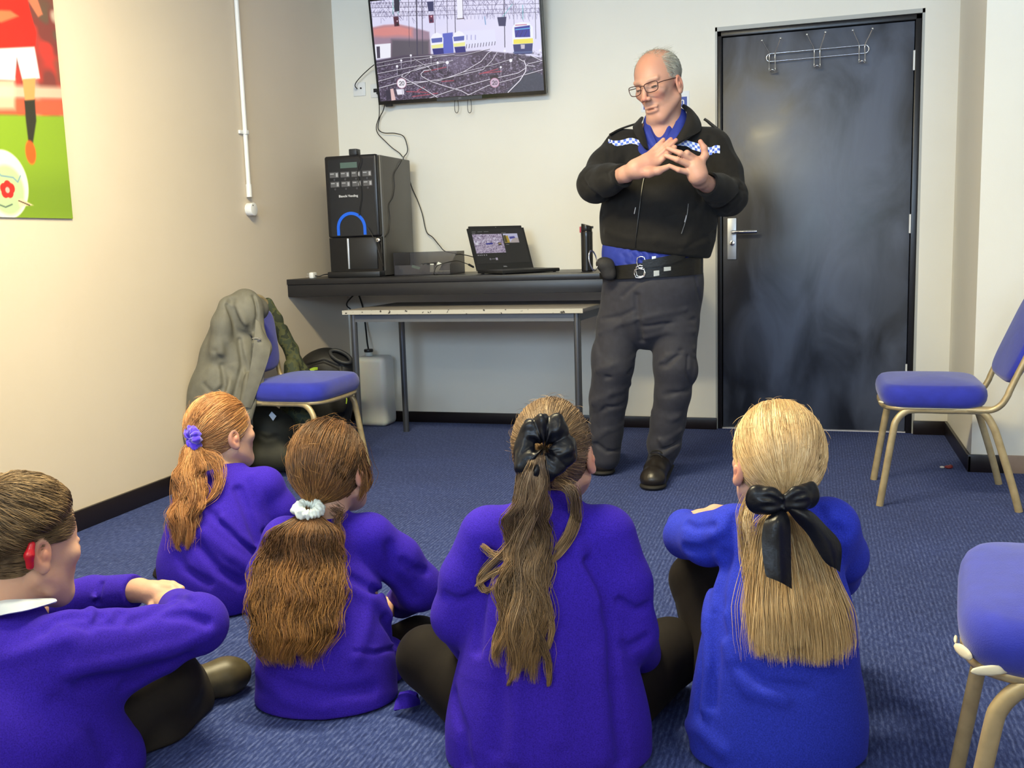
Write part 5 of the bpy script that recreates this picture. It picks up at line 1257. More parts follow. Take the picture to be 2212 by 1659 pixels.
# chequered band
def chequer():
    m, nt, b = newmat('chequered_tape'); L = nt.links.new
    a = nt.nodes.new('ShaderNodeAttribute'); a.attribute_name = 'col'; L(a.outputs['Color'], b.inputs['Base Color']); b.inputs['Roughness'].default_value = .35
    b.inputs['Specular IOR Level'].default_value = .6; return m
M_CHQ = chequer()
def chq(P, n, w_, name):
    """three-row chequer strip: one quad per square"""
    C = catmull([js(*p, off=.0035) for p in P], 12); L_ = np.r_[0, np.cumsum(np.linalg.norm(np.diff(C, axis=0), axis=1))]
    s = np.linspace(0, L_[-1], n+1); Q = np.stack([np.interp(s, L_, C[:, i]) for i in range(3)], 1)
    Vv = []; F = []; col = []
    for i in range(n):
        for r_ in range(3):
            q = []
            for (a, b_) in ((i, r_), (i+1, r_), (i+1, r_+1), (i, r_+1)): q.append(Q[a]+UP*(1.5-b_)*w_/3)
            k = len(Vv); Vv += q; F.append((k, k+3, k+2, k+1)); c = S(222, 232, 246) if (i+r_) % 2 == 0 else S(48, 82, 190); col += [c]*4
    Vv = np.array(Vv); k = len(Vv); back = Vv+TO*-.0015
    ob = rawmesh(name, np.concatenate([Vv, back]), np.concatenate([np.array(F), np.array(F)[:, ::-1]+k]), M_CHQ, man, False); setcol(ob, np.array(col+col)); return ob
chq([(1314, 308), (1326, 312), (1342, 311), (1362, 306), (1378, 310), (1393, 316)], 15, .0300, 'chequered_band')
chq([(1460, 311), (1480, 311), (1500, 316), (1520, 322), (1534, 327), (1545, 322), (1555, 323)], 17, .0300, 'chequered_band')
# boots
M_BOOT = mat('black_boot_leather', (.014, .011, .009), .33, bump=.25, bscale=150)
M_SOLE = mat('boot_sole', (.010, .009, .008), .7)
def boot(heel, toe, ank):
    heel = np.array(heel); toe = np.array(toe); d = unit((toe-heel)*[1, 1, 0]); sd = np.cross(UP, d); F0 = np.stack([d, sd, UP], 1)
    Lb = np.linalg.norm((toe-heel)[:2]); b = Solid()
    h0 = np.array([heel[0], heel[1], 0.0]); t0 = np.array([toe[0], toe[1], 0.0])
    b.cone(h0+UP*.052, t0-d*.055+UP*.045, .043, .047, .02); b.ell(t0-d*.052+UP*.038, [.055, .050, .036], F0, .02)
    b.cone(h0+d*.03+UP*.07, ank, .048, .050, .03); b.cone(h0+d*.03+UP*.09, t0-d*.12+UP*.07, .046, .040, .03)
    b.plane(h0+UP*.018, (0, 0, -1), .004); b.plane(np.array(ank)+UP*.03, (0, 0, 1), .004)
    o = b.mesh(.0035, 'boot', M_BOOT, man)
    s_ = Solid(); s_.cone(h0+UP*.012, t0-d*.055+UP*.012, .046, .050, .02, flat=(UP, .34)); s_.ell(t0-d*.05+UP*.012, [.058, .053, .016], F0, .01); s_.plane(h0+UP*.0008, (0, 0, -1), .002); s_.mesh(.0035, 'sole', M_SOLE, o)
    for k in range(4):
        c = t0-d*(.115+.016*k)+UP*(.088+.013*k)
        tube('lace', [c-sd*.026-UP*.008, c-sd*.012+UP*.004, c+sd*.012+UP*.006+d*.004, c+sd*.026-UP*.006+d*.004], .0032, M_CABLE, o, n=6, smooth_n=4)
    return o
b1 = onZ(1434, 1012, 0); t1 = onZ(1407, 1061, 0); boot(b1, t1, m_(1431, 985, .03))
b2 = onZ(1312, 990, 0); t2 = onZ(1300, 1029, 0); boot(b2, t2, m_(1307, 975, .12))
# glasses
M_GLF = mat('dark_red_frame', (.05, .018, .018), .25)
M_LENS = mat('lens', (.25, .25, .25), .05, alpha=.05, spec=.3)
gl = []
for sd in (-1, 1):
    cx = sd*.034; P = []
    for (x, z) in ((-.024, .012), (0, .016), (.024, .015), (.027, .0), (.021, -.014), (0, -.018), (-.019, -.014), (-.025, -.002)):
        P.append(hm(cx+sd*x, .112-abs(cx+sd*x)*.12, .006+z))
    fr = tube('glasses_rim', P, .0017, M_GLF, man, n=8, closed=True, smooth_n=4)
    c = catmull(P, 3, True); k = len(c)
    prismF = [tuple(range(k)), tuple(range(2*k-1, k-1, -1))]+[(i, i+k, (i+1) % k+k, (i+1) % k) for i in range(k)]
    FF = np.empty(len(prismF), dtype=object)
    for i, f in enumerate(prismF): FF[i] = f
    rawmesh('lens', np.concatenate([c, c-hm.R[:, 1]*.0015]), FF, M_LENS, fr, False)
    tube('glasses_arm', [hm(sd*.061, .104, .012), hm(sd*.070, .085, .014), hm(sd*.076, .03, .012), hm(sd*.079, -.006, .010), hm(sd*.080, -.022, .0)], .0018, M_GLF, man, n=8, smooth_n=4)
tube('glasses_bridge', [hm(-.010, .110, .014), hm(0, .115, .017), hm(.010, .110, .014)], .0018, M_GLF, man, n=8, smooth_n=4)
# short grey hair round the sides and back, thin on top
M_HAIRG = hairmat('grey_hair', S(150, 148, 138), S(185, 184, 172), S(214, 212, 198), rough=.5)
def head_surf(h, n, f, off, rs):
    """random points on the cranium accepted by f(x,y,z) in head coordinates"""
    out = []
    while len(out) < n:
        v = rs.randn(4000, 3); v /= np.linalg.norm(v, axis=1)[:, None]
        q = np.array([0, -.012, .045])+v*np.array([.077, .096, .082])
        ok = f(q); out += list(np.concatenate([q[ok], v[ok]], 1))
    return np.array(out[:n])
rs = np.random.RandomState(4)
reg = lambda q: (q[:, 1] < .048-.25*np.maximum(q[:, 2]-.03, 0)) & (q[:, 2] > -.05) & ((np.abs(q[:, 0]) > .052) | (q[:, 1] < -.045) | (q[:, 2] < .03)) & ~((np.abs(q[:, 0]) > .06) & (q[:, 2] < .028) & (q[:, 1] > -.028) )
Q = head_surf(hm, 8500, reg, 0, rs); k = 7; s = np.linspace(0, 1, k)
P0 = Q[:, :3]; N0 = Q[:, 3:]
flow = np.stack([np.zeros(len(P0)), -np.ones(len(P0))*.7, -np.ones(len(P0))*.75], 1)+rs.randn(len(P0), 3)*.10
flow -= N0*(flow*N0).sum(1)[:, None]*.95
L0 = .018+.014*rs.rand(len(P0)); 
Pth = P0[:, None, :]-N0[:, None, :]*.002+flow[:, None, :]*(s[None, :, None]*L0[:, None, None])+N0[:, None, :]*(np.sin(s*2.4)[None, :, None]*.005)
W_ = hm.c+(Pth*hm.s)@hm.R.T
strands('hair', W_, .0005, M_HAIRG, man, seed=2)
top = lambda q: (q[:, 2] > .085) & (q[:, 1] < .035) & (q[:, 1] > -.08)
Q = head_surf(hm, 520, top, 0, rs); P0 = Q[:, :3]; N0 = Q[:, 3:]
L0 = .010+.022*rs.rand(len(P0))**2; fl_ = np.stack([rs.randn(len(P0))*.5, -.3+rs.randn(len(P0))*.5, np.zeros(len(P0))], 1)
Pth = P0[:, None, :]+N0[:, None, :]*(np.sin(s*1.3)[None, :, None]*L0[:, None, None]*.28)+fl_[:, None, :]*(s[None, :, None]*L0[:, None, None])
strands('thin_hair', hm.c+(Pth*hm.s)@hm.R.T, .00038, M_HAIRG, man, seed=3)
FOLD = 1.7
# ================================================================ the children on the carpet
def fleece(name, col):
    m, nt, b = newmat(name); L = nt.links.new
    tc = nt.nodes.new('ShaderNodeTexCoord')
    n = nt.nodes.new('ShaderNodeTexNoise'); n.inputs['Scale'].default_value = 420; n.inputs['Detail'].default_value = 3; L(tc.outputs['Object'], n.inputs['Vector'])
    mr = nt.nodes.new('ShaderNodeMapRange'); mr.inputs['From Min'].default_value = .3; mr.inputs['From Max'].default_value = .7; mr.inputs['To Min'].default_value = .72; mr.inputs['To Max'].default_value = 1.28; L(n.outputs['Fac'], mr.inputs['Value'])
    s_ = nt.nodes.new('ShaderNodeVectorMath'); s_.operation = 'SCALE'; s_.inputs[0].default_value = col; L(mr.outputs['Result'], s_.inputs['Scale']); L(s_.outputs['Vector'], b.inputs['Base Color'])
    b.inputs['Roughness'].default_value = .9; b.inputs['Specular IOR Level'].default_value = .2; b.inputs['Sheen Weight'].default_value = .05; b.inputs['Sheen Tint'].default_value = (.45, .35, 1, 1)
    bp = nt.nodes.new('ShaderNodeBump'); bp.inputs['Strength'].default_value = .35; bp.inputs['Distance'].default_value = .001; L(n.outputs['Fac'], bp.inputs['Height']); L(bp.outputs['Normal'], b.inputs['Normal'])
    return m
M_SWV = fleece('violet_blue_fleece', (.032, .012, .35)); M_SWB = fleece('royal_blue_fleece', (.021, .036, .44))
M_TIGHT = mat('dark_tights', (.006, .0038, .003), .8, var=.2, vscale=120, sheen=.02, spec=.25)
M_SATINB = mat('black_satin', (.004, .0045, .008), .33, spec=.32, bump=.6, bscale=55)
CAMAX = np.stack([unit(CR), unit(CF), unit(CU)], 1)
HC = np.array([0, -.012, .036]); HR = np.array([.079, .100, .096])
def march(S_, px, py, t0, t1, off=0.0):
    n = int((t1-t0)/.003); P_ = CAM+ray(px, py)[None]*np.linspace(t0, t1, n)[:, None]; d = S_.ev(P_); i = int(np.argmax(d < off))
    return P_[i] if (d < off).any() else None
def cap(h, name, m, par, face=.052, low=-.050, grow=0.0, extra=None, faceslope=-.25):
    """close-fitting mass of hair over the skull"""
    c = Solid(); s = h.s; c.ell(h(*HC), (HR+grow)*s, h.R, .01)
    if extra: extra(c)
    c.plane(h(0, face, .03), h.R@unit([0, 1, faceslope]), .006)
    c.plane(h(0, 0, low), h.R@unit([0, .55, -1]), .010)
    for q in (-1, 1): c.ell(h(q*.082, .012, -.012), np.array([.022, .034, .040])*s, h.R, .006, 's')
    return c.mesh(.0035, name, m, par)
def scalp(h, tie, n, off=.003, seed=0, k=14, face=.055, low=-.055, grow=0.0, swirl=0.0, rough_=.0015, side=0.0, faceslope=-.25):
    """strands lying over the skull and gathered at the tie"""
    rs = np.random.RandomState(seed); s = h.s
    vt = h.loc(tie)-HC; vt = vt/np.linalg.norm(vt)
    out = []
    R_ = HR+grow
    V0 = np.zeros((0, 3))
    while len(V0) < n:
        v = rs.randn(6000, 3); v /= np.linalg.norm(v, axis=1)[:, None]; q = HC+v*R_
        ok = (q[:, 1]+faceslope*(q[:, 2]-.03) < face) & (q[:, 2]-.55*q[:, 1] > low-.0) & ~((np.abs(q[:, 0]) > .055) & (np.abs(q[:, 1]-.012) < .030) & (q[:, 2] < .026))
        V0 = np.concatenate([V0, v[ok]])
    V0 = V0[:n]; T = np.linspace(0, 1, k)[None, :, None]
    # favour roots near the hairline by pushing the start back along the path
    dot = np.clip((V0*vt).sum(1), -1, .999); om = np.arccos(dot)[:, None, None]
    d = (np.sin((1-T)*om)*V0[:, None, :]+np.sin(T*om)*vt[None, None, :])/np.sin(om)
    ph = rs.rand(n)[:, None, None]*6.28; amp = rs.rand(n)[:, None, None]*rough_*2
    lift = off*(.4+rs.rand(n)[:, None, None])+amp*np.sin(T*9+ph)
    P = HC+d*(R_+lift)
    jig = np.cross(V0, vt)[:, None, :]*(np.sin(T*7+ph)*rough_*2)
    P = P+jig
    P = h.c+(P*s)@h.R.T
    endw = np.clip((T-.80)/.20, 0, 1)**1.5
    return P*(1-endw)+np.array(tie)[None, None, :]*endw+rs.randn(n, 1, 3)*.004*endw
def tail(ctrl, rad, n, seed=0, k=26, clumps=26, wave=.006, wl=.09, lv=.28, tight=.35, flat=.55, own_wave=.0015, fly=.04, up=None):
    rs = np.random.RandomState(seed); C = catmull(ctrl, 10); L_ = np.r_[0, np.cumsum(np.linalg.norm(np.diff(C, axis=0), axis=1))]; tot = L_[-1]
    R_ = np.interp(np.linspace(0, 1, len(L_)), np.linspace(0, 1, len(rad)), rad)
    def samp(S_):      # S_ in metres
        return np.stack([np.interp(S_, L_, C[:, i]) for i in range(3)], -1), np.interp(S_, L_, R_)
    cl = rs.randint(0, clumps, n); th = rs.rand(clumps)*2*PI; rr = np.sqrt(rs.rand(clumps))*.92; cc = np.stack([rr*np.cos(th), rr*np.sin(th)], 1)
    own = rs.randn(n, 2)*.16*np.ones(1); Lc = 1-lv*rs.rand(clumps)**1.3; Ls = Lc[cl]*(1-.07*rs.rand(n)); cph = rs.rand(clumps)*6.28; cph2 = rs.rand(clumps)*6.28; ca = .5+rs.rand(clumps)
    T = np.linspace(0, 1, k)[None, :]*Ls[:, None]; global GRP; GRP = cl; S_ = T*tot; P, rad_ = samp(S_)
    A = unit(CR)[None, None, :]; Bx = unit(-CF)[None, None, :]
    sp = np.clip(T*6, .25, 1)
    pinch = 1-tight*np.clip(T/Ls[:, None], 0, 1)**3
    wa = wave*np.clip(T*3, 0, 1)*ca[cl][:, None]
    ox = rad_*(cc[cl, 0][:, None]*sp+own[:, 0][:, None]*pinch)+wa*np.sin(S_*2*PI/wl+cph[cl][:, None])+own_wave*np.sin(S_*2*PI/(wl*.6)+rs.rand(n, 1)*6.28)
    oy = rad_*flat*(cc[cl, 1][:, None]*sp+own[:, 1][:, None]*pinch)+wa*.6*np.sin(S_*2*PI/(wl*1.1)+cph2[cl][:, None])
    f = rs.rand(n) < fly; ox[f] += (rs.randn(f.sum(), 1)*.02)*T[f]**1.5; oy[f] += np.abs(rs.randn(f.sum(), 1)*.01)*T[f]
    return P+ox[..., None]*A+oy[..., None]*Bx
def locks(ctrls, n, r, seed, name, m, par, rad=.0011, k=24):
    rs = np.random.RandomState(seed); out = []
    for ct_ in ctrls:
        C = catmull(ct_, 8); q = np.linspace(0, 1, k); P = np.stack([np.interp(q, np.linspace(0, 1, len(C)), C[:, i]) for i in range(3)], 1)
        e = rs.randn(n, 1, 3)*r*(1-.6*q[None, :, None]**2); out.append(P[None]+e+.0015*np.sin(q*14+rs.rand(n, 1)*6)[..., None])
    return strands(name, np.concatenate(out), rad, m, par, seed=seed)
def flyaways(h, n, seed, name, m, par, L=.03):
    rs = np.random.RandomState(seed); v = rs.randn(n*3, 3); v /= np.linalg.norm(v, axis=1)[:, None]; v = v[(v[:, 2] > -.1) & (v[:, 1] < .75)][:n]
    q = np.linspace(0, 1, 8)[None, :, None]; tdir = np.cross(v, rs.randn(len(v), 3)); tdir /= np.linalg.norm(tdir, axis=1)[:, None]
    ln_ = (.3+rs.rand(len(v)))[:, None, None]*L
    P = HC+v[:, None, :]*(HR+.002)+tdir[:, None, :]*q*ln_+v[:, None, :]*np.sin(q*2.2)*.22*ln_
    return strands(name, h.c+(P*h.s)@h.R.T, .00032, m, par, seed=seed)
def scrunchie(c, axis, R1, r1, m, name, par, n_f=13, amp=.30, flat=1.0, seed=0, up=None):
    rs = np.random.RandomState(seed); ax = unit(axis); u = unit(np.cross(ax, [0.1, .2, 1])); v = np.cross(ax, u)
    NA, NB = 150, 30; Vv = []
    ph = rs.rand(6)*6.28
    for i in range(NA):
        a = 2*PI*i/NA; er = unit(u*cos(a)+v*sin(a))
        a_ = a+.30*sin(2*a+ph[4])+.22*sin(3*a+ph[5]); g = abs(sin(a_*n_f/2+.5*sin(a*3+ph[0])))**.8*(.75+.35*sin(2*a+ph[1]))
        rr = r1*(1-amp+amp*1.5*g+.10*sin(3*a+ph[1])); tw = .5*sin(a*n_f+ph[2])
        for j in range(NB):
            b = 2*PI*j/NB; w_ = rr*(1+.16*sin(3*b+tw*3+ph[3])*g+.07*sin(5*b+a*4+ph[2]))
            Vv.append(np.array(c)+er*(R1+w_*cos(b+tw*.4))+ax*(w_*sin(b+tw*.4)*flat))
    F = [(i*NB+j, ((i+1) % NA)*NB+j, ((i+1) % NA)*NB+(j+1) % NB, i*NB+(j+1) % NB) for i in range(NA) for j in range(NB)]
    return rawmesh(name, np.array(Vv), np.array(F), m, par, True)
def child_col(P, h, seed, lip=(.5, .2, .17)):
    C = blotch(P, SKIN_C, seed, .06); head_col(C, P, h, brow=(.32, .22, .14), lip=lip); return np.clip(C, 0, 1)

# ---------------------------------------------------------------- girl in the middle: black satin scrunchie
T3 = 1.95
h3 = HeadFrame(V(1199, 990, 2.0), 163, 10, 4, .95)
B = Solid(); head_ops(B, h3, False)
B.cone(h3(0, -.03, -.04), V(1185, 1120, 1.97), .046, .050, .02)
B.chain([V(1180, 1200, 1.97), V(1180, 1380, 1.96), V(1185, 1580, 2.0)], [.11, .12, .13], .03, flat=(CF, .7))
a3 = [(V(1045, 1160, 1.96), V(990, 1325, 2.0), V(1040, 1430, 2.18)), (V(1318, 1160, 1.97), V(1362, 1360, 1.98), V(1400, 1440, 2.16))]
for a in a3:
    B.chain(a, [.036, .032, .026], .02); e = unit(a[2]-a[1]); B.ell(a[2]+e*.045, [.03, .045, .02], np.stack([unit(CR), e, unit(np.cross(CR, e))], 1), .02)
    for q in range(4): B.cone(a[2]+e*.07+unit(CR)*(.018-.012*q), a[2]+e*(.115+.006*(q % 2))+unit(CR)*(.014-.012*q)-UP*.02, .0085, .007, .004)
    B.cone(a[2]+e*.04+unit(CR)*.02, a[2]+e*.08+unit(CR)*.035, .0095, .0075, .006)
B.chain([V(1250, 1590, 2.02), V(1452, 1400, 2.14), V(1300, 1560, 2.42)], [.05, .04, .03], .02)
B.chain([V(1110, 1590, 2.02), V(925, 1420, 2.16), V(1080, 1560, 2.42)], [.05, .04, .03], .02)
girl3 = B.mesh(.004, 'person', M_SKIN, None, 1, lambda P: child_col(P, h3, 3))
tag(girl3, 'seated girl seen from behind with a long brown ponytail in a large black satin scrunchie', 'person', 'schoolchildren sitting on the carpet')
W3 = Solid()
W3.cone(V(1062, 1150, 1.965), V(1300, 1150, 1.965), .050, .052, .02)
W3.chain([V(1180, 1215, 1.965), V(1180, 1330, 1.95), V(1182, 1440, 1.95), V(1184, 1560, 1.96), V(1186, 1640, 1.97)], [.128, .142, .168, .196, .205], .03, flat=(CF, .66))
W3.cone(V(1190, 1095, 1.97), V(1182, 1150, 1.965), .052, .075, .03)
W3.chain([V(1052, 1158, 1.965), V(1012, 1250, 1.975), V(994, 1330, 1.99)], [.056, .055, .055], .02); W3.chain([V(994, 1330, 1.99), V(1035, 1420, 2.15)], [.056, .040], .02)
W3.chain([V(1312, 1158, 1.965), V(1345, 1260, 1.96), V(1358, 1365, 1.97)], [.058, .056, .055], .02); W3.chain([V(1358, 1365, 1.97), V(1392, 1432, 2.13)], [.056, .040], .02)
W3.cone(V(1190, 1040, 1.985), V(1186, 1108, 1.98), .046, .047, .006, 's')
W3.plane(onZ(1180, 1650, .004), (0, 0, -1), .006)
W3b = Solid(); W3b.ops = list(W3.ops)
def sf(S_, t0, t1): return lambda px, py: (march(S_, px, py, t0, t1) if march(S_, px, py, t0, t1) is not None else V(px, py, (t0+t1)/2))
s3 = sf(W3b, 1.6, 2.3)
for P, a, w_ in (([(1268, 1215), (1300, 1270), (1322, 1360), (1326, 1480)], -.014, .009), ([(1250, 1190), (1268, 1240), (1290, 1300)], .006, .012), ([(1060, 1200), (1040, 1290), (1030, 1400)], -.010, .010), ([(1085, 1420), (1080, 1520), (1070, 1620)], -.006, .012),
    ([(1120, 1480), (1118, 1560), (1112, 1640)], .006, .010), ([(1330, 1480), (1336, 1560), (1345, 1640)], -.010, .010), ([(1290, 1420), (1300, 1520), (1300, 1640)], .005, .013), ([(1340, 1300), (1370, 1320), (1398, 1310)], -.006, .008), ([(1330, 1390), (1360, 1400), (1395, 1380)], -.006, .008),
    ([(965, 1290), (990, 1300), (1020, 1290)], -.006, .008), ([(1100, 1140), (1180, 1170), (1260, 1140)], -.004, .010), ([(980, 1500), (1000, 1580), (1010, 1650)], -.007, .010), ([(1210, 1380), (1215, 1480), (1205, 1600)], .004, .014)):
    W3.fold([s3(*p) for p in P], a, w_)
sw3 = W3.mesh(.0042, 'sweatshirt', M_SWV, girl3)
tube('neck_rib', [V(1190, 1078, 1.985)+(-UP*.004)+.050*(unit(CR)*cos(a)+unit(CF*[1, 1, 0])*sin(a)) + UP*.012*-sin(a) for a in np.linspace(0, 2*PI, 29)[:-1]], .0065, M_SWV, girl3, n=10, closed=True)
L3 = Solid(); 
L3.chain([V(1250, 1590, 2.04), V(1448, 1408, 2.15), V(1300, 1570, 2.44)], [.085, .070, .05], .02); L3.chain([V(1110, 1590, 2.04), V(925, 1420, 2.17), V(1080, 1570, 2.44)], [.085, .066, .05], .02)
L3.cone(V(1090, 1600, 2.03), V(1270, 1600, 2.03), .09, .09, .03); L3.plane((0, 0, .003), (0, 0, -1), .004)
L3.mesh(.005, 'tights', M_TIGHT, girl3)
M_H3 = hairmat('brown_hair', S(58, 45, 37), S(110, 88, 68), S(172, 146, 114), S(178, 142, 94), .40)
tie3 = V(1172, 972, 1.865)
cap(h3, 'hair_cap', capmat('brown_hair_base', S(84, 62, 44)), girl3)
strands('hair', scalp(h3, tie3, 7500, seed=31), .0006, M_H3, girl3, seed=31)
S3f = Solid(); S3f.ops = list(W3.ops)
def on3(px, py, off=.022): 
    p = march(S3f, px, py, 1.55, 2.3); return (p if p is not None else V(px, py, 1.86))-unit(ray(px, py))*off
ct3 = [tie3, V(1160, 985, 1.825), V(1150, 1030, 1.82), V(1146, 1090, 1.835), on3(1142, 1150, .025), on3(1140, 1230, .020), on3(1134, 1320, .018), on3(1130, 1400, .014), on3(1128, 1490, .008)]
strands('ponytail', tail(ct3, [.012, .020, .026, .032, .040, .046, .050, .048, .040], 4400, seed=33, clumps=30, wave=.009, wl=.13, lv=.34, flat=.42), .00058, M_H3, girl3, seed=33, grp=GRP)
locks([[V(1150, 1100, 1.82), on3(1100, 1180, .02), on3(1060, 1220, .014), on3(1036, 1250, .010), on3(1050, 1278, .010), on3(1080, 1262, .012)], [V(1150, 1110, 1.82), on3(1115, 1190, .02), on3(1075, 1200, .014), on3(1040, 1178, .01)], [V(1150, 1120, 1.82), on3(1110, 1210, .02), on3(1062, 1240, .012), on3(1030, 1262, .01)]], 50, .004, 35, 'stray_lock', M_H3, girl3, rad=.0007)
locks([[V(1205, 1042, 1.90), V(1238, 1060, 1.88), on3(1246, 1110, .012), on3(1232, 1160, .010), on3(1208, 1196, .008), on3(1190, 1215, .006)], [V(1200, 1042, 1.90), V(1230, 1056, 1.87), on3(1240, 1100, .014), on3(1225, 1150, .010), on3(1200, 1185, .008)]], 90, .0045, 36, 'stray_lock', M_H3, girl3, rad=.0006)
locks([[on3(1150, 1250, .02), on3(1180, 1300, .02), on3(1192, 1350, .015), on3(1186, 1400, .01)], [on3(1130, 1330, .02), on3(1165, 1380, .015), on3(1184, 1430, .01), on3(1186, 1480, .008)], [on3(1120, 1330, .02), on3(1130, 1400, .015), on3(1110, 1450, .01), on3(1098, 1478, .008)], [on3(1110, 1300, .02), on3(1076, 1360, .012), on3(1066, 1420, .010)]], 130, .0035, 37, 'ponytail_end', M_H3, girl3, rad=.0006)
flyaways(h3, 160, 38, 'flyaway_hair', M_H3, girl3)
scrunchie(V(1175, 968, 1.842), unit(-CF*[1, 1, 0]+UP*.30), .036, .027, M_SATINB, 'scrunchie', girl3, n_f=7, amp=.26, flat=.85, seed=5)

# ---------------------------------------------------------------- fair girl with the black bow
h4 = HeadFrame(V(1675, 1008, 1.95), -172, 6, -2, 1.0)
B = Solid(); head_ops(B, h4, False)
B.cone(h4(0, -.03, -.04), V(1690, 1140, 1.95), .046, .050, .02)
B.chain([V(1690, 1230, 1.94), V(1685, 1400, 1.93), V(1680, 1570, 1.98)], [.10, .12, .13], .03, flat=(CF, .7))
armL = [V(1580, 1140, 1.98), V(1492, 1158, 2.10), V(1475, 1135, 2.22)]
B.chain(armL, [.036, .033, .028], .02)
# folded arms: her right hand lies on the left forearm
hb = V(1545, 1112, 2.20); B.cone(V(1600, 1120, 2.22), hb, .024, .024, .01)
B.ell(V(1520, 1114, 2.19), [.032, .020, .016], CAMAX, .012)
for q, (x, y, dt) in enumerate(((1470, 1118, .02), (1466, 1121, .0), (1468, 1125, -.015), (1476, 1129, -.03))):
    B.chain([V(1512, y-6, 2.19+dt), V(1490, y-7, 2.19+dt), V(x, y-1, 2.20+dt)], [.0098, .0088, .0072], .004)
B.chain([V(1530, 1120, 2.165), V(1512, 1126, 2.15), V(1498, 1130, 2.15)], [.010, .0095, .0078], .006)
armR = [V(1790, 1150, 1.97), V(1800, 1220, 2.12), V(1740, 1190, 2.25)]
B.chain(armR, [.036, .033, .028], .02); B.cone(armR[2], V(1640, 1140, 2.26), .026, .026, .02)
B.chain([V(1630, 1590, 1.98), V(1500, 1240, 2.22), V(1540, 1480, 2.45)], [.05, .036, .03], .02); B.chain([V(1740, 1590, 1.98), V(1760, 1260, 2.25), V(1720, 1480, 2.45)], [.05, .036, .03], .02)
girl4 = B.mesh(.004, 'person', M_SKIN, None, 1, lambda P: child_col(P, h4, 5))
tag(girl4, 'seated fair-haired girl seen from behind with a black bow on her straight blonde ponytail', 'person', 'schoolchildren sitting on the carpet')
W4 = Solid()
W4.cone(V(1590, 1152, 1.95), V(1785, 1140, 1.95), .050, .052, .02)
W4.chain([V(1690, 1240, 1.945), V(1686, 1350, 1.93), V(1680, 1450, 1.93), V(1680, 1550, 1.94), V(1680, 1620, 1.95)], [.122, .136, .150, .166, .170], .03, flat=(CF, .68))
W4.cone(V(1690, 1110, 1.95), V(1690, 1160, 1.945), .052, .07, .03)
W4.chain([V(1585, 1152, 1.97), V(1530, 1165, 2.03), V(1482, 1158, 2.13)], [.058, .052, .048], .02); W4.chain([V(1482, 1158, 2.13), V(1478, 1138, 2.20), V(1530, 1132, 2.26)], [.044, .036, .034], .015)
W4.chain([V(1790, 1140, 1.955), V(1812, 1200, 2.02), V(1805, 1240, 2.12)], [.060, .055, .048], .02); W4.chain([V(1805, 1240, 2.12), V(1740, 1190, 2.25), V(1610, 1140, 2.27)], [.048, .042, .036], .02)
W4.cone(V(1688, 1060, 1.96), V(1688, 1122, 1.96), .046, .047, .006, 's')
W4.plane((0, 0, .004), (0, 0, -1), .006)
W4b = Solid(); W4b.ops = list(W4.ops); s4 = sf(W4b, 1.6, 2.4)
for P, a, w_ in (([(1560, 1200), (1552, 1280), (1562, 1370)], -.012, .010), ([(1530, 1260), (1526, 1340), (1530, 1440), (1522, 1530)], .008, .011), ([(1560, 1330), (1580, 1420), (1620, 1490), (1690, 1510)], .007, .012), ([(1545, 1330), (1548, 1420), (1538, 1520)], -.008, .009),
    ([(1520, 1380), (1516, 1460), (1508, 1540)], -.006, .009), ([(1590, 1120), (1575, 1180), (1562, 1230)], -.007, .010), ([(1480, 1185), (1520, 1190), (1560, 1170)], -.006, .008), ([(1600, 1440), (1650, 1480), (1740, 1490)], -.006, .010), ([(1765, 1100), (1780, 1140), (1812, 1150)], -.014, .010), ([(1800, 1170), (1826, 1240), (1830, 1330)], -.005, .012),
    ([(1480, 1130), (1500, 1140), (1540, 1136)], -.006, .006), ([(1480, 1560), (1520, 1580), (1560, 1620)], .007, .012)):
    W4.fold([s4(*p) for p in P], a, w_)
W4.mesh(.0042, 'sweatshirt', M_SWB, girl4)
L4 = Solid(); L4.chain([V(1620, 1600, 2.0), V(1505, 1252, 2.22), V(1540, 1500, 2.45)], [.080, .058, .045], .02); L4.chain([V(1740, 1600, 2.0), V(1755, 1270, 2.25), V(1720, 1500, 2.45)], [.080, .058, .045], .02); L4.cone(V(1600, 1600, 2.0), V(1760, 1600, 2.0), .09, .09, .03)
L4.plane((0, 0, .003), (0, 0, -1), .004)
L4.mesh(.005, 'tights', M_TIGHT, girl4)
M_H4 = hairmat('blonde_hair', S(132, 102, 66), S(200, 166, 116), S(244, 220, 174), S(236, 202, 146), .36)
tie4 = V(1690, 1085, 1.865)
cap(h4, 'hair_cap', capmat('blonde_hair_base', S(176, 142, 96)), girl4, low=-.062, grow=.002)
strands('hair', scalp(h4, tie4, 8500, seed=41, low=-.068, grow=.002, rough_=.001), .0006, M_H4, girl4, seed=41)
S4f = Solid(); S4f.ops = list(W4.ops)
def on4(px, py, off=.022):
    p = march(S4f, px, py, 1.55, 2.3); return (p if p is not None else V(px, py, 1.86))-unit(ray(px, py))*off
ct4 = [tie4, V(1692, 1105, 1.835), on4(1698, 1160, .03), on4(1708, 1230, .026), on4(1718, 1310, .022), on4(1724, 1380, .018), on4(1727, 1440, .014)]
strands('ponytail', tail(ct4, [.014, .034, .054, .070, .085, .092, .088], 7500, seed=43, clumps=60, wave=.0022, wl=.2, lv=.20, tight=.1, flat=.26, own_wave=.0008, fly=.02), .00055, M_H4, girl4, seed=43, grp=GRP)
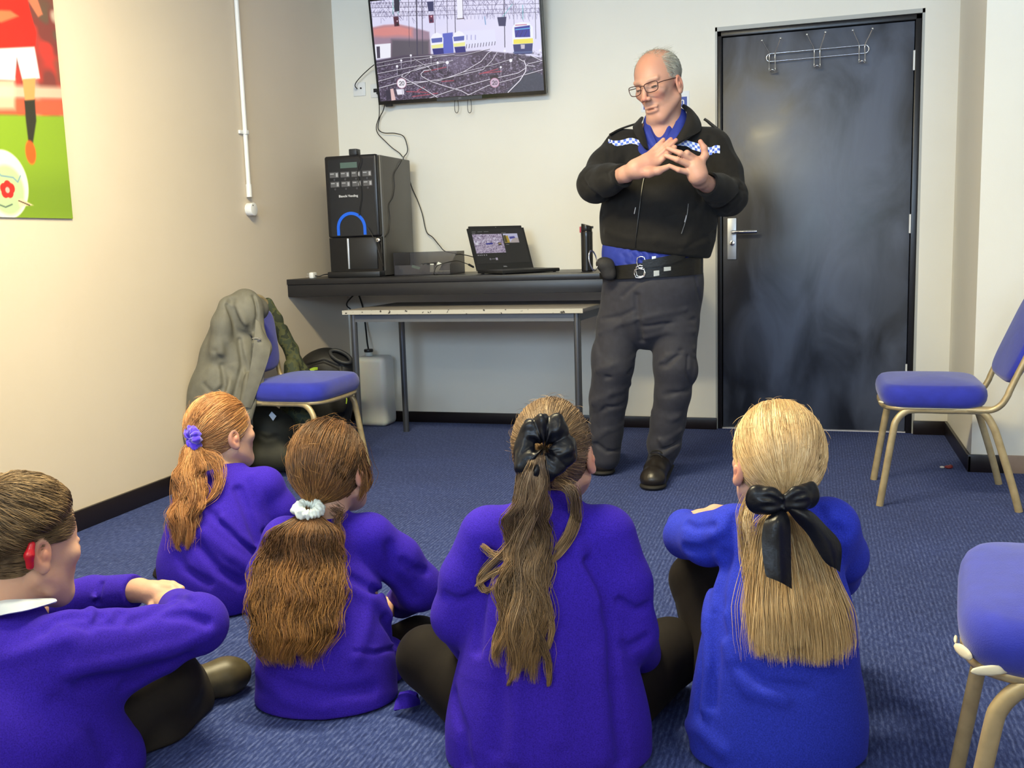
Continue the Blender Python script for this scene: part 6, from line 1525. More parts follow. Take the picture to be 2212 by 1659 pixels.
locks([[V(1620, 1075, 1.89), V(1605, 1120, 1.88), on4(1608, 1180, .012), on4(1616, 1260, .010), on4(1624, 1380, .010)], [V(1625, 1085, 1.89), V(1615, 1130, 1.87), on4(1630, 1200, .015), on4(1636, 1300, .012), on4(1640, 1415, .010)]], 90, .006, 45, 'loose_hair', M_H4, girl4, rad=.00045)
flyaways(h4, 220, 46, 'flyaway_hair', M_H4, girl4)
bow = Solid()
kn = V(1694, 1088, 1.80)
bow.ell(kn, [.012, .011, .016], CAMAX, .004)
bow.chain([V(1688, 1088, 1.80), V(1664, 1082, 1.795), V(1642, 1080, 1.805)], [.012, .024, .027], .006, flat=(CF, .5))
bow.chain([V(1700, 1086, 1.80), V(1722, 1078, 1.795), V(1742, 1072, 1.81)], [.012, .022, .024], .006, flat=(CF, .5))
bow.ell(V(1632, 1066, 1.805), [.012, .012, .014], CAMAX, .008); bow.ell(V(1753, 1056, 1.815), [.010, .012, .014], CAMAX, .008)
for P in ([(1690, 1088), (1665, 1076), (1635, 1072)], [(1690, 1092), (1662, 1094), (1640, 1098)], [(1700, 1086), (1724, 1072), (1750, 1064)], [(1700, 1090), (1724, 1086), (1748, 1084)]): bow.fold([V(x, y, 1.782) for x, y in P], -.008, .0035)
bow.fold([V(1690, 1078, 1.785), V(1694, 1100, 1.785)], .004, .003)
bw_ = bow.mesh(.0022, 'bow', M_SATINB, girl4)
def ribbon(rows, nm='bow_tail'):
    return sheet(nm, rows, .0012, M_SATINB, bw_, nu=6, nv=6)
ribbon([[V(1686, 1098, 1.80), V(1690, 1102, 1.795), V(1696, 1102, 1.80)], [V(1652, 1128, 1.785), V(1680, 1126, 1.77), V(1706, 1128, 1.785)], [V(1646, 1180, 1.775), V(1680, 1180, 1.765), V(1708, 1180, 1.78)], [V(1652, 1232, 1.765), V(1684, 1238, 1.757), V(1709, 1238, 1.772)], [V(1656, 1246, 1.762), V(1686, 1258, 1.755), V(1710, 1272, 1.768)]])
ribbon([[V(1698, 1098, 1.80), V(1704, 1096, 1.795), V(1710, 1092, 1.80)], [V(1718, 1124, 1.79), V(1736, 1112, 1.775), V(1750, 1104, 1.79)], [V(1746, 1156, 1.785), V(1768, 1146, 1.775), V(1782, 1134, 1.79)], [V(1776, 1206, 1.780), V(1796, 1190, 1.775), V(1816, 1176, 1.79)], [V(1792, 1222, 1.780), V(1804, 1228, 1.775), V(1814, 1236, 1.79)]])

# ---------------------------------------------------------------- girl with the white scrunchie
h2 = HeadFrame(V(717, 1022, 2.33), 160, 8, 4, .98)
B = Solid(); head_ops(B, h2, False)
B.cone(h2(0, -.03, -.04), V(705, 1150, 2.30), .046, .050, .02)
B.chain([V(712, 1230, 2.30), V(715, 1340, 2.28), V(715, 1450, 2.30)], [.10, .11, .12], .03, flat=(CF, .7))
B.chain([V(800, 1165, 2.31), V(905, 1262, 2.40), V(860, 1305, 2.56)], [.036, .032, .026], .02)
B.chain([V(612, 1165, 2.31), V(575, 1280, 2.38), V(640, 1330, 2.56)], [.036, .032, .026], .02)
B.chain([V(700, 1480, 2.32), V(905, 1380, 2.45), V(790, 1450, 2.75)], [.05, .038, .03], .02); B.chain([V(690, 1480, 2.32), V(612, 1400, 2.5), V(650, 1450, 2.75)], [.05, .038, .03], .02)
hnd = V(838, 1314, 2.44); B.chain([V(850, 1300, 2.56), V(842, 1308, 2.50), hnd, V(843, 1326, 2.41)], [.024, .020, .012, .008], .01)
for q in range(3): B.cone(V(836+4*q, 1310+3*q, 2.46), V(838+4*q, 1322+3*q, 2.42+.012*q), .009, .007, .003)
girl2 = B.mesh(.004, 'person', M_SKIN, None, 1, lambda P: child_col(P, h2, 7))
tag(girl2, 'seated girl seen from behind with a thick wavy brown ponytail in a white scrunchie', 'person', 'schoolchildren sitting on the carpet')
W2 = Solid()
W2.cone(V(618, 1165, 2.31), V(800, 1160, 2.31), .048, .050, .02)
W2.chain([V(712, 1245, 2.30), V(712, 1330, 2.27), V(705, 1420, 2.25), V(706, 1500, 2.24)], [.112, .128, .150, .162], .03, flat=(CF, .70))
W2.cone(V(706, 1120, 2.31), V(708, 1175, 2.30), .052, .07, .03)
W2.chain([V(795, 1162, 2.315), V(858, 1208, 2.35), V(905, 1268, 2.39)], [.058, .055, .055], .02); W2.chain([V(905, 1268, 2.39), V(868, 1300, 2.54)], [.056, .042], .02)
W2.chain([V(618, 1168, 2.31), V(585, 1240, 2.34), V(578, 1300, 2.38)], [.055, .054, .052], .02); W2.chain([V(578, 1300, 2.38), V(635, 1332, 2.55)], [.05, .04], .02)
W2.cone(V(835, 1420, 2.34), V(868, 1490, 2.36), .050, .045, .03)
W2.cone(V(706, 1080, 2.32), V(706, 1138, 2.32), .046, .047, .006, 's'); W2.plane((0, 0, .004), (0, 0, -1), .006)
W2b = Solid(); W2b.ops = list(W2.ops); s2 = sf(W2b, 1.9, 2.9)
for P, a, w_ in (([(755, 1250), (800, 1275), (850, 1300)], -.010, .010), ([(760, 1270), (800, 1290), (840, 1330)], .006, .012), ([(768, 1406), (810, 1408), (850, 1398)], -.004, .006), ([(768, 1400), (810, 1402), (850, 1392)], .005, .004), ([(830, 1340), (850, 1380), (880, 1460)], -.010, .009), ([(800, 1300), (790, 1360), (770, 1420)], .005, .012),
    ([(840, 1180), (850, 1240), (890, 1290)], -.006, .010), ([(870, 1215), (890, 1230), (920, 1235)], -.007, .007), ([(620, 1480), (700, 1500), (800, 1490)], -.006, .012), ([(560, 1450), (620, 1510), (700, 1530)], .006, .012), ([(855, 1410), (870, 1440), (890, 1430)], .006, .008)):
    W2.fold([s2(*p) for p in P], a, w_)
W2.mesh(.0042, 'sweatshirt', M_SWV, girl2)
sheet('sweatshirt_hem', [[onZ(852, 1535, .012), onZ(880, 1528, .02), onZ(905, 1520, .012)], [onZ(858, 1512, .03), onZ(880, 1505, .045), onZ(905, 1508, .03)], [onZ(862, 1498, .05), onZ(882, 1494, .06), onZ(900, 1500, .05)]], .008, M_SWV, girl2)
L2 = Solid(); L2.chain([V(700, 1480, 2.34), V(905, 1392, 2.46), V(790, 1455, 2.76)], [.085, .066, .05], .02); L2.chain([V(690, 1480, 2.34), V(618, 1400, 2.52), V(650, 1455, 2.76)], [.085, .066, .05], .02); L2.cone(V(640, 1490, 2.36), V(800, 1490, 2.38), .08, .08, .03); L2.plane((0, 0, .003), (0, 0, -1), .004)
L2.mesh(.005, 'tights', M_TIGHT, girl2)
M_H2 = hairmat('dark_brown_hair', S(48, 32, 22), S(88, 60, 38), S(146, 102, 62), S(206, 150, 82), .40)
tie2 = V(667, 1100, 2.255)
cap(h2, 'hair_cap', capmat('dark_brown_hair_base', S(72, 48, 32)), girl2, face=.075, low=-.062, grow=.002)
strands('hair', scalp(h2, tie2, 7500, seed=21, face=.082, low=-.07, grow=.003, rough_=.0022), .00065, M_H2, girl2, seed=21)
S2f = Solid(); S2f.ops = list(W2.ops)
def on2(px, py, off=.022):
    p = march(S2f, px, py, 1.9, 2.9); return (p if p is not None else V(px, py, 2.26))-unit(ray(px, py))*off
ct2 = [tie2, V(664, 1118, 2.225), V(656, 1150, 2.20), on2(648, 1200, .04), on2(642, 1260, .036), on2(636, 1330, .030), on2(628, 1390, .022), on2(622, 1445, .014)]
strands('ponytail', tail(ct2, [.016, .040, .066, .084, .096, .096, .084, .060], 8000, seed=23, clumps=70, wave=.0055, wl=.085, lv=.34, tight=.3, flat=.34, own_wave=.0018, fly=.03), .00065, M_H2, girl2, seed=23, grp=GRP)
locks([[V(720, 1098, 2.25), V(738, 1110, 2.245), V(728, 1128, 2.24), on2(738, 1160, .02), on2(735, 1200, .015)], [V(770, 960, 2.31), V(792, 1010, 2.33), V(798, 1040, 2.34), V(790, 1062, 2.34)], [V(765, 970, 2.30), V(785, 1020, 2.30), V(788, 1050, 2.30), V(778, 1080, 2.31)]], 60, .0065, 25, 'loose_lock', M_H2, girl2, rad=.0005)
flyaways(h2, 240, 26, 'flyaway_hair', M_H2, girl2, L=.04)
scrunchie(V(667, 1098, 2.235), unit(UP+np.array(-CF)*.35+CR*.12), .024, .0135, mat('white_scrunchie_cloth', (.70, .78, .76), .6, bump=.3, bscale=120), 'scrunchie', girl2, n_f=12, amp=.30, seed=8)

# ---------------------------------------------------------------- girl by the wall with the purple scrunchie
h1 = HeadFrame(V(480, 940, 2.90), 138, 6, 0, .95)
B = Solid(); head_ops(B, h1, False)
B.cone(h1(0, -.025, -.05), V(490, 1040, 2.88), .044, .050, .02)
B.chain([V(480, 1090, 2.86), V(465, 1200, 2.84), V(455, 1270, 2.86)], [.10, .11, .11], .03, flat=(CF, .75))
B.chain([V(575, 1060, 2.88), V(600, 1150, 2.95), V(560, 1190, 3.1)], [.036, .032, .026], .02); B.chain([V(410, 1070, 2.9), V(385, 1170, 3.0), V(430, 1200, 3.15)], [.036, .032, .026], .02)
B.ell(V(550, 1195, 3.15), [.03, .03, .02], CAMAX, .01); B.ell(V(440, 1205, 3.2), [.03, .03, .02], CAMAX, .01)
B.chain([V(460, 1285, 2.88), V(590, 1270, 3.0), V(500, 1260, 3.3)], [.045, .035, .03], .02); B.chain([V(450, 1285, 2.9), V(370, 1240, 3.15), V(470, 1250, 3.35)], [.045, .035, .03], .02)
girl1 = B.mesh(.0042, 'person', M_SKIN, None, 1, lambda P: child_col(P, h1, 9))
tag(girl1, 'seated ginger-haired girl nearest the left wall with a ponytail in a purple scrunchie', 'person', 'schoolchildren sitting on the carpet')
W1_ = Solid()
W1_.cone(V(425, 1065, 2.88), V(572, 1050, 2.87), .052, .052, .02)
W1_.chain([V(488, 1100, 2.86), V(470, 1160, 2.84), V(460, 1220, 2.83), V(462, 1265, 2.83)], [.120, .140, .150, .145], .03, flat=(CF, .75))
W1_.cone(V(494, 1022, 2.885), V(488, 1060, 2.87), .05, .07, .03)
W1_.chain([V(568, 1052, 2.88), V(598, 1100, 2.90), V(592, 1160, 2.96)], [.058, .056, .052], .02); W1_.chain([V(592, 1160, 2.96), V(560, 1190, 3.08)], [.05, .04], .02)
W1_.chain([V(415, 1070, 2.9), V(392, 1170, 3.0), V(428, 1200, 3.12)], [.055, .05, .04], .02)
W1_.cone(V(492, 990, 2.89), V(492, 1030, 2.89), .045, .046, .006, 's'); W1_.plane((0, 0, .004), (0, 0, -1), .006)
W1b = Solid(); W1b.ops = list(W1_.ops); s1 = sf(W1b, 2.5, 3.4)
for P, a, w_ in (([(515, 1060), (535, 1110), (555, 1170)], -.012, .010), ([(455, 1110), (500, 1150), (560, 1200)], -.008, .010), ([(440, 1150), (500, 1200), (545, 1230)], .009, .011), ([(430, 1180), (470, 1230), (520, 1260)], -.010, .010), ([(480, 1120), (520, 1160), (548, 1180)], .007, .010), ([(380, 1180), (400, 1230), (450, 1260)], -.006, .010), ([(570, 1150), (585, 1180), (610, 1170)], -.006, .008), ([(545, 1030), (560, 1080), (575, 1130)], .005, .012)):
    W1_.fold([s1(*p) for p in P], a, w_)
W1_.mesh(.0042, 'sweatshirt', M_SWV, girl1)
L1 = Solid(); L1.chain([V(470, 1290, 2.88), V(590, 1268, 3.0), V(500, 1262, 3.3)], [.07, .058, .05], .02); L1.chain([V(450, 1290, 2.9), V(372, 1246, 3.15), V(470, 1255, 3.35)], [.07, .055, .05], .02); L1.plane((0, 0, .003), (0, 0, -1), .004)
L1.mesh(.005, 'skirt', M_TIGHT, girl1)
M_H1 = hairmat('ginger_hair', S(112, 72, 42), S(176, 124, 76), S(228, 184, 128), S(210, 148, 92), .38)
tie1 = V(424, 948, 2.835)
cap(h1, 'hair_cap', capmat('ginger_hair_base', S(136, 84, 46)), girl1, face=.060, low=-.055)
strands('hair', scalp(h1, tie1, 5500, seed=11, face=.066, low=-.060), .00075, M_H1, girl1, seed=11)
S1f = Solid(); S1f.ops = list(W1_.ops)
def on1(px, py, off=.022):
    p = march(S1f, px, py, 2.5, 3.4); return (p if p is not None else V(px, py, 2.78))-unit(ray(px, py))*off
ct1 = [tie1, V(416, 960, 2.80), V(414, 985, 2.785), V(412, 1020, 2.77), V(408, 1060, 2.755), V(402, 1110, 2.74), V(396, 1160, 2.735), V(400, 1195, 2.735)]
strands('ponytail', tail(ct1, [.012, .022, .032, .042, .048, .046, .040, .030], 3600, seed=13, clumps=30, wave=.009, wl=.11, lv=.38, flat=.6), .0007, M_H1, girl1, seed=13, grp=GRP)
locks([[V(430, 975, 2.80), V(470, 990, 2.79), V(478, 1030, 2.775), V(462, 1070, 2.76), V(430, 1095, 2.75)], [V(430, 975, 2.80), V(460, 1000, 2.78), V(468, 1040, 2.77), V(448, 1080, 2.755)]], 40, .006, 15, 'loose_lock', M_H1, girl1, rad=.0007)
flyaways(h1, 120, 16, 'flyaway_hair', M_H1, girl1)
scrunchie(V(417, 947, 2.800), unit(-RT*.6+UP*.1+TO*.5), .021, .0165, mat('purple_velvet', S(66, 34, 200), .8, sheen=.6, bump=.4, bscale=150), 'scrunchie', girl1, n_f=9, amp=.34, seed=9)

# ---------------------------------------------------------------- boy with the red hearing aid
h0 = HeadFrame(V(52, 1186, 1.93), 143, -6, 3, 1.05)
B = Solid(); head_ops(B, h0, False)
B.cone(h0(0, -.03, -.04), V(30, 1370, 1.90), .050, .054, .02)
B.chain([V(0, 1480, 1.87), V(-10, 1600, 1.86), V(0, 1800, 1.9)], [.11, .12, .13], .03, flat=(CF, .7))
aR = [V(165, 1400, 1.84), V(425, 1345, 2.03), V(352, 1298, 2.20)]
B.chain(aR, [.038, .034, .026], .02)
aL = [V(-100, 1380, 2.0), V(120, 1300, 2.30), V(300, 1275, 2.24)]
B.chain(aL, [.036, .032, .025], .02)
# left hand gripping the right forearm
B.chain([V(300, 1275, 2.24), V(328, 1280, 2.21)], [.025, .027], .012); B.ell(V(338, 1280, 2.205), [.034, .026, .022], CAMAX, .012)
for q, (y0, y1, dt) in enumerate(((1262, 1266, .015), (1270, 1276, .0), (1281, 1288, -.012), (1291, 1299, -.02))):
    B.chain([V(350, y0, 2.20+dt), V(372, y0+2, 2.19+dt), V(392-q*4, y1+6, 2.185+dt)], [.0105, .0095, .0078], .004)
B.chain([V(326, 1292, 2.20), V(332, 1312, 2.175), V(344, 1322, 2.165)], [.012, .0105, .0085], .006)
B.chain([V(60, 1700, 1.94), V(330, 1490, 2.12), V(440, 1500, 2.36)], [.06, .04, .03], .02)
boy = B.mesh(.004, 'person', M_SKIN, None, 1, lambda P: child_col(P, h0, 11))
tag(boy, 'seated boy with short brown hair and a red hearing aid at the lower left', 'person', 'schoolchildren sitting on the carpet')
W0_ = Solid()
W0_.cone(V(-90, 1420, 1.90), V(150, 1402, 1.86), .058, .060, .02)
W0_.chain([V(0, 1480, 1.86), V(0, 1600, 1.85), V(10, 1760, 1.88)], [.135, .150, .17], .03, flat=(CF, .72))
W0_.cone(V(25, 1345, 1.90), V(10, 1400, 1.88), .062, .09, .03)
W0_.chain([V(150, 1402, 1.855), V(240, 1392, 1.91), V(330, 1378, 1.97), V(425, 1348, 2.03)], [.070, .062, .058, .060], .03); W0_.chain([V(425, 1348, 2.03), V(385, 1315, 2.16)], [.060, .044], .02)
W0_.chain([V(120, 1450, 1.86), V(230, 1450, 1.94), V(340, 1410, 2.0)], [.07, .055, .045], .04)
W0_.cone(V(100, 1560, 1.88), V(200, 1650, 1.95), .12, .10, .04)
W0_.chain([V(-100, 1385, 2.0), V(80, 1310, 2.28), V(200, 1285, 2.28)], [.055, .050, .042], .02); W0_.chain([V(200, 1285, 2.28), V(282, 1278, 2.25)], [.042, .040], .015)
W0_.cone(V(22, 1300, 1.91), V(18, 1372, 1.90), .058, .058, .006, 's')
W0_.cut(V(290, 1277, 2.245), unit(V(330, 1280, 2.22)-V(250, 1280, 2.26)), V(305, 1278, 2.24), .06)
W0b = Solid(); W0b.ops = list(W0_.ops); s0 = sf(W0b, 1.5, 2.5)
for P, a, w_ in (([(95, 1360), (120, 1340), (180, 1330)], -.008, .009), ([(160, 1345), (190, 1352), (215, 1330)], -.010, .008), ([(215, 1345), (250, 1345), (262, 1325)], -.008, .007), ([(360, 1330), (400, 1330), (445, 1345)], -.008, .008), ([(280, 1345), (330, 1325), (370, 1300)], -.006, .009), ([(345, 1295), (375, 1290), (410, 1300)], -.006, .008),
    ([(150, 1450), (260, 1430), (380, 1400), (450, 1370)], .006, .012), ([(180, 1475), (280, 1460), (400, 1420)], -.007, .012), ([(200, 1340), (195, 1318), (205, 1290)], .008, .006), ([(210, 1300), (214, 1280), (218, 1262)], -.009, .005), ([(20, 1420), (90, 1400), (140, 1380)], .006, .012), ([(120, 1520), (200, 1560), (240, 1640)], -.006, .014), ([(270, 1480), (300, 1470), (350, 1440)], -.006, .010)):
    W0_.fold([s0(*p) for p in P], a, w_)
W0_.mesh(.0042, 'sweatshirt', M_SWV, boy)
sheet('shirt_collar', [[V(-60, 1352, 1.835), V(0, 1330, 1.815), V(60, 1318, 1.83), V(122, 1300, 1.90)], [V(-60, 1330, 1.84), V(0, 1308, 1.825), V(60, 1302, 1.84), V(120, 1296, 1.905)], [V(-60, 1322, 1.86), V(0, 1300, 1.85), V(60, 1296, 1.862), V(112, 1294, 1.92)]], .004, mat('white_shirt_cotton', (.72, .78, .84), .7), boy)
L0_ = Solid(); L0_.chain([V(60, 1720, 1.94), V(200, 1600, 2.02), V(350, 1480, 2.12), V(440, 1500, 2.36)], [.11, .10, .078, .052], .03); L0_.chain([V(150, 1750, 2.0), V(330, 1600, 2.10), V(400, 1520, 2.2)], [.09, .075, .06], .03); L0_.plane((0, 0, .003), (0, 0, -1), .004)
L0_.mesh(.005, 'trousers', mat('dark_brown_school_trousers', (.009, .0062, .0042), .8, var=.2, vscale=80), boy)
bt_ = Solid(); bd = unit((onZ(505, 1470)-onZ(440, 1490))*[1, 1, 0]); bp_ = onZ(490, 1500, .0)
bt_.cone(bp_-bd*.10+UP*.045, bp_-bd*.005+UP*.045, .038, .042, .02); bt_.ell(bp_+bd*.01+UP*.042, [.05, .042, .040], np.stack([bd, np.cross(UP, bd), UP], 1), .02); bt_.plane((0, 0, .004), (0, 0, -1), .004)
bt_.mesh(.004, 'shoe', mat('scuffed_olive_shoe', (.055, .045, .022), .45, var=.3, vscale=30), boy)
# short straight hair with a heavy fringe
M_H0 = hairmat('light_brown_hair', S(62, 48, 34), S(112, 90, 64), S(160, 134, 98), None, .42)
def ex(c): c.ell(h0(0, .01, .060), np.array([.084, .098, .078])*h0.s, h0.R, .01)
cap(h0, 'hair_cap', capmat('light_brown_hair_base', S(70, 54, 38)), boy, face=.062, low=-.085, grow=.001, faceslope=.25)
def boyhair(n, seed, f, ends, lift, r, nm):
    rs = np.random.RandomState(seed); V0 = np.zeros((0, 3)); crown = unit([.0, -.50, .86])
    while len(V0) < n:
        v = rs.randn(6000, 3); v /= np.linalg.norm(v, axis=1)[:, None]; q = HC+v*HR; V0 = np.concatenate([V0, v[f(q, v@crown)]])
    V0 = V0[:n]; T = np.linspace(0, 1, 12)[None, :, None]
    az = V0-crown*(V0@crown)[:, None]; az /= np.linalg.norm(az, axis=1)[:, None]+1e-9; a0 = np.arccos(np.clip(V0@crown, -1, 1))
    az2 = az+np.cross(crown, az)*.30; az2 /= np.linalg.norm(az2, axis=1)[:, None]
    a1 = ends(a0, rs, V0); A = a0[:, None, None]+(a1-a0)[:, None, None]*T
    d = crown*np.cos(A)+(az[:, None, :]*(1-T)+az2[:, None, :]*T)*np.sin(A); d /= np.linalg.norm(d, axis=2)[..., None]
    P = HC+d*(HR+.003+lift(rs, n)[:, None, None]*np.sin(T*2.4+.2))
    return strands(nm, h0.c+(P*h0.s)@h0.R.T, r, M_H0, boy, seed=seed)
notear = lambda q: ~((np.abs(q[:, 0]) > .055) & (np.abs(q[:, 1]-.010) < .026) & (q[:, 2] < .016))
boyhair(7500, 52, lambda q, c: (c > .30), lambda a0, rs, V: np.minimum(a0+.35+.5*rs.rand(len(a0)), 1.42+.22*rs.rand(len(a0))), lambda rs, n: .004+.010*rs.rand(n), .0007, 'hair')
boyhair(6000, 53, lambda q, c: (c < .45) & (q[:, 1] < .066) & (q[:, 2]-.45*q[:, 1] > -.080) & notear(q), lambda a0, rs, V: a0+.10+.06*rs.rand(len(a0)), lambda rs, n: .001+.001*rs.rand(n), .0005, 'short_hair')
# hearing aid behind the right ear
ha = Solid(); e0 = h0(.088, -.028, .020); sgn = 1
if (h0(.08, 0, 0)-h0.c)@(-CF) < 0: sgn = -1
ha.chain([h0(sgn*.087, -.030, .022), h0(sgn*.089, -.036, .004), h0(sgn*.087, -.034, -.016)], [.0065, .0085, .0070], .006)
ha.mesh(.0018, 'hearing_aid', mat('red_glitter_plastic', (.45, .01, .02), .2, bump=.3, bscale=300), boy)
# ================================================================ coats, bags and the water can in the corner
FOLD = 1.3
M_COAT = mat('grey_green_waxed_cotton', (.135, .130, .105), .62, var=.15, vscale=20, bump=.3, bscale=300)
K = Solid()
K.ell(V(529, 672, 4.30), [.080, .060, .098], CAMAX, .02)
K.chain([V(498, 672, 4.40), V(556, 668, 4.36)], [.050, .050], .03)
K.chain([V(512, 690, 4.36), V(494, 770, 4.32), V(480, 850, 4.30), V(470, 930, 4.30)], [.090, .118, .140, .150], .03, flat=(CF, .55))
K.chain([V(494, 662, 4.27), V(482, 700, 4.26), V(478, 760, 4.27)], [.044, .046, .056], .03)
K.chain([V(486, 690, 4.36), V(460, 790, 4.34), V(442, 900, 4.33)], [.050, .052, .050], .02)
K.chain([V(556, 700, 4.30), V(566, 752, 4.26), V(548, 830, 4.25), V(528, 900, 4.25)], [.026, .034, .034, .036], .03, flat=(CF, .5))
K.chain([V(470, 930, 4.30), V(478, 985, 4.30)], [.14, .12], .02, flat=(CF, .5))
for P, a, w_ in (([(500, 650), (515, 720), (540, 790), (545, 860)], -.016, .008), ([(512, 730), (520, 800), (500, 870), (470, 930)], -.014, .009), ([(560, 665), (556, 700), (552, 730)], -.012, .007), ([(470, 760), (490, 800), (478, 870)], -.012, .010), ([(455, 800), (450, 850), (440, 900)], .008, .010),
    ([(530, 760), (535, 820), (525, 880)], .008, .008), ([(478, 700), (484, 740), (500, 780)], -.009, .009), ([(505, 660), (530, 700), (545, 740)], .008, .008), ([(500, 800), (515, 840), (510, 900)], -.010, .008), ([(560, 770), (545, 830), (528, 890)], -.006, .005)):
    K.fold([V(x, y, 4.24) for x, y in P], a, w_*1.6); 
kb = Solid(); kb.ops = list(K.ops)
for P, a, w_ in (([(492, 660), (505, 700), (520, 760), (533, 800)], -.016, .007), ([(548, 640), (556, 680), (550, 715)], -.010, .006), ([(517, 735), (523, 790), (505, 860)], -.014, .007), ([(480, 790), (486, 830), (470, 880)], -.012, .008), ([(440, 830), (460, 850), (480, 840)], -.009, .008)):
    K.fold([(lambda p: p if p is not None else V(x, y, 4.28))(march(kb, x, y, 4.0, 4.7)) for x, y in P], a, w_)
coat = K.mesh(.005, 'coat', M_COAT, None)
tag(coat, 'grey green hooded coat hung over the back of the chair by the left wall', 'coat')
sheet('coat_flap', [[V(552, 690, 4.245), V(548, 745, 4.22), V(538, 810, 4.215), V(522, 880, 4.22)], [V(562, 700, 4.25), V(566, 748, 4.225), V(552, 815, 4.22), V(534, 880, 4.225)], [V(564, 712, 4.27), V(583, 755, 4.24), V(562, 826, 4.23), V(541, 882, 4.235)]], .007, M_COAT, coat)
tube('zip_pull', [V(545, 731, 4.215), V(556, 730, 4.215), V(564, 733, 4.215), V(556, 736, 4.215)], .0022, M_CHROME, coat, n=6, smooth_n=3)
def camo():
    m, nt, b = newmat('olive_camouflage_cloth'); L = nt.links.new; tc = nt.nodes.new('ShaderNodeTexCoord')
    n = nt.nodes.new('ShaderNodeTexNoise'); n.inputs['Scale'].default_value = 26; n.inputs['Detail'].default_value = 2; L(tc.outputs['Object'], n.inputs['Vector'])
    cr = nt.nodes.new('ShaderNodeValToRGB'); cr.color_ramp.interpolation = 'CONSTANT'; e = cr.color_ramp.elements; e[0].position = 0; e[0].color = (.022, .030, .016, 1); e[1].position = .46; e[1].color = (.070, .078, .030, 1); x = e.new(.56); x.color = (.040, .055, .032, 1)
    L(n.outputs['Fac'], cr.inputs['Fac']); L(cr.outputs['Color'], b.inputs['Base Color']); b.inputs['Roughness'].default_value = .8; return m
M_CAMO = camo()
Kc = Solid()
Kc.chain([V(578, 655, 4.62), V(596, 690, 4.64), V(614, 735, 4.66), V(636, 780, 4.68), V(659, 806, 4.70)], [.026, .028, .024, .030, .028], .02, flat=(CF, .6))
Kc.chain([V(612, 710, 4.68), V(630, 755, 4.70), V(640, 790, 4.70)], [.022, .030, .030], .02)
Kc.chain([V(636, 830, 4.64), V(640, 900, 4.62), V(650, 985, 4.60)], [.050, .075, .090], .03, flat=(CF, .6)); Kc.chain([V(630, 790, 4.64), V(636, 830, 4.64)], [.036, .05], .02)
Kc.plane((0, 0, .004), (0, 0, -1), .004)
for P, a, w_ in (([(580, 670), (600, 720), (625, 775)], -.010, .006), ([(592, 665), (612, 720), (640, 780)], .007, .006), ([(630, 880), (640, 930), (632, 980)], -.012, .008), ([(655, 880), (665, 930), (672, 980)], -.012, .008)):
    Kc.fold([V(x, y, 4.54) for x, y in P], a, w_)
tag(Kc.mesh(.005, 'jacket', M_CAMO, None), 'olive camouflage jacket hanging behind the blue chair with the coat', 'jacket')
# black backpack
M_NYL = mat('black_nylon', (.012, .012, .013), .55, bump=.4, bscale=300); M_LIME = mat('lime_webbing', (.42, .62, .06), .6)
bp_ = onZ(712, 955, 0)
Kb = Solid(); tbp = TF(712, 955)
Kb.chain([V(706, 802, tbp-.02), V(706, 870, tbp-.02), V(708, 925, tbp)], [.125, .128, .120], .03, flat=(CF, .75))
Kb.ell(V(690, 790, tbp-.02), [.10, .08, .07], CAMAX, .03); Kb.ell(V(745, 800, tbp-.02), [.055, .07, .075], CAMAX, .03)
Kb.ell(V(735, 860, tbp-.10), [.05, .035, .08], CAMAX, .02)
Kb.plane((0, 0, .003), (0, 0, -1), .006)
for P in ([(665, 790), (700, 780), (735, 795)], [(735, 790), (738, 850), (740, 900)]): Kb.fold([(lambda p: p if p is not None else V(x, y, tbp-.1))(march(Kb, x, y, tbp-.4, tbp+.2)) for x, y in P], -.008, .006)
bpk = Kb.mesh(.005, 'backpack', M_NYL, None); tag(bpk, 'black backpack with a lime tag standing on the floor behind the left chair', 'backpack')
tube('grab_handle', [V(718+ .0*k, 0, 1) if False else V(736+22*cos(2*PI*k/16)+3*sin(2*PI*k/16), 770+12*sin(2*PI*k/16)+7*cos(2*PI*k/16), tbp-.09-.02*sin(2*PI*k/16)) for k in range(16)], .010, mat('padded_handle', (.03, .032, .036), .5), bpk, n=10, closed=True, smooth_n=2)
sheet('lime_tag', [[V(657, 812, tbp-.15), V(665, 800, tbp-.16), V(676, 794, tbp-.15), V(686, 793, tbp-.13)], [V(668, 812, tbp-.15), V(672, 804, tbp-.155), V(679, 800, tbp-.145), V(686, 799, tbp-.13)]], .002, M_LIME, bpk)
tube('lime_zip_cord', [V(748, 856, tbp-.16), V(749, 864, tbp-.165), V(748, 872, tbp-.16)], .003, M_LIME, bpk, n=6)
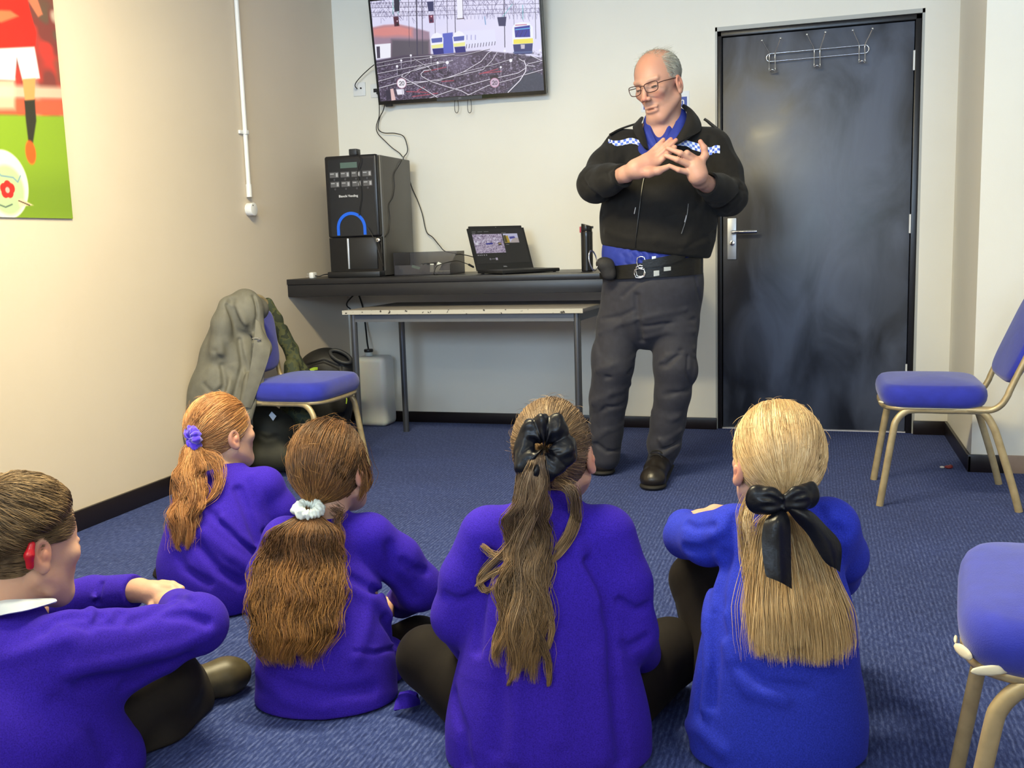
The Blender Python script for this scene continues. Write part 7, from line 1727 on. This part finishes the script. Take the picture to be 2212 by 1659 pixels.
# olive bag under the chair
Kg = Solid(); Kg.chain([V(560, 910, 4.50), V(592, 930, 4.48)], [.105, .100], .03, flat=(UP, .9)); Kg.chain([V(560, 985, 4.46), V(610, 985, 4.46)], [.07, .07], .04); Kg.plane((0, 0, .003), (0, 0, -1), .006)
Kg.fold([V(540, 935, 4.38), V(575, 950, 4.38), V(615, 940, 4.38)], -.010, .008)
bag = Kg.mesh(.005, 'bag', mat('dark_olive_bag_cloth', (.022, .021, .013), .7, var=.2, vscale=20), None); tag(bag, 'dark olive bag with a white tag lying under the left chair', 'bag')
sheet('white_tag', [[V(581, 897, 4.375), V(587, 889, 4.37)], [V(590, 909, 4.375), V(597, 899, 4.37)]], .002, mat('tag_white', (.6, .66, .74), .5), bag)
# water can
jc = onZ(812, 921, 0); ty_ = jc[1]
can = thing('water_can', 'translucent white plastic water can half full beside the table leg', 'can', (jc[0]-.015, ty_+.06, 0))
cw, cdp, chh = .185, .16, .40
M_CAN, nt, b = newmat('translucent_polythene'); b.inputs['Base Color'].default_value = (.82, .85, .85, 1); b.inputs['Roughness'].default_value = .4; b.inputs['Alpha'].default_value = .62; b.inputs['Subsurface Weight'].default_value = .2
bm = bmesh.new(); add_box(bm, (0, 0, chh/2), (cw, cdp, chh)); bmobj('can_body', bm, M_CAN, can, bevel=.032, seg=6)
bm = bmesh.new(); add_box(bm, (0, 0, .078), (cw-.012, cdp-.012, .148)); bmobj('water', bm, mat('murky_water', (.34, .35, .32), .3), can, bevel=.02, seg=4)
cyl('neck', (-.035, 0, chh-.006), (-.035, 0, chh+.02), .022, M_CAN, can, n=24); cyl('cap', (-.035, 0, chh+.02), (-.035, 0, chh+.038), .026, M_BLKP, can, bevel=.004)
cx_ = jc[0]-.05
tag(tube('water_hose', [(cx_, ty_+.06, chh+.036), (cx_-.01, ty_+.07, chh+.07), (cx_-.04, ty_+.12, chh+.16), (cx_-.07, ty_+.16, chh+.27), (cx_-.08, -.05, CT-.10)], .005, M_CABLE, n=8, smooth_n=5), 'black hose running from the counter down into the white water can', 'hose')
# scrap on the floor
wp = onZ(2047, 1012, 0)
wr = thing('wrapper', 'small red and white scrap lying on the carpet beside the door', 'scrap', (wp[0], wp[1], 0))
q_ = Solid(); q_.ell(wp+np.array([.004, 0, .007]), [.017, .012, .007], None, .004); q_.ell(wp+np.array([.012, .006, .010]), [.008, .010, .006], None, .004); q_.mesh(.002, 'red_part', mat('scrap_red', (.20, .02, .02), .4), wr)
q_ = Solid(); q_.ell(wp+np.array([-.022, 0, .005]), [.010, .007, .005], None, .004); q_.mesh(.002, 'white_part', mat('scrap_white', (.6, .55, .5), .5), wr)
